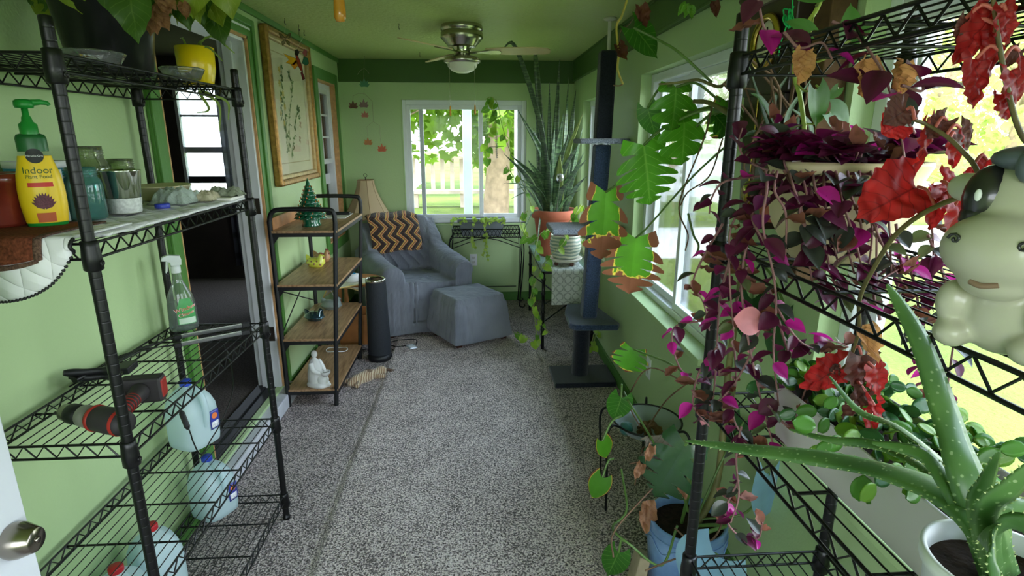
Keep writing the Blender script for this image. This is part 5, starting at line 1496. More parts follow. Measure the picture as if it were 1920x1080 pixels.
mb = MB(); mb.hexa([TC + V(q) for q in ((.10, -.09, .1), (.115, -.09, .1), (.115, .09, .1), (.10, .09, .1))], [TC + V(q) for q in ((.15, -.1, .3), (.165, -.1, .3), (.165, .1, .3), (.15, .1, .3))]); mb.build('rack_slat', m_oak3, T, bevel=.004)
t = NT('floral_doily'); n = t.noise(t.geo(), 26, 3, .7)
m_doi = t.done(t.bsdf(t.ramp(n, [(.46, (232, 228, 204)), (.5, (196, 204, 178)), (.54, (236, 232, 210))]), .9))
mb = MB()
def doi(u, v):
    a, b = (u - .5) * .30, (v - .5) * .30
    x, y = a * .8 - b * .6, a * .6 + b * .8
    r = math.hypot(x + .03, y)
    z = zt + .004 - max(0, math.hypot(x - .05, y + .07) - .165) * 1.2
    return TC + V((x - .05, y - .07, z))
mb.grid(doi, 26, 26); dl = mb.build('doily', m_doi, origin=TC + V((-.05, -.07, zt)), solid=.003)
solo(dl, 'cream floral table mat hanging over the edge of the round side table', 'table mat')
mb = MB(); pts = [doi(a / 20, 0) for a in range(21)] + [doi(1, a / 20) for a in range(21)] + [doi(1 - a / 20, 1) for a in range(21)] + [doi(0, 1 - a / 20) for a in range(21)]
mb.tube(pts, .005, 6); mb.build('yellow_trim', mat('yellow_trim', (222, 196, 124), .9), dl)
c = TC + V((-.02, -.09, zt + .007))
T = thing('humidifier', 'small white rounded device with a blue button on the round side table', 'device', c)
mb = MB(); mb.lathe([(0, 0), (.055, 0), (.06, .008), (.056, .045), (.048, .056), (0, .06)], c, 32, sx=1, sy=.75, warp=lambda q, v: 1 + .04 * math.cos(4 * q)); mb.build('device_body', white_pl, T)
mb = MB(); mb.lathe([(0, .056), (.024, .0585), (.022, .063), (0, .064)], c + V((.0, 0, 0)), 20, sx=1.2, sy=.6); mb.build('blue_button', mat('sea_blue_plastic', (40, 132, 170), .3), T)

# ------------------------------------------------------------------ tower fan
c = V((-.72, 3.99, 0))
T = thing('air_purifier', 'tall black cylindrical tower fan on the carpet in front of the side table', 'fan', c)
mesh_blk = mat('black_mesh_cloth', (34, 38, 44), .7, 0, .4, .2, 200, 300, .3)
mb = MB(); mb.lathe([(0, .0), (.085, 0), (.09, .01), (.088, .03), (.078, .05), (0, .05)], c, 40); mb.build('base', black_rough, T)
mb = MB(); mb.lathe([(.084, .05), (.083, .12), (.072, .58), (.07, .60)], c, 48); mb.build('housing', mesh_blk, T)
mb = MB(); mb.lathe([(.070, .598), (.073, .602), (.073, .616), (.067, .62), (.064, .614)], c, 44, cap=False); mb.build('chrome_rim', chrome, T)
mb = MB(); mb.disc(c + V((0, 0, .613)), .066, 36); mb.build('control_panel', mat('glossy_black', (22, 22, 24), .1), T)
mb = MB(); mb.tube([c + V((.078 * math.cos(-2.75), .078 * math.sin(-2.75), .08)), c + V((.072 * math.cos(-2.75), .072 * math.sin(-2.75), .55))], .005, 8); mb.build('trim_strip', steel, T)
mb = MB(); mb.tube(curve([c + V((.03, .08, .02)), c + V((.08, .15, .008)), c + V((-.02, .2, .006)), c + V((-.22, .16, .006)), c + V((-.30, .06, .006)), c + V((-.25, -.02, .006)), c + V((-.14, .02, .006))], 8), .004, 6); mb.build('power_cord', black, T)
# white cable loops
mb = MB(); mb.tube(curve([TC + V((-.2, -.06, .5)), TC + V((-.1, -.2, .34)), TC + V((-.17, -.24, .2)), TC + V((-.2, -.12, .04))], 8), .0025, 6)
solo(mb.build('white_cable', white_pl, origin=TC + V((-.1, -.2, .3))), 'white cable looping down from the round side table', 'cable')
mb = MB(); cc = V((-1.0, 3.86, .12)); mb.tube([cc + V((.075 * math.cos(a), .05 * math.sin(a), .008 + .004 * math.sin(3 * a))) for a in [i * .35 for i in range(19)]], .003, 6)
solo(mb.build('coiled_cable', white_pl, origin=cc), 'white cable coiled on the lowest bookshelf board behind the statue', 'cable')
# phone charger
c = W(772, 652, z=.014)
T = thing('phone_charger', 'small silver and white charger lying on the carpet before the armchair', 'charger', c)
mb = MB(); mb.M = Matrix.Translation(c) @ Matrix.Rotation(.5, 4, 'Z'); mb.box((-.03, -.045, -.002), (.03, .045, .016)); mb.build('charger_body', mat('pale_silver', (196, 204, 214), .3, .3), T, bevel=.005)
mb = MB(); mb.M = Matrix.Translation(c) @ Matrix.Rotation(.5, 4, 'Z'); mb.box((-.02, -.035, .016), (.018, .03, .0175)); mb.build('screen', mat('white_screen_face', (232, 236, 244), .3), T)  # plain white face, no emission
mb = MB(); mb.tube(curve([c + V((-.02, .03, .008)), c + V((-.12, .02, .006)), c + V((-.2, .09, .006)), c + V((-.12, .16, .006)), c + V((.02, .1, .03)), c + V((.03, .04, .012))], 6), .004, 6); mb.build('cord', black, T)
# striped plush dog toy
c = W(688, 712, z=.0)
t = NT('striped_plush'); w_ = t.node('TexWave'); w_.inputs['Scale'].default_value = 22; w_.inputs['Distortion'].default_value = 2; t.link(t.obj(), w_.inputs[0])
m_toy = t.done(t.bsdf(t.ramp(w_.outputs['Fac'], [(.4, (206, 188, 156)), (.6, (150, 118, 90))]), .95, 0, .1, t.bump(t.noise(t.obj(), 200, 2), .6, .01), 0, .4))
T = thing('plush_toy', 'flat striped tan plush dog toy lying on the carpet by the bookshelf', 'toy', c)
mb = MB(); mb.M = Matrix.Translation(c) @ Matrix.Rotation(-.75, 4, 'Z')
mb.tube(curve([(0, -.15, .018), (0, -.09, .022), (0, 0, .026), (0, .07, .024), (0, .12, .022), (0, .17, .018)], 3), [.012, .024, .034, .038, .04, .042, .045, .042, .036, .03, .03, .036, .04, .036, .024, .01], 14)
for a, b in (((.03, .05), (.085, .09)), ((-.03, .05), (-.09, .07)), ((.03, -.08), (.07, -.13)), ((-.03, -.08), (-.06, -.14))): mb.tube([(a[0], a[1], .02), (b[0], b[1], .018)], [.02, .013], 10)
o = mb.build('plush_body', m_toy, T)
mb = MB(); mb.M = Matrix.Translation(c) @ Matrix.Rotation(-.75, 4, 'Z')
for sg in (-1, 1): mb.tube([(sg * .02, .155, .03), (sg * .05, .18, .02), (sg * .055, .14, .012)], [.012, .014, .006], 8)
mb.build('ear', mat('brown_felt', (92, 74, 62), .95), T)
mb = MB(); mb.M = Matrix.Translation(c) @ Matrix.Rotation(-.75, 4, 'Z'); mb.ball((0, .01, .055), .03, 14, 0, (1, 1.2, .5)); mb.build('patch', mat('brown_felt2', (120, 98, 80), .95), T)

# ------------------------------------------------------------------ wall outlets
def outlet(name, label, p, ax):
    T = thing(name, label, 'outlet', p, None)
    R = Matrix.Identity(4) if ax == 'y' else Matrix.Rotation(-PI / 2, 4, 'Z')
    Mx = Matrix.Translation(p) @ R
    mb = MB(); mb.M = Mx; mb.box((-.036, -.006, -.058), (.036, 0, .058)); pl_ = mb.build('cover_plate', white_pl, T, bevel=.002)
    for dz in (-.022, .022):
        mb = MB(); mb.M = Mx; mb.box((-.016, -.0085, dz - .014), (.016, -.006, dz + .014)); s_ = mb.build('socket', mat('ivory_plastic', (210, 210, 206), .4), T, bevel=.002)
        mb = MB(); mb.M = Mx; mb.box((-.007, -.009, dz - .004), (-.005, -.0084, dz + .006)); mb.box((.005, -.009, dz - .004), (.007, -.0084, dz + .006)); mb.box((-.002, -.009, dz - .010), (.002, -.0084, dz - .007)); mb.build('slot', black_rough, s_)['kind'] = 'stuff'
outlet('wall_outlet', 'white double outlet on the far wall under the window', V((-.016, YF, .423)), 'y')
outlet('wall_outlet', 'white double outlet low on the right wall behind the monstera', V((XR, 2.82, .377)), 'x')

# ------------------------------------------------------------------ wrought iron plant stand and trough
iron = mat('wrought_iron', (26, 26, 26), .5, .6, .5, .1)
SX0, SX1, SY0, SY1, SZ = -.21, .425, 5.22, 5.44, .695
T = thing('plant_stand', 'black wrought iron plant stand with a mesh rim below the far window', 'plant stand', ((SX0 + SX1) / 2, (SY0 + SY1) / 2, 0))
mb = MB()
for z in (SZ, SZ + .075): mb.tube([(SX0, SY0, z), (SX1, SY0, z), (SX1, SY1, z), (SX0, SY1, z), (SX0, SY0, z)], .005, 6, smooth=False)
def lattice(a, b, n):
    a, b = V(a), V(b)
    for k in range(n):
        p, q = a.lerp(b, k / n), a.lerp(b, (k + 1) / n)
        mb.tube([p, q + V((0, 0, .075))], .0022, 4); mb.tube([p + V((0, 0, .075)), q], .0022, 4)
lattice((SX0, SY0, SZ), (SX1, SY0, SZ), 18); lattice((SX0, SY1, SZ), (SX1, SY1, SZ), 18); lattice((SX0, SY0, SZ), (SX0, SY1, SZ), 6); lattice((SX1, SY0, SZ), (SX1, SY1, SZ), 6)
mb.build('mesh_rim', iron, T)
mb = MB()
for k in range(15): mb.tube([(SX0 + (SX1 - SX0) * k / 14, SY0, SZ), (SX0 + (SX1 - SX0) * k / 14, SY1, SZ)], .003, 5)
mb.build('tray_bars', iron, T)
for sx, x in ((-1, SX0), (1, SX1)):
    for sy, y in ((-1, SY0), (1, SY1)):
        mb = MB(); pts = curve([(x, y, SZ), (x + sx * .035, y, SZ - .08), (x + sx * .03, y, .4), (x + sx * .0, y, .05), (x + sx * .0, y, .02), (x + sx * .03, y, .006), (x + sx * .05, y, .02), (x + sx * .04, y, .035)], 4)
        mb.tube(pts, .0055, 7); mb.tube(curve([(x, y, SZ - .02), (x + sx * .012, y, .45), (x + sx * .0, y, .06)], 4), .0035, 6); mb.build('leg', iron, T)
for y in (SY0, SY1): mb = MB(); mb.tube(curve([(SX0, y, SZ - .1), ((SX0 + SX1) / 2, y, SZ - .01), (SX1, y, SZ - .1)], 8), .004, 6); mb.build('arch', iron, T)
mb = MB(); mb.tube([(SX0 + .02, SY1, .16), (SX1 - .02, SY1, .16)], .004, 6); mb.build('stretcher', iron, T)
c = V((.065, 5.33, SZ + .003))
T = thing('trough_planter', 'grey rectangular planter with small trailing vines on the iron stand', 'planter', c)
gp_ = mat('slate_grey_plastic', (112, 120, 126), .6, 0, .4, .1)
mb = MB(); mb.hexa([c + V(q) for q in ((-.18, -.06, 0), (.18, -.06, 0), (.18, .06, 0), (-.18, .06, 0))], [c + V(q) for q in ((-.215, -.08, .155), (.215, -.08, .155), (.215, .08, .155), (-.215, .08, .155))])
for a, b in (((-.225, -.09), (.225, -.08)), ((-.225, .08), (.225, .09)), ((-.225, -.08), (-.215, .08)), ((.215, -.08), (.225, .08))): mb.box(c + V((a[0], a[1], .135)), c + V((b[0], b[1], .165)))
mb.build('trough', gp_, T, bevel=.004)
ivy = leafmat('small_vine_leaf', (176, 204, 92), translu=.5, ns=30)
rnd = random.Random(8)
vm = MB(); lm = MB()
for k in range(18):
    p0 = c + V((rnd.uniform(-.2, .2), rnd.uniform(-.07, .0), .155))
    drop = rnd.choice([.02, .03, .04, .08]) if k > 2 else (.38, .42, .3)[k]
    if k <= 2: p0 = c + V(((.06, .055, -.08)[k], -.06, .155))
    if k > 15: p0.x = c.x + rnd.choice([-.2, .2])
    out = V((rnd.uniform(-.04, .04) + (0 if k < 16 else (p0.x - c.x) * .5), -.06, .03))
    pts = curve([p0, p0 + out * .7, p0 + out + V((0, -.02, -.03)), p0 + out + V((rnd.uniform(-.02, .02), -.02, -drop * .6)), p0 + out + V((rnd.uniform(-.03, .03), -.02, -drop))], 5)
    vm.tube(pts, .0014, 5)
    n_ = max(4, int(drop * 60))
    for j in range(n_):
        q = pts[int((j + .5) / n_ * (len(pts) - 1))]
        leaf(lm, frame((rnd.uniform(-1, 1), -.4, rnd.uniform(-1, .3)), (0, -1, .4), q, rnd.uniform(.022, .036)), prof_heart, 0, 1.1, .1, .2, 0, .2, nt=5, ns=1)
vm.build('vine', stem_g, T)['kind'] = 'stuff'; o = lm.build('vine_leaf', ivy, T); o['kind'] = 'stuff'
# ------------------------------------------------------------------ glass topped table with plants
t = NT('green_glass_top'); m_gt = t.done(t.mixs(.45, t.bsdf(lin((150, 186, 172)), .08, 0, .7), t.node('BsdfTransparent').outputs[0]))
GX0, GX1, GY0, GY1, GZ = .50, .915, 4.10, 5.15, .635
T = thing('glass_top_table', 'black iron table with a glass top holding plants in the far right corner', 'table', ((GX0 + GX1) / 2, (GY0 + GY1) / 2, 0))
mb = MB(); mb.box((GX0, GY0, GZ - .01), (GX1, GY1, GZ)); mb.build('glass_top', m_gt, T, bevel=.003)
mb = MB(); mb.box((GX0, GY0, GZ - .03), (GX1, GY0 + .02, GZ - .01)); mb.box((GX0, GY1 - .02, GZ - .03), (GX1, GY1, GZ - .01)); mb.box((GX0, GY0, GZ - .03), (GX0 + .02, GY1, GZ - .01)); mb.box((GX1 - .02, GY0, GZ - .03), (GX1, GY1, GZ - .01)); mb.build('apron', black, T)
for x in (GX0 + .015, GX1 - .015):
    for y in (GY0 + .015, GY1 - .015):
        mb = MB(); pr = [(.013, 0)]
        for z in (.12, .3, .45, .56): pr += [(.012, z - .012), (.017, z - .008), (.017, z + .008), (.012, z + .012)]
        mb.lathe(pr + [(.012, GZ - .03)], (x, y, 0), 12); mb.build('leg', black, T)
mb = MB(); mb.tube([(GX0 + .02, GY0 + .02, .36), (GX1 - .02, GY1 - .02, .22)], .006, 8); mb.build('stretcher', black, T)
mb = MB(); mb.tube([(GX1 - .02, GY0 + .02, .22), (GX0 + .02, GY1 - .02, .36)], .006, 8); mb.build('stretcher', black, T)
mb = MB(); mb.tube([(GX0 + .02, GY0 + .02, .22), (GX1 - .02, GY0 + .35, .36)], .006, 8); mb.build('stretcher', black, T)
# lace runner
t = NT('filet_lace'); co = t.geo()
u, v = t.uv()
a = t.math('PINGPONG', t.math('MULTIPLY', u, 4.0), .5); b = t.math('PINGPONG', t.math('MULTIPLY', v, 7.0), .5)
h = t.math('ADD', t.math('POWER', a, 2.0), t.math('POWER', b, 2.0))
n = t.math('ADD', h, t.math('MULTIPLY', t.noise(co, 55, 2), .25))
m_lace = t.done(t.mixs(t.ramp(n, [(.24, (0, 0, 0, 1)), (.26, (.75, .75, .75, 1)), (.34, (.75, .75, .75, 1)), (.36, (.1, .1, .1, 1))]), t.bsdf(lin((196, 200, 192)), .9), t.mixs(.5, t.bsdf(lin((170, 178, 168)), .9), t.node('BsdfTransparent').outputs[0])))
mb = MB()
mb.grid(lambda u, v: V((.575 + .25 * u, GY0 - .006 - .004 * math.sin(u * 12) if v > .4 else GY0 + .45 * (1 - v / .4), (GZ + .003) if v < .4 else (GZ + .003 - .275 * (v - .4) / .6))), 16, 30)
solo(mb.build('lace_runner', m_lace, origin=(.7, GY0, GZ), solid=.002), 'ivory lace runner hanging over the front edge of the glass topped table', 'table runner')

terra = mat('terracotta', (186, 104, 80), .8, 0, .3, .12, 5)
c = V((.665, 4.68, GZ))
T = thing('snake_plant', 'tall snake plant with mottled upright leaves in a large terracotta pot', 'potted plant', c)
mb = MB(); mb.lathe([(0, 0), (.115, 0), (.12, .01), (.165, .31), (.172, .315), (.185, .32), (.19, .385), (.186, .39), (.172, .388), (.165, .35)], c, 44, cap=False); mb.build('pot', terra, T)
mb = MB(); mb.disc(c + V((0, 0, .35)), .166, 30); mb.build('potting_soil', soil, T)
t = NT('snake_plant_leaf'); u, v = t.uv()
mp = t.node('Mapping'); mp.inputs['Scale'].default_value = (4, 4, 26); t.link(t.obj(), mp.inputs[0])
n = t.noise(mp.outputs[0], 3.2, 3, .7)
s_ = t.math('ABSOLUTE', t.math('SUBTRACT', t.math('MULTIPLY', u, 2.0), 1.0))
col = t.ramp(n, [(.38, (26, 58, 34)), (.5, (50, 90, 52)), (.58, (118, 148, 100))])
m_snake = t.done(t.mixs(.2, t.bsdf(col, .4, 0, .5, None, .15), t.node('BsdfTranslucent').outputs[0]))
m_snake2 = leafmat('variegated_leaf', (176, 188, 128), translu=.3, stripe=(70, 104, 62), ns=10)
tips = [(969, 92, 4.3, .022), (1005, 112, 4.7, .026), (1030, 155, 4.6, .024), (1049, 112, 4.75, .028), (1066, 145, 4.8, .022), (1080, 168, 4.7, .03), (971, 206, 4.5, .034), (1078, 220, 4.85, .024), (957, 290, 4.5, .026), (945, 288, 4.75, .02), (1000, 240, 4.6, .034), (1015, 262, 4.5, .036), (1040, 240, 4.6, .032), (1058, 205, 4.6, .034), (1093, 212, 4.6, .03), (1100, 240, 4.7, .024), (1112, 262, 4.75, .028), (1115, 285, 4.6, .022), (1105, 300, 4.5, .026), (990, 300, 4.45, .034), (1050, 290, 4.45, .04), (1085, 270, 4.5, .03), (1030, 300, 4.42, .036), (1004, 205, 4.75, .03), (1066, 252, 4.45, .03), (1020, 225, 4.8, .03), (975, 335, 4.42, .022), (1072, 335, 4.4, .024), (1110, 330, 4.45, .02), (1090, 355, 4.38, .02)]
rnd = random.Random(4)
for k, (px, py, y, w_) in enumerate(tips):
    tip = W(px, py, y=y); a = math.atan2(tip.y - c.y, tip.x - c.x) + rnd.uniform(-.5, .5); q = rnd.uniform(.02, .12)
    b = c + V((q * math.cos(a), q * math.sin(a), .34))
    if tip.x > XR - .06: tip.x = XR - .06
    m1 = b.lerp(tip, .5) + V(((b.x - tip.x) * .18 + rnd.uniform(-.02, .02), rnd.uniform(-.03, .03), .04))
    pts = curve([b, m1, tip], 8) if k not in (0, 1) else curve([b, m1, tip, tip + V((-.05 * (1 - k) * 2 - .01, 0, -.004))], 7)
    n_ = len(pts); ws = [w_ * 1.15 * (.55 + .45 * math.sin(min(1, i / (n_ - 1) * 1.3) * PI * .5)) * (1 - max(0, i / (n_ - 1) - .45) / .55 * .96) for i in range(n_)]
    mb = MB(); tw = rnd.uniform(-.8, .8); strap(mb, pts, ws, (math.sin(tw), -math.cos(tw), .1), fold=.35)
    mb.build('leaf', m_snake2 if k in (14, 20) else m_snake, T, solid=.003)
for k, (px, py) in enumerate(((975, 360), (950, 350), (965, 378), (985, 420), (1012, 455))):
    tip = W(px - 6, py + (20 if k > 2 else -6), y=4.45); b = c + V((-.1, -.06, .36)); mb = MB(); pts = curve([b, b.lerp(tip, .5) + V((0, 0, .1)), tip], 7)
    strap(mb, pts, [.016 * (1 - .9 * i / 14) for i in range(15)], (.2, -.6, .7)); mb.build('arching_leaf', m_snake, T)
# glass ornament stuck among the leaves
p = W(1050, 333, y=4.4); mb = MB(); mb.ball(p, .032, 20); mb.tube([p - V((0, 0, .03)), p - V((0, -.15, .3))], .002, 5)
solo(mb.build('glass_orb', glassy('orb_glass', (225, 228, 225), .5, .15), origin=p), 'small clear glass ball on a stake in the terracotta pot', 'ornament')

# ribbed pot on a caddy
c = V((.705, 4.29, GZ))
T = thing('ribbed_planter', 'pale ribbed ceramic planter on a small wheeled saucer in front of the terracotta pot', 'planter', c)
mb = MB(); pr = [(0, .06), (.095, .06)]
for k in range(9):
    z = .065 + k * .019; r = .098 + .022 * math.sin(k / 8 * PI * .8); pr += [(r, z), (r + .005, z + .0095)]
pr += [(.118, .24), (.112, .24), (.105, .22)]
t = NT('banded_ceramic'); w_ = t.node('TexWave', bands_direction='Z'); w_.inputs['Scale'].default_value = 12; w_.inputs['Distortion'].default_value = 3; t.link(t.obj(), w_.inputs[0])
m_band_c = t.done(t.bsdf(t.ramp(w_.outputs['Fac'], [(.3, (214, 212, 190)), (.7, (140, 158, 142))]), .4))
mb.lathe(pr, c, 40, cap=False); mb.build('pot', m_band_c, T)
mb = MB(); mb.lathe([(0, .035), (.11, .035), (.13, .05), (.132, .06), (.125, .062), (.1, .045), (0, .045)], c, 36); mb.build('saucer', mat('cream_saucer', (214, 208, 190), .5), T)
for k in range(4):
    a = k * PI / 2 + .5; mb = MB(); mb.ball(c + V((.085 * math.cos(a), .085 * math.sin(a), .018)), .018, 10); mb.build('caster', mat('brown_caster', (92, 58, 44), .5), T)
mb = MB(); mb.disc(c + V((0, 0, .225)), .108, 28); mb.build('potting_soil', soil, T)

# golden pothos climbing and trailing from the ribbed planter
poth = leafmat('pothos_leaf', (96, 150, 46), translu=.45, vein=(176, 206, 96), ns=12)
poth2 = leafmat('pothos_leaf_bright', (160, 196, 70), translu=.5, ns=12)
pst = mat('pothos_vine', (150, 164, 84), .5, 0, .5, .2)
T = thing('golden_pothos', 'golden pothos vine trailing over the glass table edge down to the carpet', 'plant', c + V((-.05, -.02, .22)))
rnd = random.Random(31)
def vine(T, pixpath, leaves, size, mats_, r=.0028, seg=6, rs=3, back=(0, -1, .3), droopy=-.6):
    rd = random.Random(rs)
    pts = curve([W(a, b, y=y) if not isinstance(a, V) else a for a, b, y in pixpath], seg)
    mb = MB(); mb.tube(pts, r, 7); mb.build('vine', pst, T)
    for j in range(leaves):
        q = pts[min(len(pts) - 1, int((j + .7) / leaves * (len(pts) - 1)))]
        d = V((rd.uniform(-1, 1), rd.uniform(-.7, .1), rd.uniform(-.6, .3) + droopy)).normalized()
        s = size * rd.uniform(.7, 1.2)
        st0 = q + d * s * .35 + V((0, 0, .01))
        mb = MB(); mb.tube([q, st0], .0013, 5); leaf(mb, frame(d, V(back) + V((rd.uniform(-.6, .6), 0, rd.uniform(-.2, .6))), st0, s), prof_heart, 1, 1.05, .15, .25, 0, .22, nt=7, ns=2)
        mb.build('leaf', [pst, rd.choice(mats_)], T)
pm = [poth, poth, poth2]
vine(T, [(1040, 428, 4.25), (1012, 440, 4.15), (1003, 480, 4.05), (1000, 540, 4.04), (1002, 590, 4.03), (1006, 640, 4.0), (985, 630, 3.95), (962, 622, 4.1)], 22, .056, pm, rs=1)
vine(T, [(1050, 428, 4.25), (1060, 450, 4.12), (1030, 480, 4.05), (1015, 505, 4.0), (995, 560, 4.0), (1010, 600, 4.0), (1030, 625, 3.98)], 14, .052, pm, rs=2)
vine(T, [(1085, 430, 4.25), (1112, 560, 4.05), (1118, 620, 4.0), (1108, 650, 3.98), (1120, 600, 4.02)], 10, .05, pm, rs=6)
vine(T, [(1060, 425, 4.25), (1080, 400, 4.2), (1092, 385, 4.3), (1100, 410, 4.15)], 7, .06, pm, rs=4)
# vine climbing up in front of the far window
T = thing('window_vine', 'pothos vine climbing and hanging in front of the far window', 'plant', W(985, 410, y=4.6))
vine(T, [(1000, 395, 4.6), (975, 330, 4.8), (955, 280, 4.95), (940, 230, 5.1), (933, 195, 5.15), (922, 182, 5.15), (910, 186, 5.15)], 4, .06, pm, rs=8)
vine(T, [(922, 182, 5.15), (918, 200, 5.15), (932, 215, 5.15), (925, 235, 5.15), (915, 255, 5.14), (912, 275, 5.14), (918, 300, 5.12)], 18, .062, pm, rs=9)
vine(T, [(1000, 400, 4.6), (990, 370, 4.5), (962, 330, 4.7), (950, 310, 4.8)], 4, .06, pm, rs=10)
vine(T, [(990, 395, 4.5), (975, 410, 4.5), (985, 440, 4.4), (1005, 450, 4.3)], 6, .06, pm, rs=11)
# black spiral hanger outside vine
p0 = W(931, 250, y=5.47)
mb = MB(); mb.tube([p0 + V((.012 * math.cos(a * 2.2), .012 * math.sin(a * 2.2), -.0055 * a)) for a in range(42)], .003, 5); mb.tube([W(916, 276, y=5.47), W(945, 274, y=5.47)], .003, 5)
mb.tube([p0, W(931, 187, y=5.47) ], .0012, 5)
solo(mb.build('spiral_wind_spinner', black, origin=p0), 'thin black twisted spinner hanging in the right part of the far window', 'wind spinner')

# ------------------------------------------------------------------ cat tree
t = NT('navy_carpet'); co = t.obj(); n = t.noise(co, 120, 3, .7)
m_nav = t.done(t.bsdf(t.ramp(n, [(.35, (34, 46, 66)), (.65, (62, 80, 108))]), .98, 0, .1, t.bump(n, .8, .01), 0, .4))
t = NT('grey_carpet_wrap'); co = t.obj(); n = t.noise(co, 160, 3, .7)
m_gry = t.done(t.bsdf(t.ramp(n, [(.35, (74, 84, 98)), (.65, (150, 156, 170))]), .98, 0, .1, t.bump(n, .8, .01), 0, .4))
m_chr = mat('charcoal_carpet', (34, 38, 46), .98, 0, .1, .35, 120, 200, .5, sheen=.3)
c = V((.70, 3.55, 0))
T = thing('cat_tree', 'tall blue carpeted cat tree pole with ledges braced against the ceiling', 'cat tree', c)
mb = MB(); mb.box((.512, 3.385, .0), (.925, 3.695, .035)); mb.build('base', m_chr, T, bevel=.008)
mb = MB(); mb.tube([(.705, 3.55, .035), (.712, 3.55, .40)], .057, 28); mb.build('lower_post', m_chr, T)
mb = MB(); mb.poly([(.615, 3.70, .40), (.60, 3.42, .40), (.64, 3.38, .40), (.91, 3.37, .40), (.93, 3.42, .40), (.85, 3.86, .40), (.66, 3.88, .40)], (0, 0, .04)); mb.build('platform', m_nav, T, bevel=.01)
mb = MB()
mb.hexa([(.70, 3.50, .44), (.80, 3.50, .44), (.80, 3.60, .44), (.70, 3.60, .44)], [(.745, 3.50, 1.56), (.845, 3.50, 1.56), (.845, 3.60, 1.56), (.745, 3.60, 1.56)]); mb.build('middle_post', m_nav, T, bevel=.015)
mb = MB(); mb.hexa([(.745, 3.50, 1.58), (.845, 3.50, 1.58), (.845, 3.60, 1.58), (.745, 3.60, 1.58)], [(.757, 3.505, 2.10), (.857, 3.505, 2.10), (.857, 3.605, 2.10), (.757, 3.605, 2.10)]); mb.build('upper_post', m_chr, T, bevel=.015)
mb = MB(); mb.box((.475, 3.40, 1.02), (.77, 3.72, 1.055)); mb.build('ledge', m_gry, T, bevel=.01)
mb = MB(); mb.box((.83, 3.42, 1.03), (.935, 3.6, 1.06)); mb.build('ledge', m_nav, T, bevel=.01)
mb = MB(); mb.box((.63, 3.40, 1.565), (.935, 3.66, 1.595)); mb.build('top_ledge', m_gry, T, bevel=.01)
mb = MB(); mb.tube([(.812, 3.555, 2.10), (.812, 3.555, 2.265)], .011, 12); mb.lathe([(.012, 2.262), (.035, 2.268), (.04, 2.2795), (0, 2.2795)], (.812, 3.555, 0), 24); mb.build('tension_rod', mat('cream_enamel', (206, 206, 190), .4), T)
# ------------------------------------------------------------------ monstera in the blue pot
BP = V((.715, 1.62, 0))
bl = NT('blue_glaze'); co = bl.obj(); n = bl.noise(co, 7, 4, .6)
m_blue = bl.done(bl.bsdf(bl.ramp(n, [(.3, (84, 118, 168)), (.6, (120, 154, 200)), (.8, (150, 178, 214))]), .3, 0, .5, bl.bump(bl.noise(co, 16, 2), .25, .02), .4))
T = thing('monstera', 'sprawling split-leaf monstera growing from a pale blue ceramic pot by the right wall', 'potted plant', BP)
mb = MB(); mb.lathe([(0, 0), (.105, 0), (.11, .01), (.118, .1), (.13, .24), (.133, .30), (.128, .325), (.132, .335), (.128, .345), (.12, .34), (.118, .3)], BP, 44, cap=False); pot = mb.build('pot', m_blue, T)
mb = MB()
for k in range(8):
    a0 = k * PI / 4
    mb.tube([BP + V(((.1345) * math.cos(a0 + b), (.1345) * math.sin(a0 + b), .275 + .018 * math.sin(b * 8))) for b in [i * .1 for i in range(9)]], .0022, 5)
mb.tube([BP + V((.133 * math.cos(a), .133 * math.sin(a), .305)) for a in [i * .2 for i in range(33)]], .003, 5)
mb.build('relief_pattern', m_blue, pot)
mb = MB(); mb.disc(BP + V((0, 0, .31)), .12, 30); mb.build('potting_soil', soil, T)
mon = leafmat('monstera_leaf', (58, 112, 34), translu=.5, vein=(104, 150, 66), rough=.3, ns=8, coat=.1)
mon_l = leafmat('monstera_leaf_painted_backlight', (84, 150, 36), translu=.55, vein=(120, 176, 66), rough=.3, ns=8)  # brighter copy of the leaf; window backlight put into the colour
mon_b = leafmat('monstera_leaf_browned', (88, 150, 34), edge=(132, 82, 56), edge_at=.62, translu=.45, rough=.45, ns=8, en=.45)
mon_e = leafmat('monstera_leaf_yellow_rim', (84, 146, 38), edge=(120, 74, 50), edge_at=.90, translu=.5, rough=.35, ns=8, en=.22)
mon_d = leafmat('monstera_leaf_deep', (44, 78, 44), edge=(168, 160, 50), edge_at=1.02, en=.2, translu=.15, rough=.25, ns=6, coat=.3)
mon_bl = leafmat('monstera_leaf_blue_reflection', (128, 168, 192), translu=.08, rough=.25, ns=5, coat=.5)  # blue is a reflection on the leaf, painted into its base colour
mst = mat('monstera_stalk', (92, 122, 58), .45, 0, .5, .25, 10)
mcane = mat('monstera_cane', (112, 110, 64), .6, 0, .4, .4, 14)
cane = curve([BP + V((.03, 0, .3)), W(1345, 900, y=1.66), W(1365, 700, y=1.72), W(1400, 450, y=1.78), W(1420, 300, y=1.8), W(1390, 235, y=1.8), W(1335, 195, y=1.8), W(1300, 190, y=1.8)], 6)
for p in cane: p.x = min(p.x, XR - .05)
mb = MB(); mb.tube(cane, [.013 - .0065 * i / len(cane) for i in range(len(cane))], 9); mb.build('cane', mcane, T)
cane2 = curve([W(1420, 300, y=1.8), W(1395, 130, y=1.8), W(1352, 162, y=1.79), W(1310, 150, y=1.79), W(1270, 155, y=1.8), W(1235, 158, y=1.82)], 6)
mb = MB(); mb.tube(cane2, [.007 - .004 * i / len(cane2) for i in range(len(cane2))], 8); mb.build('cane', mcane, T)
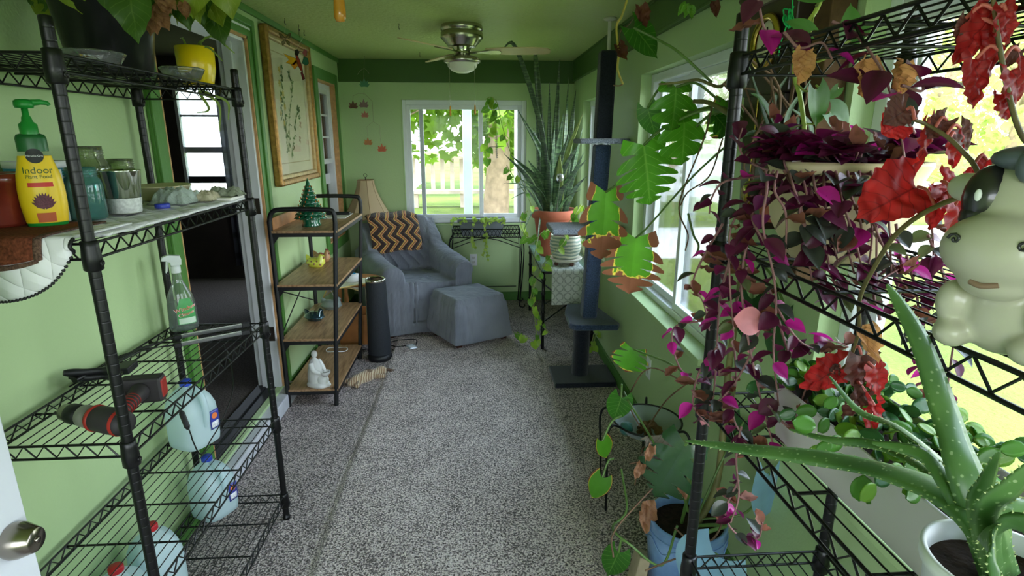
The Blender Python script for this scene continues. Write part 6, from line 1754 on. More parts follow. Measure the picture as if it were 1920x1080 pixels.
def mleaf(att, tip, y, w, m, src, kind='m', n=4, y2=None, nrm=(0, -1, .35), seed=0, via=None, lab=None, droop=.12, rr=.0042):
    a = W(att[0], att[1], y=y); b = W(tip[0], tip[1], y=y2 or y)
    for q in (a, b): q.x = min(q.x, XR - .02)
    s = (b - a).length
    Mx = frame(b - a, nrm, a, s)
    mb = MB()
    if kind == 'm': monstera(mb, Mx, 0, w, n, .42, .12, droop, seed)
    else: leaf(mb, Mx, prof_heart, 0, w, .12, droop, .02, .3, nt=12, ns=4, seed=seed)
    o = mb.build('leaf', m, T)
    if lab: o['label'] = lab
    if src is not None:
        s0 = src if isinstance(src, V) else W(src[0], src[1], y=src[2])
        pts = [s0] + [W(*v[:2], y=v[2]) for v in (via or [])] + [a]
        if not via: pts.insert(1, s0.lerp(a, .55) + V((0, 0, .03)))
        for q in pts: q.x = min(q.x, XR - .015)
        mb = MB(); mb.tube(curve(pts, 6), rr, 7); mb.build('petiole', mst, T)
node = (1400, 232, 1.8)
mleaf((1188, 52), (1238, 106), 1.95, 1.15, mon, (1335, 155, 1.8), 'h', via=[(1275, 100, 1.85), (1240, 78, 1.93)], nrm=(.5, -1, .2), lab='large whole heart-shaped leaf')
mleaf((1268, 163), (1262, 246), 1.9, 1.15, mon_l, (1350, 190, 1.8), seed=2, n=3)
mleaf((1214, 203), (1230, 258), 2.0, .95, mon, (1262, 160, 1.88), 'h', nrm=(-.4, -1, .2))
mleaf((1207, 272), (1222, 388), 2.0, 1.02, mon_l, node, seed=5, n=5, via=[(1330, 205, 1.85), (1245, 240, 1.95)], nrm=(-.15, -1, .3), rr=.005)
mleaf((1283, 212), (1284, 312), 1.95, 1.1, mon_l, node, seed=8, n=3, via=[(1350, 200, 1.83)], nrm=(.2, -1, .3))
mleaf((1136, 360), (1128, 492), 2.25, .72, mon_b, node, seed=11, n=4, via=[(1340, 210, 1.9), (1240, 300, 2.1), (1160, 345, 2.2)], nrm=(-.1, -1, .25), rr=.005, lab='green leaf with wide brown withered margins')
mleaf((1192, 446), (1178, 556), 2.3, 1.05, mon_b, (1400, 240, 1.8), seed=14, n=5, via=[(1300, 330, 2.0), (1215, 425, 2.25)], nrm=(-.3, -1, .3), rr=.004, lab='broad leaf browned all round its lobes')
mleaf((1188, 655), (1172, 700), 2.3, 1.5, mon_e, (1330, 760, 1.75), seed=17, n=4, via=[(1270, 690, 2.0)], nrm=(-.3, -1, .5))
mleaf((1285, 833), (1222, 938), 1.5, .95, mon_d, BP + V((-.02, 0, .32)), seed=20, n=4, nrm=(-.2, -.8, .8), via=[(1305, 860, 1.56)], rr=.006, lab='big dark leaf hanging over the pot rim')
mleaf((1345, 1042), (1285, 1120), 1.25, 1.5, mon_bl, BP + V((.0, -.03, .33)), 'h', via=[(1360, 985, 1.45), (1325, 1000, 1.40), (1322, 1030, 1.34)], nrm=(0, -.6, 1), rr=.006, lab='leaf in front of the pot with a blue reflection painted in')
mleaf((1442, 888), (1500, 985), 1.5, .9, mon_bl, BP + V((.05, 0, .33)), 'h', via=[(1400, 960, 1.6)], nrm=(.2, -.8, .7))
mleaf((1165, 745), (1150, 792), 1.9, 1.1, mon, (1165, 725, 1.95), 'h', nrm=(0, -.8, .6))
mleaf((1130, 826), (1140, 862), 1.8, 1.1, mon_e, (1165, 780, 1.85), 'h', nrm=(0, -.5, .8))
mleaf((1130, 895), (1108, 938), 1.75, 1.0, mon_e, (1150, 860, 1.8), 'h', nrm=(-.2, -.8, .6))
mleaf((1160, 1035), (1138, 1085), 1.5, 1.0, mon, (1170, 1015, 1.5), 'h', nrm=(0, -.6, .8))
mleaf((1340, 215), (1375, 255), 1.95, .9, mon, node, 'm', n=3, seed=31, nrm=(.2, -1, .1))
mleaf((1362, 190), (1350, 262), 2.0, 1.0, mon_e, node, 'm', n=4, seed=33, nrm=(.3, -1, .1))
mleaf((1410, 560), (1395, 640), 1.7, .9, mon_d, (1400, 450, 1.78), 'h', nrm=(0, -1, .1))
mleaf((1475, 150), (1500, 90), 1.6, .8, mon_d, node, 'h', nrm=(0, -1, .1))
mleaf((1440, 250), (1470, 330), 1.6, .7, mon_d, node, 'h', nrm=(0, -1, .1))
mleaf((1490, 580), (1470, 690), 1.55, .8, mon_d, (1410, 480, 1.76), 'h', nrm=(0, -1, .1))
mleaf((1395, 790), (1370, 860), 1.7, .9, mon_d, BP + V((.03, 0, .33)), 'h', nrm=(0, -1, .3))
# long trailing runners of the monstera
for pts in ([(1290, 960, 1.55), (1280, 930, 1.6), (1220, 820, 1.75), (1180, 755, 1.88), (1170, 735, 1.95)],
            [(1270, 985, 1.48), (1240, 1060, 1.42), (1180, 1020, 1.45), (1155, 1000, 1.5), (1150, 985, 1.55), (1175, 955, 1.6), (1165, 880, 1.75)],
            [(1290, 400, 1.95), (1300, 440, 1.93), (1310, 460, 1.9), (1305, 480, 1.9)]):
    mb = MB(); mb.tube(curve([W(a, b, y=y) for a, b, y in pts], 6), .004, 7); mb.build('stem', mst, T)
for pts in ([(1335, 200, 1.8), (1320, 260, 1.9), (1280, 360, 1.95), (1274, 400, 1.95), (1290, 440, 1.95), (1285, 470, 1.95)],
            [(1355, 260, 1.8), (1330, 330, 1.9), (1290, 360, 1.95), (1276, 385, 1.95)],
            [(1180, 870, 1.75), (1210, 860, 1.75), (1205, 840, 1.78), (1190, 910, 1.7)],
            [(1290, 720, 1.8), (1220, 690, 1.95), (1185, 730, 2.0), (1180, 760, 2.0), (1200, 800, 1.95)],
            [(1290, 718, 1.8), (1250, 750, 1.9), (1215, 800, 1.95)],
            [(1150, 1045, 1.4), (1150, 1000, 1.45), (1200, 940, 1.5), (1240, 900, 1.55)],
            [(1210, 1070, 1.35), (1260, 1050, 1.38), (1300, 1040, 1.4)],
            [(1265, 990, 1.44), (1290, 1010, 1.4), (1330, 1015, 1.36), (1352, 985, 1.4), (1345, 960, 1.45)]):
    mb = MB(); mb.tube(curve([W(a, b, y=y) for a, b, y in pts], 6), .0028, 6); mb.build('aerial_root', stem_b, T)
def dryleaf(T, px, py, y, s, d=(0, 0, -1), nrm=(0, -1, .2), seed=0, prof=prof_heart, w=.8, name='dried_leaf', m=None):
    mb = MB(); leaf(mb, frame(d, nrm, W(px, py, y=y), s), prof, 0, w, .7, -.5, .35, .15, nt=12, ns=4, seed=seed)
    return mb.build(name, m or dry, T)
dryleaf(T, 1215, 940, 1.5, .085, (-.2, 0, -1), seed=3); dryleaf(T, 1205, 845, 1.75, .14, (.9, 0, -.2), (0, -.6, .8), seed=5, m=leafmat('grey_dried_leaf', (168, 152, 140), translu=.2, rough=.7, vein=(120, 100, 84)))
dryleaf(T, 1275, 905, 1.5, .05, (.3, 0, -1), seed=7); dryleaf(T, 1222, 835, 1.5, .05, (-.5, 0, -1), seed=8); dryleaf(T, 1202, 868, 1.5, .05, (-.5, 0, -1), seed=9)
dryleaf(T, 1325, 470, 1.75, .12, (.8, 0, -.6), seed=10)
# yellow hanging vine with dead tips by the tension rod, held by the ceiling
T = thing('hanging_vine', 'bare yellow vine with dead brown leaves dangling from the ceiling beside the cat tree pole', 'plant', W(1178, 0, y=2.6))
mb = MB(); mb.tube(curve([W(1180, -14, y=2.3), W(1166, 30, y=2.35), W(1156, 50, y=2.4), W(1160, 100, y=2.4), W(1158, 130, y=2.4), W(1168, 158, y=2.4)], 6), .0045, 7); mb.build('vine', mat('yellow_vine', (196, 176, 84), .6, 0, .4, .25, 20), T)
mb = MB(); mb.tube(curve([W(1168, 158, y=2.4), W(1160, 161, y=2.4), W(1150, 160, y=2.4)], 3), .003, 6); mb.tube(curve([W(1203, 10, y=1.95), W(1180, 45, y=2.3), W(1163, 60, y=2.38), W(1164, 90, y=2.4)], 5), .0022, 6); mb.build('withered_tip', stem_b, T)
for a in ((1158, 82, 2.4, .075, (.4, 0, -1), 2), (1200, 12, 1.95, .07, (.2, 0, -1), 4), (1337, 4, 1.9, .05, (.1, 0, -1), 5)): dryleaf(T, a[0], a[1], a[2], a[3], a[4], seed=a[5], m=leafmat('dark_dried_leaf', (98, 52, 34), translu=.15, rough=.7))
p = W(1292, 2, y=2.0); mb = MB()
for k in range(3): leaf(mb, frame((-.4 + .3 * k, 0, -1), (0, -1, .2), W(1285 + 6 * k, 2 + 3 * k, y=2.0), .045), prof_ell, 0, 1, .6, .4, .2, seed=k)
mb.build('curled_leaf', poth, T)

# ------------------------------------------------------------------ iron bowl stand with a glass bowl
BC = V((.745, 2.20, 0)); bz = .40
T = thing('bowl_stand', 'black iron stand carrying a wide shallow glass bowl by the right wall', 'stand', BC)
mb = MB(); mb.tube([BC + V((.148 * math.cos(a), .148 * math.sin(a), bz)) for a in [i * 2 * PI / 40 for i in range(41)]], .005, 8); mb.build('rim_ring', black, T)
for a in (-2.75, -.9, 1.3, 2.6):
    x, y = math.cos(a), math.sin(a)
    mb = MB(); mb.tube(curve([BC + V((.145 * x, .145 * y, bz)), BC + V((.19 * x, .19 * y, bz + .015)), BC + V((.215 * x, .215 * y, bz - .04)), BC + V((.205 * x, .205 * y, .2)), BC + V((.20 * x, .20 * y, 0.004))], 5), .0055, 8); mb.build('leg', black, T)
for p_ in T.children:
    pass
mb = MB(); mb.lathe([(0, bz - .07), (.05, bz - .068), (.11, bz - .045), (.142, bz - .005), (.146, bz), (.141, bz), (.105, bz - .04), (.05, bz - .062), (0, bz - .064)], BC, 44, warp=lambda q, v: 1)
bw = mb.build('glass_bowl', glassy('frosted_blue_glass', (198, 210, 214), .35, .45), origin=BC + V((0, 0, bz - .07)))
solo(bw, 'wide shallow frosted glass bowl resting in the iron stand', 'bowl')
c = BC + V((.01, 0, bz - .06))
T = thing('driftwood', 'curled brown driftwood piece lying in the glass bowl', 'driftwood', c)
mb = MB()
rnd = random.Random(17)
for k in range(5):
    a = rnd.uniform(0, 6.28); mb.tube(curve([c + V((.05 * math.cos(a), .05 * math.sin(a), .0)), c + V((.02 * math.cos(a + 1), .02 * math.sin(a + 1), .045)), c + V((.055 * math.cos(a + 2.4), .055 * math.sin(a + 2.4), .01))], 6), [.006 + .006 * rnd.random() for _ in range(13)], 8)
mb.build('wood', mat('driftwood_brown', (120, 92, 66), .9, 0, .2, .4, 30, 60, .5), T)
mb = MB(); mb.lathe([(0, 0), (.022, 0), (.03, .02), (.024, .045), (.0, .05)], BC + V((-.10, -.03, bz - .045)), 16)
solo(mb.build('sea_glass', glassy('teal_glass', (120, 190, 182), .35, .22), origin=BC + V((-.1, -.03, bz - .045))), 'small teal glass lump at the left edge of the glass bowl', 'glass lump')
# wooden board leaning by the pot
mb = MB(); b0 = W(1195, 1075, z=.0) ; mb.hexa([(.50, 1.56, 0), (.53, 1.54, 0), (.535, 1.62, 0), (.505, 1.64, 0)], [(.545, 1.58, .22), (.575, 1.56, .22), (.58, 1.64, .20), (.55, 1.66, .20)])
solo(mb.build('wood_offcut', mat('grey_weathered_wood', (168, 152, 128), .85, 0, .2, .25, 12), origin=(.52, 1.6, 0), bevel=.003), 'weathered wood offcut leaning against the left side of the blue pot', 'wood')

# ------------------------------------------------------------------ wall clock on the pier between the windows
KC = W(1452, 50, x=XR - .05)
KY = 1.66; KZ = 1.86
T = thing('wall_clock', 'dark wooden gabled wall clock with a brass dial and pendulum case', 'clock', (XR, KY, KZ - .4))
dkw = mat('dark_clock_wood', (48, 36, 28), .35, 0, .5, .3, 12, coat=.2)
X0 = XR - .11
mb = MB(); mb.box((X0, KY - .13, KZ - .14), (XR - .001, KY + .13, KZ + .14)); mb.hexa([(X0, KY - .07, KZ - .52), (XR - .001, KY - .07, KZ - .52), (XR - .001, KY + .07, KZ - .52), (X0, KY + .07, KZ - .52)], [(X0, KY - .12, KZ - .14), (XR - .001, KY - .12, KZ - .14), (XR - .001, KY + .12, KZ - .14), (X0, KY + .12, KZ - .14)]); mb.build('case', dkw, T, bevel=.005)
mb = MB(); mb.poly([(X0 - .02, KY - .18, KZ + .14), (X0 - .02, KY, KZ + .30), (X0 - .02, KY + .18, KZ + .14), (X0 - .02, KY + .15, KZ + .12), (X0 - .02, KY - .15, KZ + .12)], (.129, 0, 0)); mb.build('gable_roof', dkw, T, bevel=.003)
mb = MB(); mb.box((X0 - .012, KY - .14, KZ + .105), (X0, KY + .14, KZ + .12)); mb.build('cornice', mat('pale_beading', (150, 142, 120), .5), T)
R = Matrix.Rotation(-PI / 2, 3, 'Y')
brass = mat('brass', (206, 172, 88), .2, 1, .5, .05)
mb = MB(); mb.lathe([(.052, 0), (.075, .004), (.078, .012), (.07, .02), (.06, .018), (.056, .012)], (X0, KY, KZ), 40, 0, R, cap=False); dl = mb.build('bezel', brass, T)
mb = MB(); mb.lathe([(0, .006), (.058, .006)], (X0, KY, KZ), 36, 0, R, cap=False); mb.build('dial', mat('cream_dial', (226, 220, 186), .4), T)
mb = MB(); mb.box((X0 - .009, KY - .002, KZ), (X0 - .007, KY + .002, KZ + .04)); mb.build('hand', black, T)
mb = MB(); mb.poly([(X0 - .009, KY, KZ - .002), (X0 - .009, KY + .03, KZ - .018), (X0 - .009, KY + .032, KZ - .014), (X0 - .009, KY, KZ + .003)], (.002, 0, 0)); mb.build('hand', black, T)
mb = MB(); mb.tube([(X0 - .012, KY, KZ - .15), (X0 - .012, KY, KZ - .42)], .003, 6); mb.lathe([(0, 0), (.035, .0), (.037, .004), (.03, .01), (0, .012)], (X0 - .01, KY, KZ - .42), 24, 0, R); mb.build('pendulum', brass, T)
# rough wooden post behind the shelf
pw = W(1490, 120, y=1.42)
mb = MB(); mb.box((.875, 1.445, 1.22), (.942, 1.515, ZC - .002))
solo(mb.build('wooden_board', mat('rough_brown_wood', (96, 72, 50), .85, 0, .2, .3, 14, 40, .5), origin=(.9, 1.48, 1.22), bevel=.004), 'rough brown wooden board fixed to the wall beside the wall clock', 'board')
# green yarn
p = W(1478, 22, y=1.40)
mb = MB(); rnd = random.Random(2)
pts = [p + V((rnd.uniform(-.012, .016), rnd.uniform(-.01, .01), rnd.uniform(-.035, .02))) for _ in range(14)]
pts = [p + V((0, .0, .11))] + pts + [p + V((-.008, 0, -.06)), p + V((-.012, 0, -.10))]
mb.tube(curve(pts, 4), .0018, 5); mb.tube(curve([pts[6], p + V((.016, 0, -.02)), p + V((.018, 0, -.05))], 4), .0018, 5)
solo(mb.build('green_yarn', mat('green_yarn', (32, 168, 92), .9), origin=p), 'tangle of bright green yarn hanging beside the wall clock', 'yarn')
# ------------------------------------------------------------------ plants on the right shelving unit
S2, S3 = RZ[1], RZ[2]
# -- tradescantia in a lobed cream planter on the second shelf
c = V((.665, .985, S2))
T = thing('inch_plant', 'purple and silver inch plant spilling from a lobed cream ceramic planter on the right shelf', 'potted plant', c)
m_cream = mat('aged_cream_ceramic', (222, 206, 164), .45, 0, .5, .1, 5)
mb = MB()
mb.lathe([(0, 0), (.075, 0), (.085, .01), (.12, .07), (.128, .11), (.122, .145), (.13, .168), (.128, .176), (.118, .172), (.11, .14)], c, 72, sx=1.0, sy=.78, cap=False, warp=lambda q, v: 1 + (.05 + .10 * v) * abs(math.sin(q * 3.5 + v * 1.6)) - .05 + .03 * math.sin(q * 5 + v * 6))
mb.build('planter', m_cream, T)
mb = MB(); mb.lathe([(0, .155), (.112, .155)], c, 30, sx=1.0, sy=.76, cap=False); mb.build('potting_soil', soil, T)
tr_a = leafmat('inch_leaf_plum', (88, 28, 58), back=(104, 22, 66), translu=.35, rough=.35, ns=20)
tr_b = leafmat('inch_leaf_silver', (60, 66, 58), back=(96, 26, 74), stripe=(168, 172, 190), translu=.25, rough=.3, ns=20)
tr_c = leafmat('inch_leaf_green', (92, 104, 66), back=(104, 40, 70), stripe=(128, 140, 104), translu=.35, rough=.35, ns=20)
tr_d = leafmat('inch_leaf_magenta', (190, 36, 140), translu=.5, rough=.35, ns=20)
tr_e = leafmat('inch_leaf_dried', (128, 78, 62), translu=.3, rough=.7, ns=20)
tr_p = leafmat('inch_leaf_pink', (220, 140, 146), translu=.4, rough=.4, ns=20)
mats6 = [tr_a, tr_b, tr_c, tr_d, tr_e, tr_p]
names6 = ['plum_leaf', 'silver_leaf', 'green_leaf', 'magenta_leaf', 'dried_leaf', 'pink_leaf']
vst = mat('purple_stem', (132, 92, 92), .6, 0, .4, .25, 30)
pool = [MB() for _ in mats6]
stm = MB()
rnd = random.Random(77)
def inch(path, y_jit=.0, dens=1.0, size=.045, wts=(5, 2.2, 1.6, .6, 2.2, .1), r=.0024):
    pts = curve(path, 6)
    stm.tube(pts, [r * (1 - .4 * i / len(pts)) for i in range(len(pts))], 6)
    L = sum((b - a).length for a, b in zip(pts, pts[1:]))
    n = max(3, int(L / .0165 * dens))
    for j in range(n):
        f = (j + .5) / n * (len(pts) - 1); i = int(f); q = pts[i].lerp(pts[min(i + 1, len(pts) - 1)], f - i)
        t = (pts[min(i + 1, len(pts) - 1)] - pts[max(0, i - 1)]).normalized()
        a = rnd.uniform(0, 2 * PI); o = V((math.cos(a), math.sin(a), rnd.uniform(-.2, .5)))
        d = (o + t * .7).normalized()
        k = rnd.choices(range(6), wts)[0]
        s = size * rnd.uniform(.75, 1.25)
        leaf(pool[k], frame(d, V((rnd.uniform(-.6, .6), rnd.uniform(-1, .2), 1.2)), q, s), prof_ell, 0, rnd.uniform(1.1, 1.5), .45 if k != 4 else .8, .2 if k != 4 else -.5, .0 if k != 4 else .25, nt=7, ns=2, seed=j)
top = lambda: c + V((rnd.uniform(-.11, .11), rnd.uniform(-.08, .08), .17))
Wy = lambda px, py, y: W(px, py, y=y)
# strands over the front and the left of the planter (pixel, pixel, depth)
strands = [
 [(1440, 330, .95), (1400, 380, .92), (1370, 430, .9), (1368, 520, .9), (1375, 620, .9)],
 [(1430, 330, .95), (1360, 340, .95), (1335, 370, .97), (1330, 400, 1.0)],
 [(1450, 320, .95), (1410, 400, .88), (1440, 470, .86), (1455, 560, .86), (1450, 660, .87), (1460, 760, .88)],
 [(1470, 320, .9), (1500, 380, .84), (1512, 460, .84), (1525, 540, .85)],
 [(1510, 325, .9), (1530, 390, .83), (1545, 450, .84), (1560, 520, .85), (1580, 560, .86)],
 [(1565, 330, .88), (1580, 380, .82), (1600, 440, .82), (1615, 500, .83), (1620, 560, .84)],
 [(1600, 330, .88), (1630, 400, .82), (1660, 470, .84), (1700, 540, .85), (1740, 560, .86)],
 [(1440, 320, .98), (1400, 300, 1.0), (1385, 270, 1.0), (1392, 240, 1.0)],
 [(1470, 320, .98), (1462, 290, 1.0), (1455, 240, 1.02), (1450, 220, 1.02)],
 [(1480, 330, .95), (1470, 300, .96), (1490, 270, .97)],
 [(1540, 325, .95), (1530, 300, .96), (1550, 265, .97)],
 [(1560, 325, .95), (1575, 295, .96), (1570, 260, .97)],
 [(1600, 325, .95), (1615, 290, .96), (1605, 250, .97)],
 [(1630, 325, .95), (1650, 300, .96), (1665, 275, .97)],
 [(1650, 330, .95), (1690, 320, .96), (1720, 300, .97)],
 [(1410, 420, .9), (1390, 520, .9), (1400, 620, .9), (1420, 720, .9), (1440, 800, .9), (1455, 850, .9)],
 [(1370, 480, .92), (1350, 560, .95), (1345, 640, .98), (1340, 720, 1.0), (1330, 790, 1.02)],
 [(1400, 500, .92), (1375, 600, .95), (1380, 700, .97), (1375, 780, .97), (1400, 830, .95)],
 [(1355, 420, .95), (1320, 480, 1.0), (1300, 530, 1.05), (1320, 570, 1.05), (1330, 620, 1.05)],
 [(1330, 600, 1.05), (1270, 610, 1.1), (1260, 640, 1.1), (1275, 690, 1.1), (1310, 720, 1.08)],
 [(1430, 600, .9), (1400, 680, .92), (1360, 740, .95), (1330, 760, .98)],
 [(1440, 540, .88), (1470, 600, .88), (1500, 640, .88), (1540, 660, .88)],
 [(1460, 600, .88), (1480, 660, .9), (1510, 650, .9), (1560, 640, .9), (1590, 650, .9)],
 [(1390, 800, .95), (1380, 860, .96), (1385, 930, .97), (1370, 980, .97)],
 [(1385, 900, .97), (1360, 960, .98), (1380, 1000, .98), (1420, 1010, .97), (1430, 980, .95)],
 [(1700, 480, .85), (1720, 560, .86), (1725, 650, .87), (1745, 740, .88)],
 [(1740, 440, .87), (1770, 520, .87), (1790, 600, .88), (1780, 700, .88), (1770, 760, .88)],
 [(1680, 420, .85), (1690, 500, .85), (1680, 560, .85), (1700, 600, .85)],
 [(1650, 600, .82), (1640, 540, .83), (1690, 500, .84)],
 [(1700, 350, .9), (1740, 400, .88), (1750, 470, .87), (1745, 560, .87)],
 [(1345, 650, .98), (1310, 700, 1.0), (1300, 760, 1.02), (1330, 800, 1.02)],
 [(1440, 760, .88), (1480, 800, .87), (1500, 760, .88), (1520, 700, .88)],
]
for k, st_ in enumerate(strands): inch([Wy(*p) for p in st_], size=.036 if k not in (3, 4, 5) else .046, wts=(6, 2.8, 1.6, .5, 1.4, .05) if k < 15 else (4.5, 2.4, .8, 1.6, 3, .2))
for k in range(11):
    x_ = 1435 + 22 * k; inch([Wy(x_, 322, .88), Wy(x_ + rnd.uniform(-8, 14), 350 + rnd.uniform(0, 20), .835), Wy(x_ + rnd.uniform(-5, 30), 400 + rnd.uniform(0, 40), .83), Wy(x_ + rnd.uniform(0, 50), 440 + rnd.uniform(0, 90), .84)], size=.042, dens=.55, wts=(4, 4, 2.5, .2, .8, 0))
for k in range(20):
    a = rnd.uniform(0, 6.28); p = c + V((.11 * math.cos(a), .085 * math.sin(a), .165)); q = p + V((.03 * math.cos(a), .02 * math.sin(a), rnd.uniform(.02, .05)))
    inch([c + V((0, 0, .16)), p + V((0, 0, .02)), q], size=.05, dens=1.6, wts=(7, 1.5, .5, 1, .8, 0))
leaf(pool[5], frame((1, 0, -.15), (0, -1, .3), Wy(1375, 598, .86), .06), prof_ell, 0, 1.6, .3, .1)
# strands on the top shelf
for k, st_ in enumerate(([(1420, -20, .9), (1425, 20, .9), (1432, 50, .9), (1440, 60, .9)], [(1470, 60, .85), (1500, 90, .84), (1540, 80, .84), (1560, 110, .83)], [(1560, 40, .85), (1600, 60, .84), (1640, 110, .82), (1665, 160, .82), (1690, 260, .84), (1700, 330, .9)], [(1715, 250, .85), (1680, 190, .84), (1640, 170, .83), (1620, 150, .83)], [(1690, 160, .82), (1730, 170, .82), (1720, 130, .82)])):
    inch([Wy(*p) for p in st_], size=.055, dens=.4, wts=(8, .8, 0, 1.4, .3, 0))
stm.build('trailing_stems', vst, T)['kind'] = 'stuff'
for p_, m_, n_ in zip(pool, mats6, names6): p_.build(n_, m_, T)['kind'] = 'stuff'
for px, py, s in ((1505, 105, .05), (1625, 118, .06), (1690, 128, .05)): dryleaf(T, px, py - 8, .84, s, (-.2, 0, -1), seed=px, m=leafmat('tan_dried_leaf', (206, 150, 96), translu=.4, rough=.7, vein=(160, 104, 60)))

# -- marbled pothos climbing behind the shelf
T = thing('marbled_pothos', 'thick stemmed marbled pothos vine hanging behind the top right shelf', 'plant', Wy(1510, 60, 1.25))
mp_ = leafmat('marbled_pothos_leaf', (86, 132, 62), translu=.4, stripe=(146, 178, 100), ns=9)
pts = curve([Wy(*p) for p in ((1545, -20, 1.25), (1530, 20, 1.25), (1495, 75, 1.25), (1490, 140, 1.25), (1500, 180, 1.25), (1508, 240, 1.25), (1512, 330, 1.25), (1500, 420, 1.25))], 6)
mb = MB(); mb.tube(pts, .005, 8); mb.build('vine', mat('lime_vine', (168, 186, 80), .45, 0, .5, .2, 12), T)
for att, tip, src, w in (((1530, 168), (1540, 236), (1492, 155), .85), ((1556, 210), (1598, 242), (1512, 232), 1.2), ((1572, 165), (1556, 186), (1530, 160), 1.0), ((1590, 75), (1604, 5), (1520, 120), .9), ((1600, 70), (1640, 40), (1520, 120), .7), ((1520, 60), (1480, 35), (1525, 30), .8), ((1540, -10), (1500, -4), (1530, 10), .9), ((1560, 300), (1600, 330), (1510, 300), 1.1), ((1560, 520), (1600, 560), (1510, 400), .7)):
    a, b, s0 = Wy(*att, 1.2), Wy(*tip, 1.2), Wy(*src, 1.25)
    mb = MB(); mb.tube(curve([s0, s0.lerp(a, .5) + V((0, 0, -.01)), a], 4), .0022, 6); mb.build('petiole', pst, T)
    mb = MB(); leaf(mb, frame(b - a, (.1, -1, .4), a, (b - a).length * 1.05), prof_heart, 0, w, .25, .2, .02, .25, nt=12, ns=4); mb.build('leaf', mp_, T)
# aloe-like strap plant behind the post
T = thing('strap_leaf_plant', 'tangle of narrow green strap leaves on brown stems behind the near right post', 'plant', Wy(1440, 260, 1.5))
rnd = random.Random(9)
sm = leafmat('strap_leaf', (66, 98, 52), translu=.3, ns=8); bs = MB()
for a, m_, b in (((1470, 330), (1440, 240), (1400, 110)), ((1480, 300), (1450, 200), (1480, 135)), ((1470, 260), (1430, 190), (1408, 175)), ((1460, 300), (1420, 250), (1385, 260)), ((1480, 290), (1475, 220), (1520, 150)), ((1450, 330), (1490, 250), (1500, 180)), ((1440, 300), (1450, 180), (1430, 140)), ((1500, 320), (1520, 240), (1480, 200)), ((1455, 290), (1500, 235), (1560, 250)), ((1470, 340), (1530, 260), (1590, 320))):
    y = rnd.uniform(1.35, 1.6); mb = MB(); pts = curve([Wy(*a, y), Wy(*m_, y), Wy(*b, y)], 7); strap(mb, pts, [.011 * (1 - .9 * (i / 14) ** 1.5) for i in range(15)], (.3, -1, .3)); mb.build('leaf', sm, T)
for k in range(12):
    y = rnd.uniform(1.4, 1.6); x = rnd.uniform(1400, 1500)
    bs.tube(curve([Wy(x, 340, y), Wy(x + rnd.uniform(-40, 40), rnd.uniform(250, 300), y), Wy(x + rnd.uniform(-50, 50), rnd.uniform(150, 240), y), Wy(x + rnd.uniform(-60, 60), rnd.uniform(100, 200), y)], 5), .003, 6)
bs.build('stem', stem_b, T)['kind'] = 'stuff'
mb = MB(); mb.lathe([(0, 0), (.05, 0), (.065, .1), (.068, .1), (.062, .095)], Wy(1470, 350, 1.45) - V((0, 0, .09)), 24, cap=False)
mb.build('hanging_pot', terra, T)

# -- cow planter on the second shelf, nearest the camera
c = V((.520, .475, S2)); c = V((.525, .505, S2 + .001))
T = thing('cow_planter', 'black and white ceramic cow planter sitting on the right shelf near the camera', 'planter', c)
cw = NT('cow_glaze')
m_cow = cw.done(cw.bsdf(lin((188, 184, 166)), .4, 0, .5, None, .3)); m_cowb = mat('cow_black_glaze', (30, 28, 30), .3, 0, .5, .1, coat=.4)
face = V((-.90, -.45, 0)).normalized(); side = V((-face.y, face.x, 0)) * -1
def L3(r, f, z): return c + side * r + face * f + V((0, 0, z))
def blob(mb, r, f, z, rad, sc3=(1, 1, 1), n=24, m=0):
    Mx = Matrix((side, face, V((0, 0, 1)))).transposed(); mb.ball(L3(r, f, z), rad, n, m, sc3, Mx)
mb = MB(); blob(mb, 0, -.015, .045, .040, (1.05, .95, 1.15)); blob(mb, -.032, .012, .018, .018, (1, 1.2, .9), 16); blob(mb, .032, .012, .018, .018, (1, 1.2, .9), 16); blob(mb, -.038, .012, .05, .015, (1, 1, 1.6), 16); blob(mb, .038, .012, .05, .015, (1, 1, 1.6), 16)
blob(mb, 0, .0, .145, .046, (1, .9, 1.15)); blob(mb, 0, .035, .112, .045, (1.08, .85, .80)); blob(mb, 0, .03, .085, .032, (1.0, .9, .7))
blob(mb, -.052, -.01, .165, .018, (1.2, .5, .9), 14); blob(mb, .052, -.01, .165, .018, (1.2, .5, .9), 14)
o = mb.build('cow_body', m_cow, T)
md = o.modifiers.new('remesh', 'REMESH'); md.mode = 'VOXEL'; md.voxel_size = .0035; md.use_smooth_shade = True
md = o.modifiers.new('smooth', 'SMOOTH'); md.factor = .5; md.iterations = 6
mb = MB(); blob(mb, -.024, .013, .158, .028, (.78, 1.06, 1.15), 20); blob(mb, -.026, .024, .14, .018, (.9, 1, 1), 14); mb.build('eye_patch', m_cowb, T)
mb = MB(); blob(mb, .024, .013, .158, .028, (.78, 1.06, 1.15), 20); blob(mb, .026, .024, .14, .018, (.9, 1, 1), 14); mb.build('eye_patch', m_cowb, T)
mb = MB(); blob(mb, 0, .015, .196, .020, (1.5, 1.1, .6), 16); blob(mb, -.008, .034, .19, .012, (1, .7, 1.3), 12); mb.build('forelock', mat('slate_glaze', (88, 96, 104), .35, 0, .5, .2), T)
for sg in (-1, 1):
    mb = MB(); mb.tube([L3(sg * (.026 + .0058 * (1 - a / 10) * math.cos(a * .8)), .0665, .122 + .0058 * (1 - a / 10) * math.sin(a * .8)) for a in range(10)], .0015, 6); mb.build('nostril_swirl', m_cowb, T)
    mb = MB(); blob(mb, sg * .024, .042, .162, .004, (.8, .5, 1.5), 10); mb.build('eye_glint', white_pl, T)
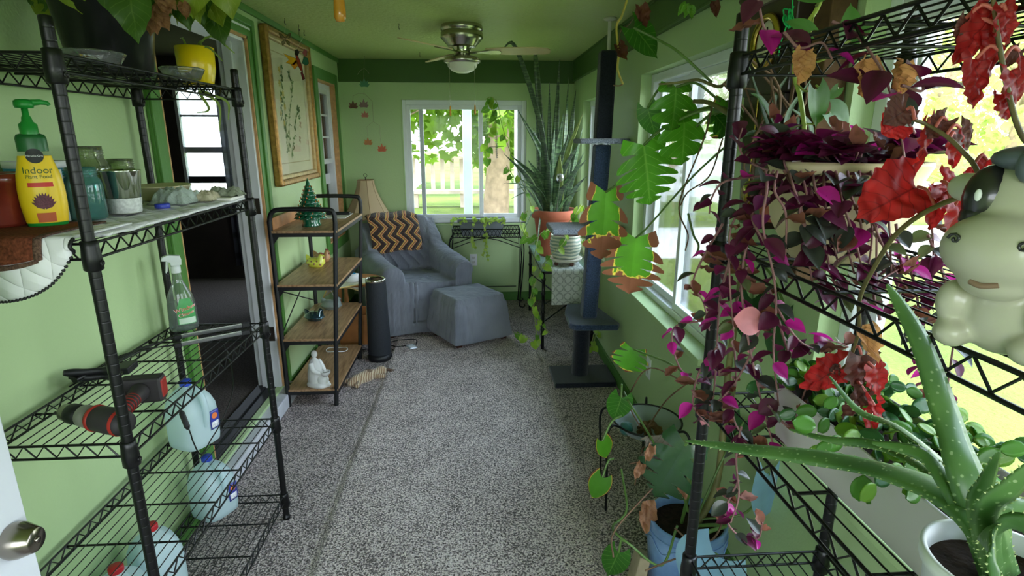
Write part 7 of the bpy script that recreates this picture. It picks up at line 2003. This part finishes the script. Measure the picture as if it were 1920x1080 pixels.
mb = MB(); mb.tube(curve([L3(-.012, .058, .084), L3(0, .06, .081), L3(.010, .058, .083)], 4), .003, 6); mb.build('mouth', mat('brown_smudge', (140, 112, 92), .6), T)
mb = MB(); blob(mb, -.052, -.01, .06, .018, (.5, 1, 1.2), 12); mb.build('side_spot', m_cowb, T)
mb = MB(); mb.lathe([(.03, .08), (.052, .16), (.05, .2), (.046, .2), (.044, .17)], c - face * .055, 24, cap=False); mb.build('pot_opening', m_cow, T)

# -- red leaved begonia growing from it
T = thing('begonia', 'red leaved begonia arching over the cow planter and the right shelves', 'plant', c - face * .055 + V((0, 0, .17)))
bg = leafmat('begonia_red_leaf', (176, 34, 34), back=(196, 40, 34), translu=.55, rough=.5, vein=(120, 20, 26), ns=12)
bgd = leafmat('begonia_brown_leaf', (92, 48, 40), back=(110, 40, 34), translu=.25, rough=.6, vein=(60, 26, 24), ns=12)
bst = mat('begonia_stem', (104, 92, 56), .55, 0, .4, .3, 24)
root = c - face * .055 + V((0, 0, .19))
s1 = curve([root, Wy(1905, 352, .62), Wy(1830, 360, .64), Wy(1740, 395, .66), Wy(1680, 440, .68), Wy(1640, 500, .7), Wy(1612, 560, .72), Wy(1610, 620, .74), Wy(1590, 680, .76), Wy(1565, 700, .76)], 6)
s2 = curve([root, Wy(1860, 345, .6), Wy(1820, 300, .62), Wy(1780, 260, .64), Wy(1740, 235, .66), Wy(1715, 225, .66)], 6)
s3 = curve([root, Wy(1920, 260, .55), Wy(1890, 170, .55), Wy(1870, 60, .55), Wy(1860, -20, .55)], 6)
for s_, r in ((s1, .0032), (s2, .0028), (s3, .0026)): mb = MB(); mb.tube(s_, [r * (1.2 - .5 * i / len(s_)) for i in range(len(s_))], 7); mb.build('stem', bst, T)
def bleaf(att, tip, y, w, m, nrm=(0, -1, .3), ruf=.12, seed=1, droop=.25, src=None):
    a, b = Wy(*att, y), Wy(*tip, y)
    mb = MB(); leaf(mb, frame(b - a, nrm, a, (b - a).length), prof_heart, 0, w, .2, droop, ruf, .35, nt=22, ns=5, serr=.07, seed=seed, asym=.18); mb.build('leaf', m, T)
    cand = s1 + s2 + s3; q = Wy(*src, y) if src else min(cand, key=lambda p: (p - a).length)
    if (q - a).length > .01: mb = MB(); mb.tube(curve([q, q.lerp(a, .5) + V((0, 0, .008)), a], 3), .002, 6); mb.build('petiole', mat('begonia_petiole', (190, 96, 88), .6), T)
bleaf((1720, 350), (1610, 405), .68, 1.15, bg, seed=2, nrm=(-.2, -1, .6))
bleaf((1690, 232), (1655, 250), .68, 2.2, bg, seed=3, nrm=(.1, -1, .5)); bleaf((1700, 205), (1660, 232), .67, 1.6, bgd, seed=31)
bleaf((1740, 235), (1735, 320), .67, .7, bg, seed=4, nrm=(.5, -1, .2)); bleaf((1790, 262), (1800, 320), .65, .8, bg, seed=5); bleaf((1775, 225), (1740, 262), .66, 1.2, bgd, seed=6); bleaf((1800, 240), (1828, 282), .65, 1.1, bgd, seed=7)
bleaf((1765, 340), (1810, 385), .67, 1.2, bg, seed=8); bleaf((1830, 330), (1800, 375), .64, 1.1, bg, seed=9); bleaf((1850, 300), (1835, 345), .62, 1.1, bg, seed=10); bleaf((1900, 300), (1925, 345), .6, 1.2, bg, seed=11)
bleaf((1790, 385), (1805, 470), .7, .7, bg, seed=12); bleaf((1760, 365), (1755, 440), .7, .8, bg, seed=13)
bleaf((1855, 25), (1800, 130), .56, .85, bg, seed=14, nrm=(.2, -1, .2)); bleaf((1865, 60), (1872, 150), .56, .7, bg, seed=15); bleaf((1830, 110), (1845, 208), .56, .75, bg, seed=16); bleaf((1810, 35), (1795, 78), .56, .7, bgd, seed=17); bleaf((1885, 20), (1900, 90), .55, .9, bg, seed=18); bleaf((1880, 175), (1905, 225), .56, 1.0, bg, seed=19); bleaf((1900, 130), (1925, 200), .55, 1.0, bg, seed=20); bleaf((1910, 95), (1885, 130), .56, .8, bgd, seed=21); bleaf((1800, 60), (1815, 110), .57, .7, bgd, seed=25)
bleaf((1615, 665), (1630, 735), .74, 1.15, bgd, seed=22, nrm=(0, -1, .5)); bleaf((1575, 690), (1505, 735), .75, .95, bg, seed=23, ruf=.2); bleaf((1640, 690), (1662, 750), .73, .8, bg, seed=24); bleaf((1640, 760), (1645, 845), .72, .5, bg, seed=26, ruf=.2); bleaf((1620, 735), (1585, 800), .73, .6, bgd, seed=27, ruf=.25); bleaf((1560, 700), (1572, 680), .75, 1.2, bgd, seed=28)
dryleaf(T, 1620, 610, .74, .05, (.2, 0, -1), seed=41, m=leafmat('tan_dried_leaf', (206, 150, 96), translu=.4, rough=.7, vein=(160, 104, 60)))

# -- long white planter with a Christmas cactus on the third shelf
PX0, PX1, PY0, PY1, PZ, PH = .565, .73, .50, .96, S3 + .001, .115
c = V(((PX0 + PX1) / 2, (PY0 + PY1) / 2, PZ))
T = thing('cactus_planter', 'long white rectangular planter of Christmas cactus on the lower right shelf', 'potted plant', c)
m_wp = mat('matte_white_planter', (206, 198, 200), .5, 0, .4, .04)
mb = MB(); e = .012
B = [(PX0 + e, PY0 + e), (PX1 - e, PY0 + e), (PX1 - e, PY1 - e), (PX0 + e, PY1 - e)]; O = [(PX0, PY0), (PX1, PY0), (PX1, PY1), (PX0, PY1)]; t_ = .005
I = [(PX0 + t_, PY0 + t_), (PX1 - t_, PY0 + t_), (PX1 - t_, PY1 - t_), (PX0 + t_, PY1 - t_)]
vs = [V((x, y, PZ)) for x, y in B] + [V((x, y, PZ + PH)) for x, y in O] + [V((x, y, PZ + PH)) for x, y in I] + [V((x * .98 + c.x * .02, y, PZ + PH - .03)) for x, y in I]
fs = [(3, 2, 1, 0)] + [(i, (i + 1) % 4, 4 + (i + 1) % 4, 4 + i) for i in range(4)] + [(4 + i, 4 + (i + 1) % 4, 8 + (i + 1) % 4, 8 + i) for i in range(4)] + [(8 + i, 8 + (i + 1) % 4, 12 + (i + 1) % 4, 12 + i) for i in range(4)]
mb.add(vs, fs); mb.build('planter_box', m_wp, T, bevel=.003)
mb = MB(); mb.box((PX0 + .006, PY0 + .006, PZ + PH - .05), (PX1 - .006, PY1 - .006, PZ + PH - .025)); mb.build('potting_soil', soil, T)
cac = leafmat('cactus_pad', (92, 150, 54), translu=.4, rough=.35, ns=16); cac2 = leafmat('cactus_pad_light', (132, 176, 66), translu=.45, rough=.35, ns=16); cac3 = leafmat('cactus_pad_deep', (54, 104, 54), translu=.2, rough=.3, ns=16)
rnd = random.Random(55); cp = [MB(), MB(), MB()]
for k in range(64):
    x = rnd.uniform(PX0 + .02, PX1 - .01); y = PY0 + .08 + (PY1 - PY0 - .12) * rnd.random() ** .8
    p = V((x, y, PZ + PH - .02)); a = rnd.uniform(0, 6.28); d = V((math.cos(a) * .6 - .25 * (k % 3 == 0), math.sin(a) * .5, 1.0)).normalized()
    for s_ in range(rnd.randint(3, 5)):
        L = rnd.uniform(.026, .038); i = rnd.choices((0, 1, 2), (4, 3, 3))[0]
        leaf(cp[i], frame(d, V((rnd.uniform(-.7, .7), -1, .5)), p, L), prof_pad, 0, 1.15, .1, 0, 0, 0, nt=6, ns=2, serr=.05)
        p = p + d * L * .95; d = (d + V((math.cos(a) * .35 - .12, math.sin(a) * .3 - .05, -.42))).normalized()
for px, py, tx, ty in ((1530, 800, 1485, 790), (1570, 745, 1545, 765), (1620, 890, 1610, 940), (1650, 905, 1625, 945), (1560, 830, 1530, 850)):
    a, b = Wy(px, py, .68), Wy(tx, ty, .68); leaf(cp[0], frame(b - a, (-.3, -1, .4), a, (b - a).length), prof_pad, 0, 1.15, .1, 0, 0, 0, nt=6, ns=2)
for a_, b_, c_ in zip(cp, (cac, cac2, cac3), ('pad', 'light_pad', 'dark_pad')): a_.build(c_, b_, T, solid=.0016)['kind'] = 'stuff'

# -- aloe in a white pot at the front of the third shelf
c = V((.585, .44, S3 + .001)); c = Wy(1885, 1060, .42); c = V((c.x, .42, c.z - .10))
c.z = S3 + .001
T = thing('aloe', 'large spiny aloe in a white pot at the near end of the lower right shelf', 'potted plant', c)
ph = Wy(1885, 1058, .42).z - c.z
mb = MB(); mb.lathe([(0, 0), (.05, 0), (.062, ph * .9), (.067, ph * .92), (.067, ph), (.062, ph), (.058, ph * .85)], c, 40, cap=False); mb.build('pot', white_pl, T)
mb = MB(); mb.disc(c + V((0, 0, ph * .88)), .06, 28); mb.build('potting_soil', soil, T)
al_ = NT('aloe_skin'); co = al_.obj(); vor = al_.node('TexVoronoi'); vor.inputs['Scale'].default_value = 130; al_.link(co, vor.inputs['Vector'])
u, v = al_.uv()
colr = al_.mix(al_.ramp(vor.outputs['Distance'], [(.16, (1, 1, 1, 1)), (.22, (0, 0, 0, 1))]), al_.ramp(al_.noise(co, 18, 3), [(.3, (72, 112, 62)), (.7, (108, 148, 84))]), lin((164, 190, 138)))
trn = al_.node('BsdfTranslucent'); trn.inputs[0].default_value = lin((140, 180, 80))
m_aloe = al_.done(al_.mixs(.18, al_.bsdf(colr, .35, 0, .5), trn.outputs[0]))
m_tooth = mat('aloe_tooth', (176, 190, 128), .5)
rt = c + V((0, 0, ph * .9))
def aleaf(path, w0, seed=0, nrm=(0, -1, .6)):
    pts = curve(path, 8); k = len(pts); mb = MB(); vs = []; uv = []
    rows = []
    for i in range(k):
        t_ = (pts[min(i + 1, k - 1)] - pts[max(i - 1, 0)]).normalized(); x = t_.cross(V(nrm)).normalized(); n_ = x.cross(t_)
        f = i / (k - 1); w = w0 * (1 - f ** 1.6) ** .8 + .0015; th = w * .5
        rows.append((pts[i], x, n_, w))
        for a_, b_ in ((-1, .1), (-.55, -.25), (0, -.4), (.55, -.25), (1, .1), (.6, .55), (0, .75), (-.6, .55)):
            vs.append(pts[i] + x * a_ * w - n_ * b_ * th); uv.append((a_ * .5 + .5, f))
    fs = [(i * 8 + j, i * 8 + (j + 1) % 8, (i + 1) * 8 + (j + 1) % 8, (i + 1) * 8 + j) for i in range(k - 1) for j in range(8)]
    mb.add(vs, fs, 0, True, uv); mb.add(vs[-8:], [tuple(range(8))], 0)
    lf_ = mb.build('leaf', m_aloe, T)
    mb = MB()
    L = sum((b - a).length for a, b in zip(pts, pts[1:])); n = int(L / .013)
    for j in range(1, n):
        f = j / n * (k - 1); i = min(int(f), k - 2); g = f - i
        p = rows[i][0].lerp(rows[i + 1][0], g); x = rows[i][1]; w = rows[i][3] * (1 - g) + rows[i + 1][3] * g
        t_ = (rows[i + 1][0] - rows[i][0]).normalized()
        for sg in (-1, 1):
            e_ = p + x * sg * w * .97; mb.add([e_ - t_ * .0012, e_ + t_ * .0012, e_ + x * sg * .0024 + t_ * .0014, e_ + rows[i][2] * .001], [(0, 1, 2), (1, 3, 2), (3, 0, 2)])
    mb.build('spines', m_tooth, lf_)['kind'] = 'stuff'
WA = lambda px, py, y: W(px, py, y=y)
aleaf([rt, WA(1820, 960, .44), WA(1700, 895, .50), WA(1560, 862, .58), WA(1400, 842, .66), WA(1285, 826, .72)], .023, nrm=(0, -.5, 1))
aleaf([rt, WA(1815, 900, .45), WA(1775, 780, .50), WA(1730, 650, .56), WA(1690, 575, .60), WA(1663, 533, .62)], .017, nrm=(-.2, -1, .3))
aleaf([rt, WA(1790, 930, .45), WA(1740, 860, .48), WA(1690, 840, .50), WA(1635, 830, .52)], .010)
aleaf([rt, WA(1820, 930, .47), WA(1760, 860, .54), WA(1680, 800, .62), WA(1610, 770, .68), WA(1555, 705, .72)], .010)
aleaf([rt, WA(1790, 925, .5), WA(1660, 840, .6), WA(1560, 825, .66), WA(1480, 805, .72)], .008)
aleaf([rt, WA(1835, 955, .40), WA(1850, 900, .39), WA(1872, 848, .38)], .010, nrm=(-.3, -1, .2))
aleaf([rt, WA(1850, 970, .38), WA(1900, 910, .36), WA(1960, 850, .35)], .013, nrm=(-.3, -1, .2))
aleaf([rt, WA(1870, 1000, .37), WA(1930, 985, .34), WA(2000, 1000, .33)], .014, nrm=(-.2, -1, .6))
aleaf([rt, WA(1860, 1000, .37), WA(1862, 1040, .33), WA(1866, 1100, .31)], .013, nrm=(-.3, -1, .1))
aleaf([rt, WA(1880, 960, .42), WA(1920, 950, .42), WA(1960, 960, .42)], .010, nrm=(-.2, -1, .6))
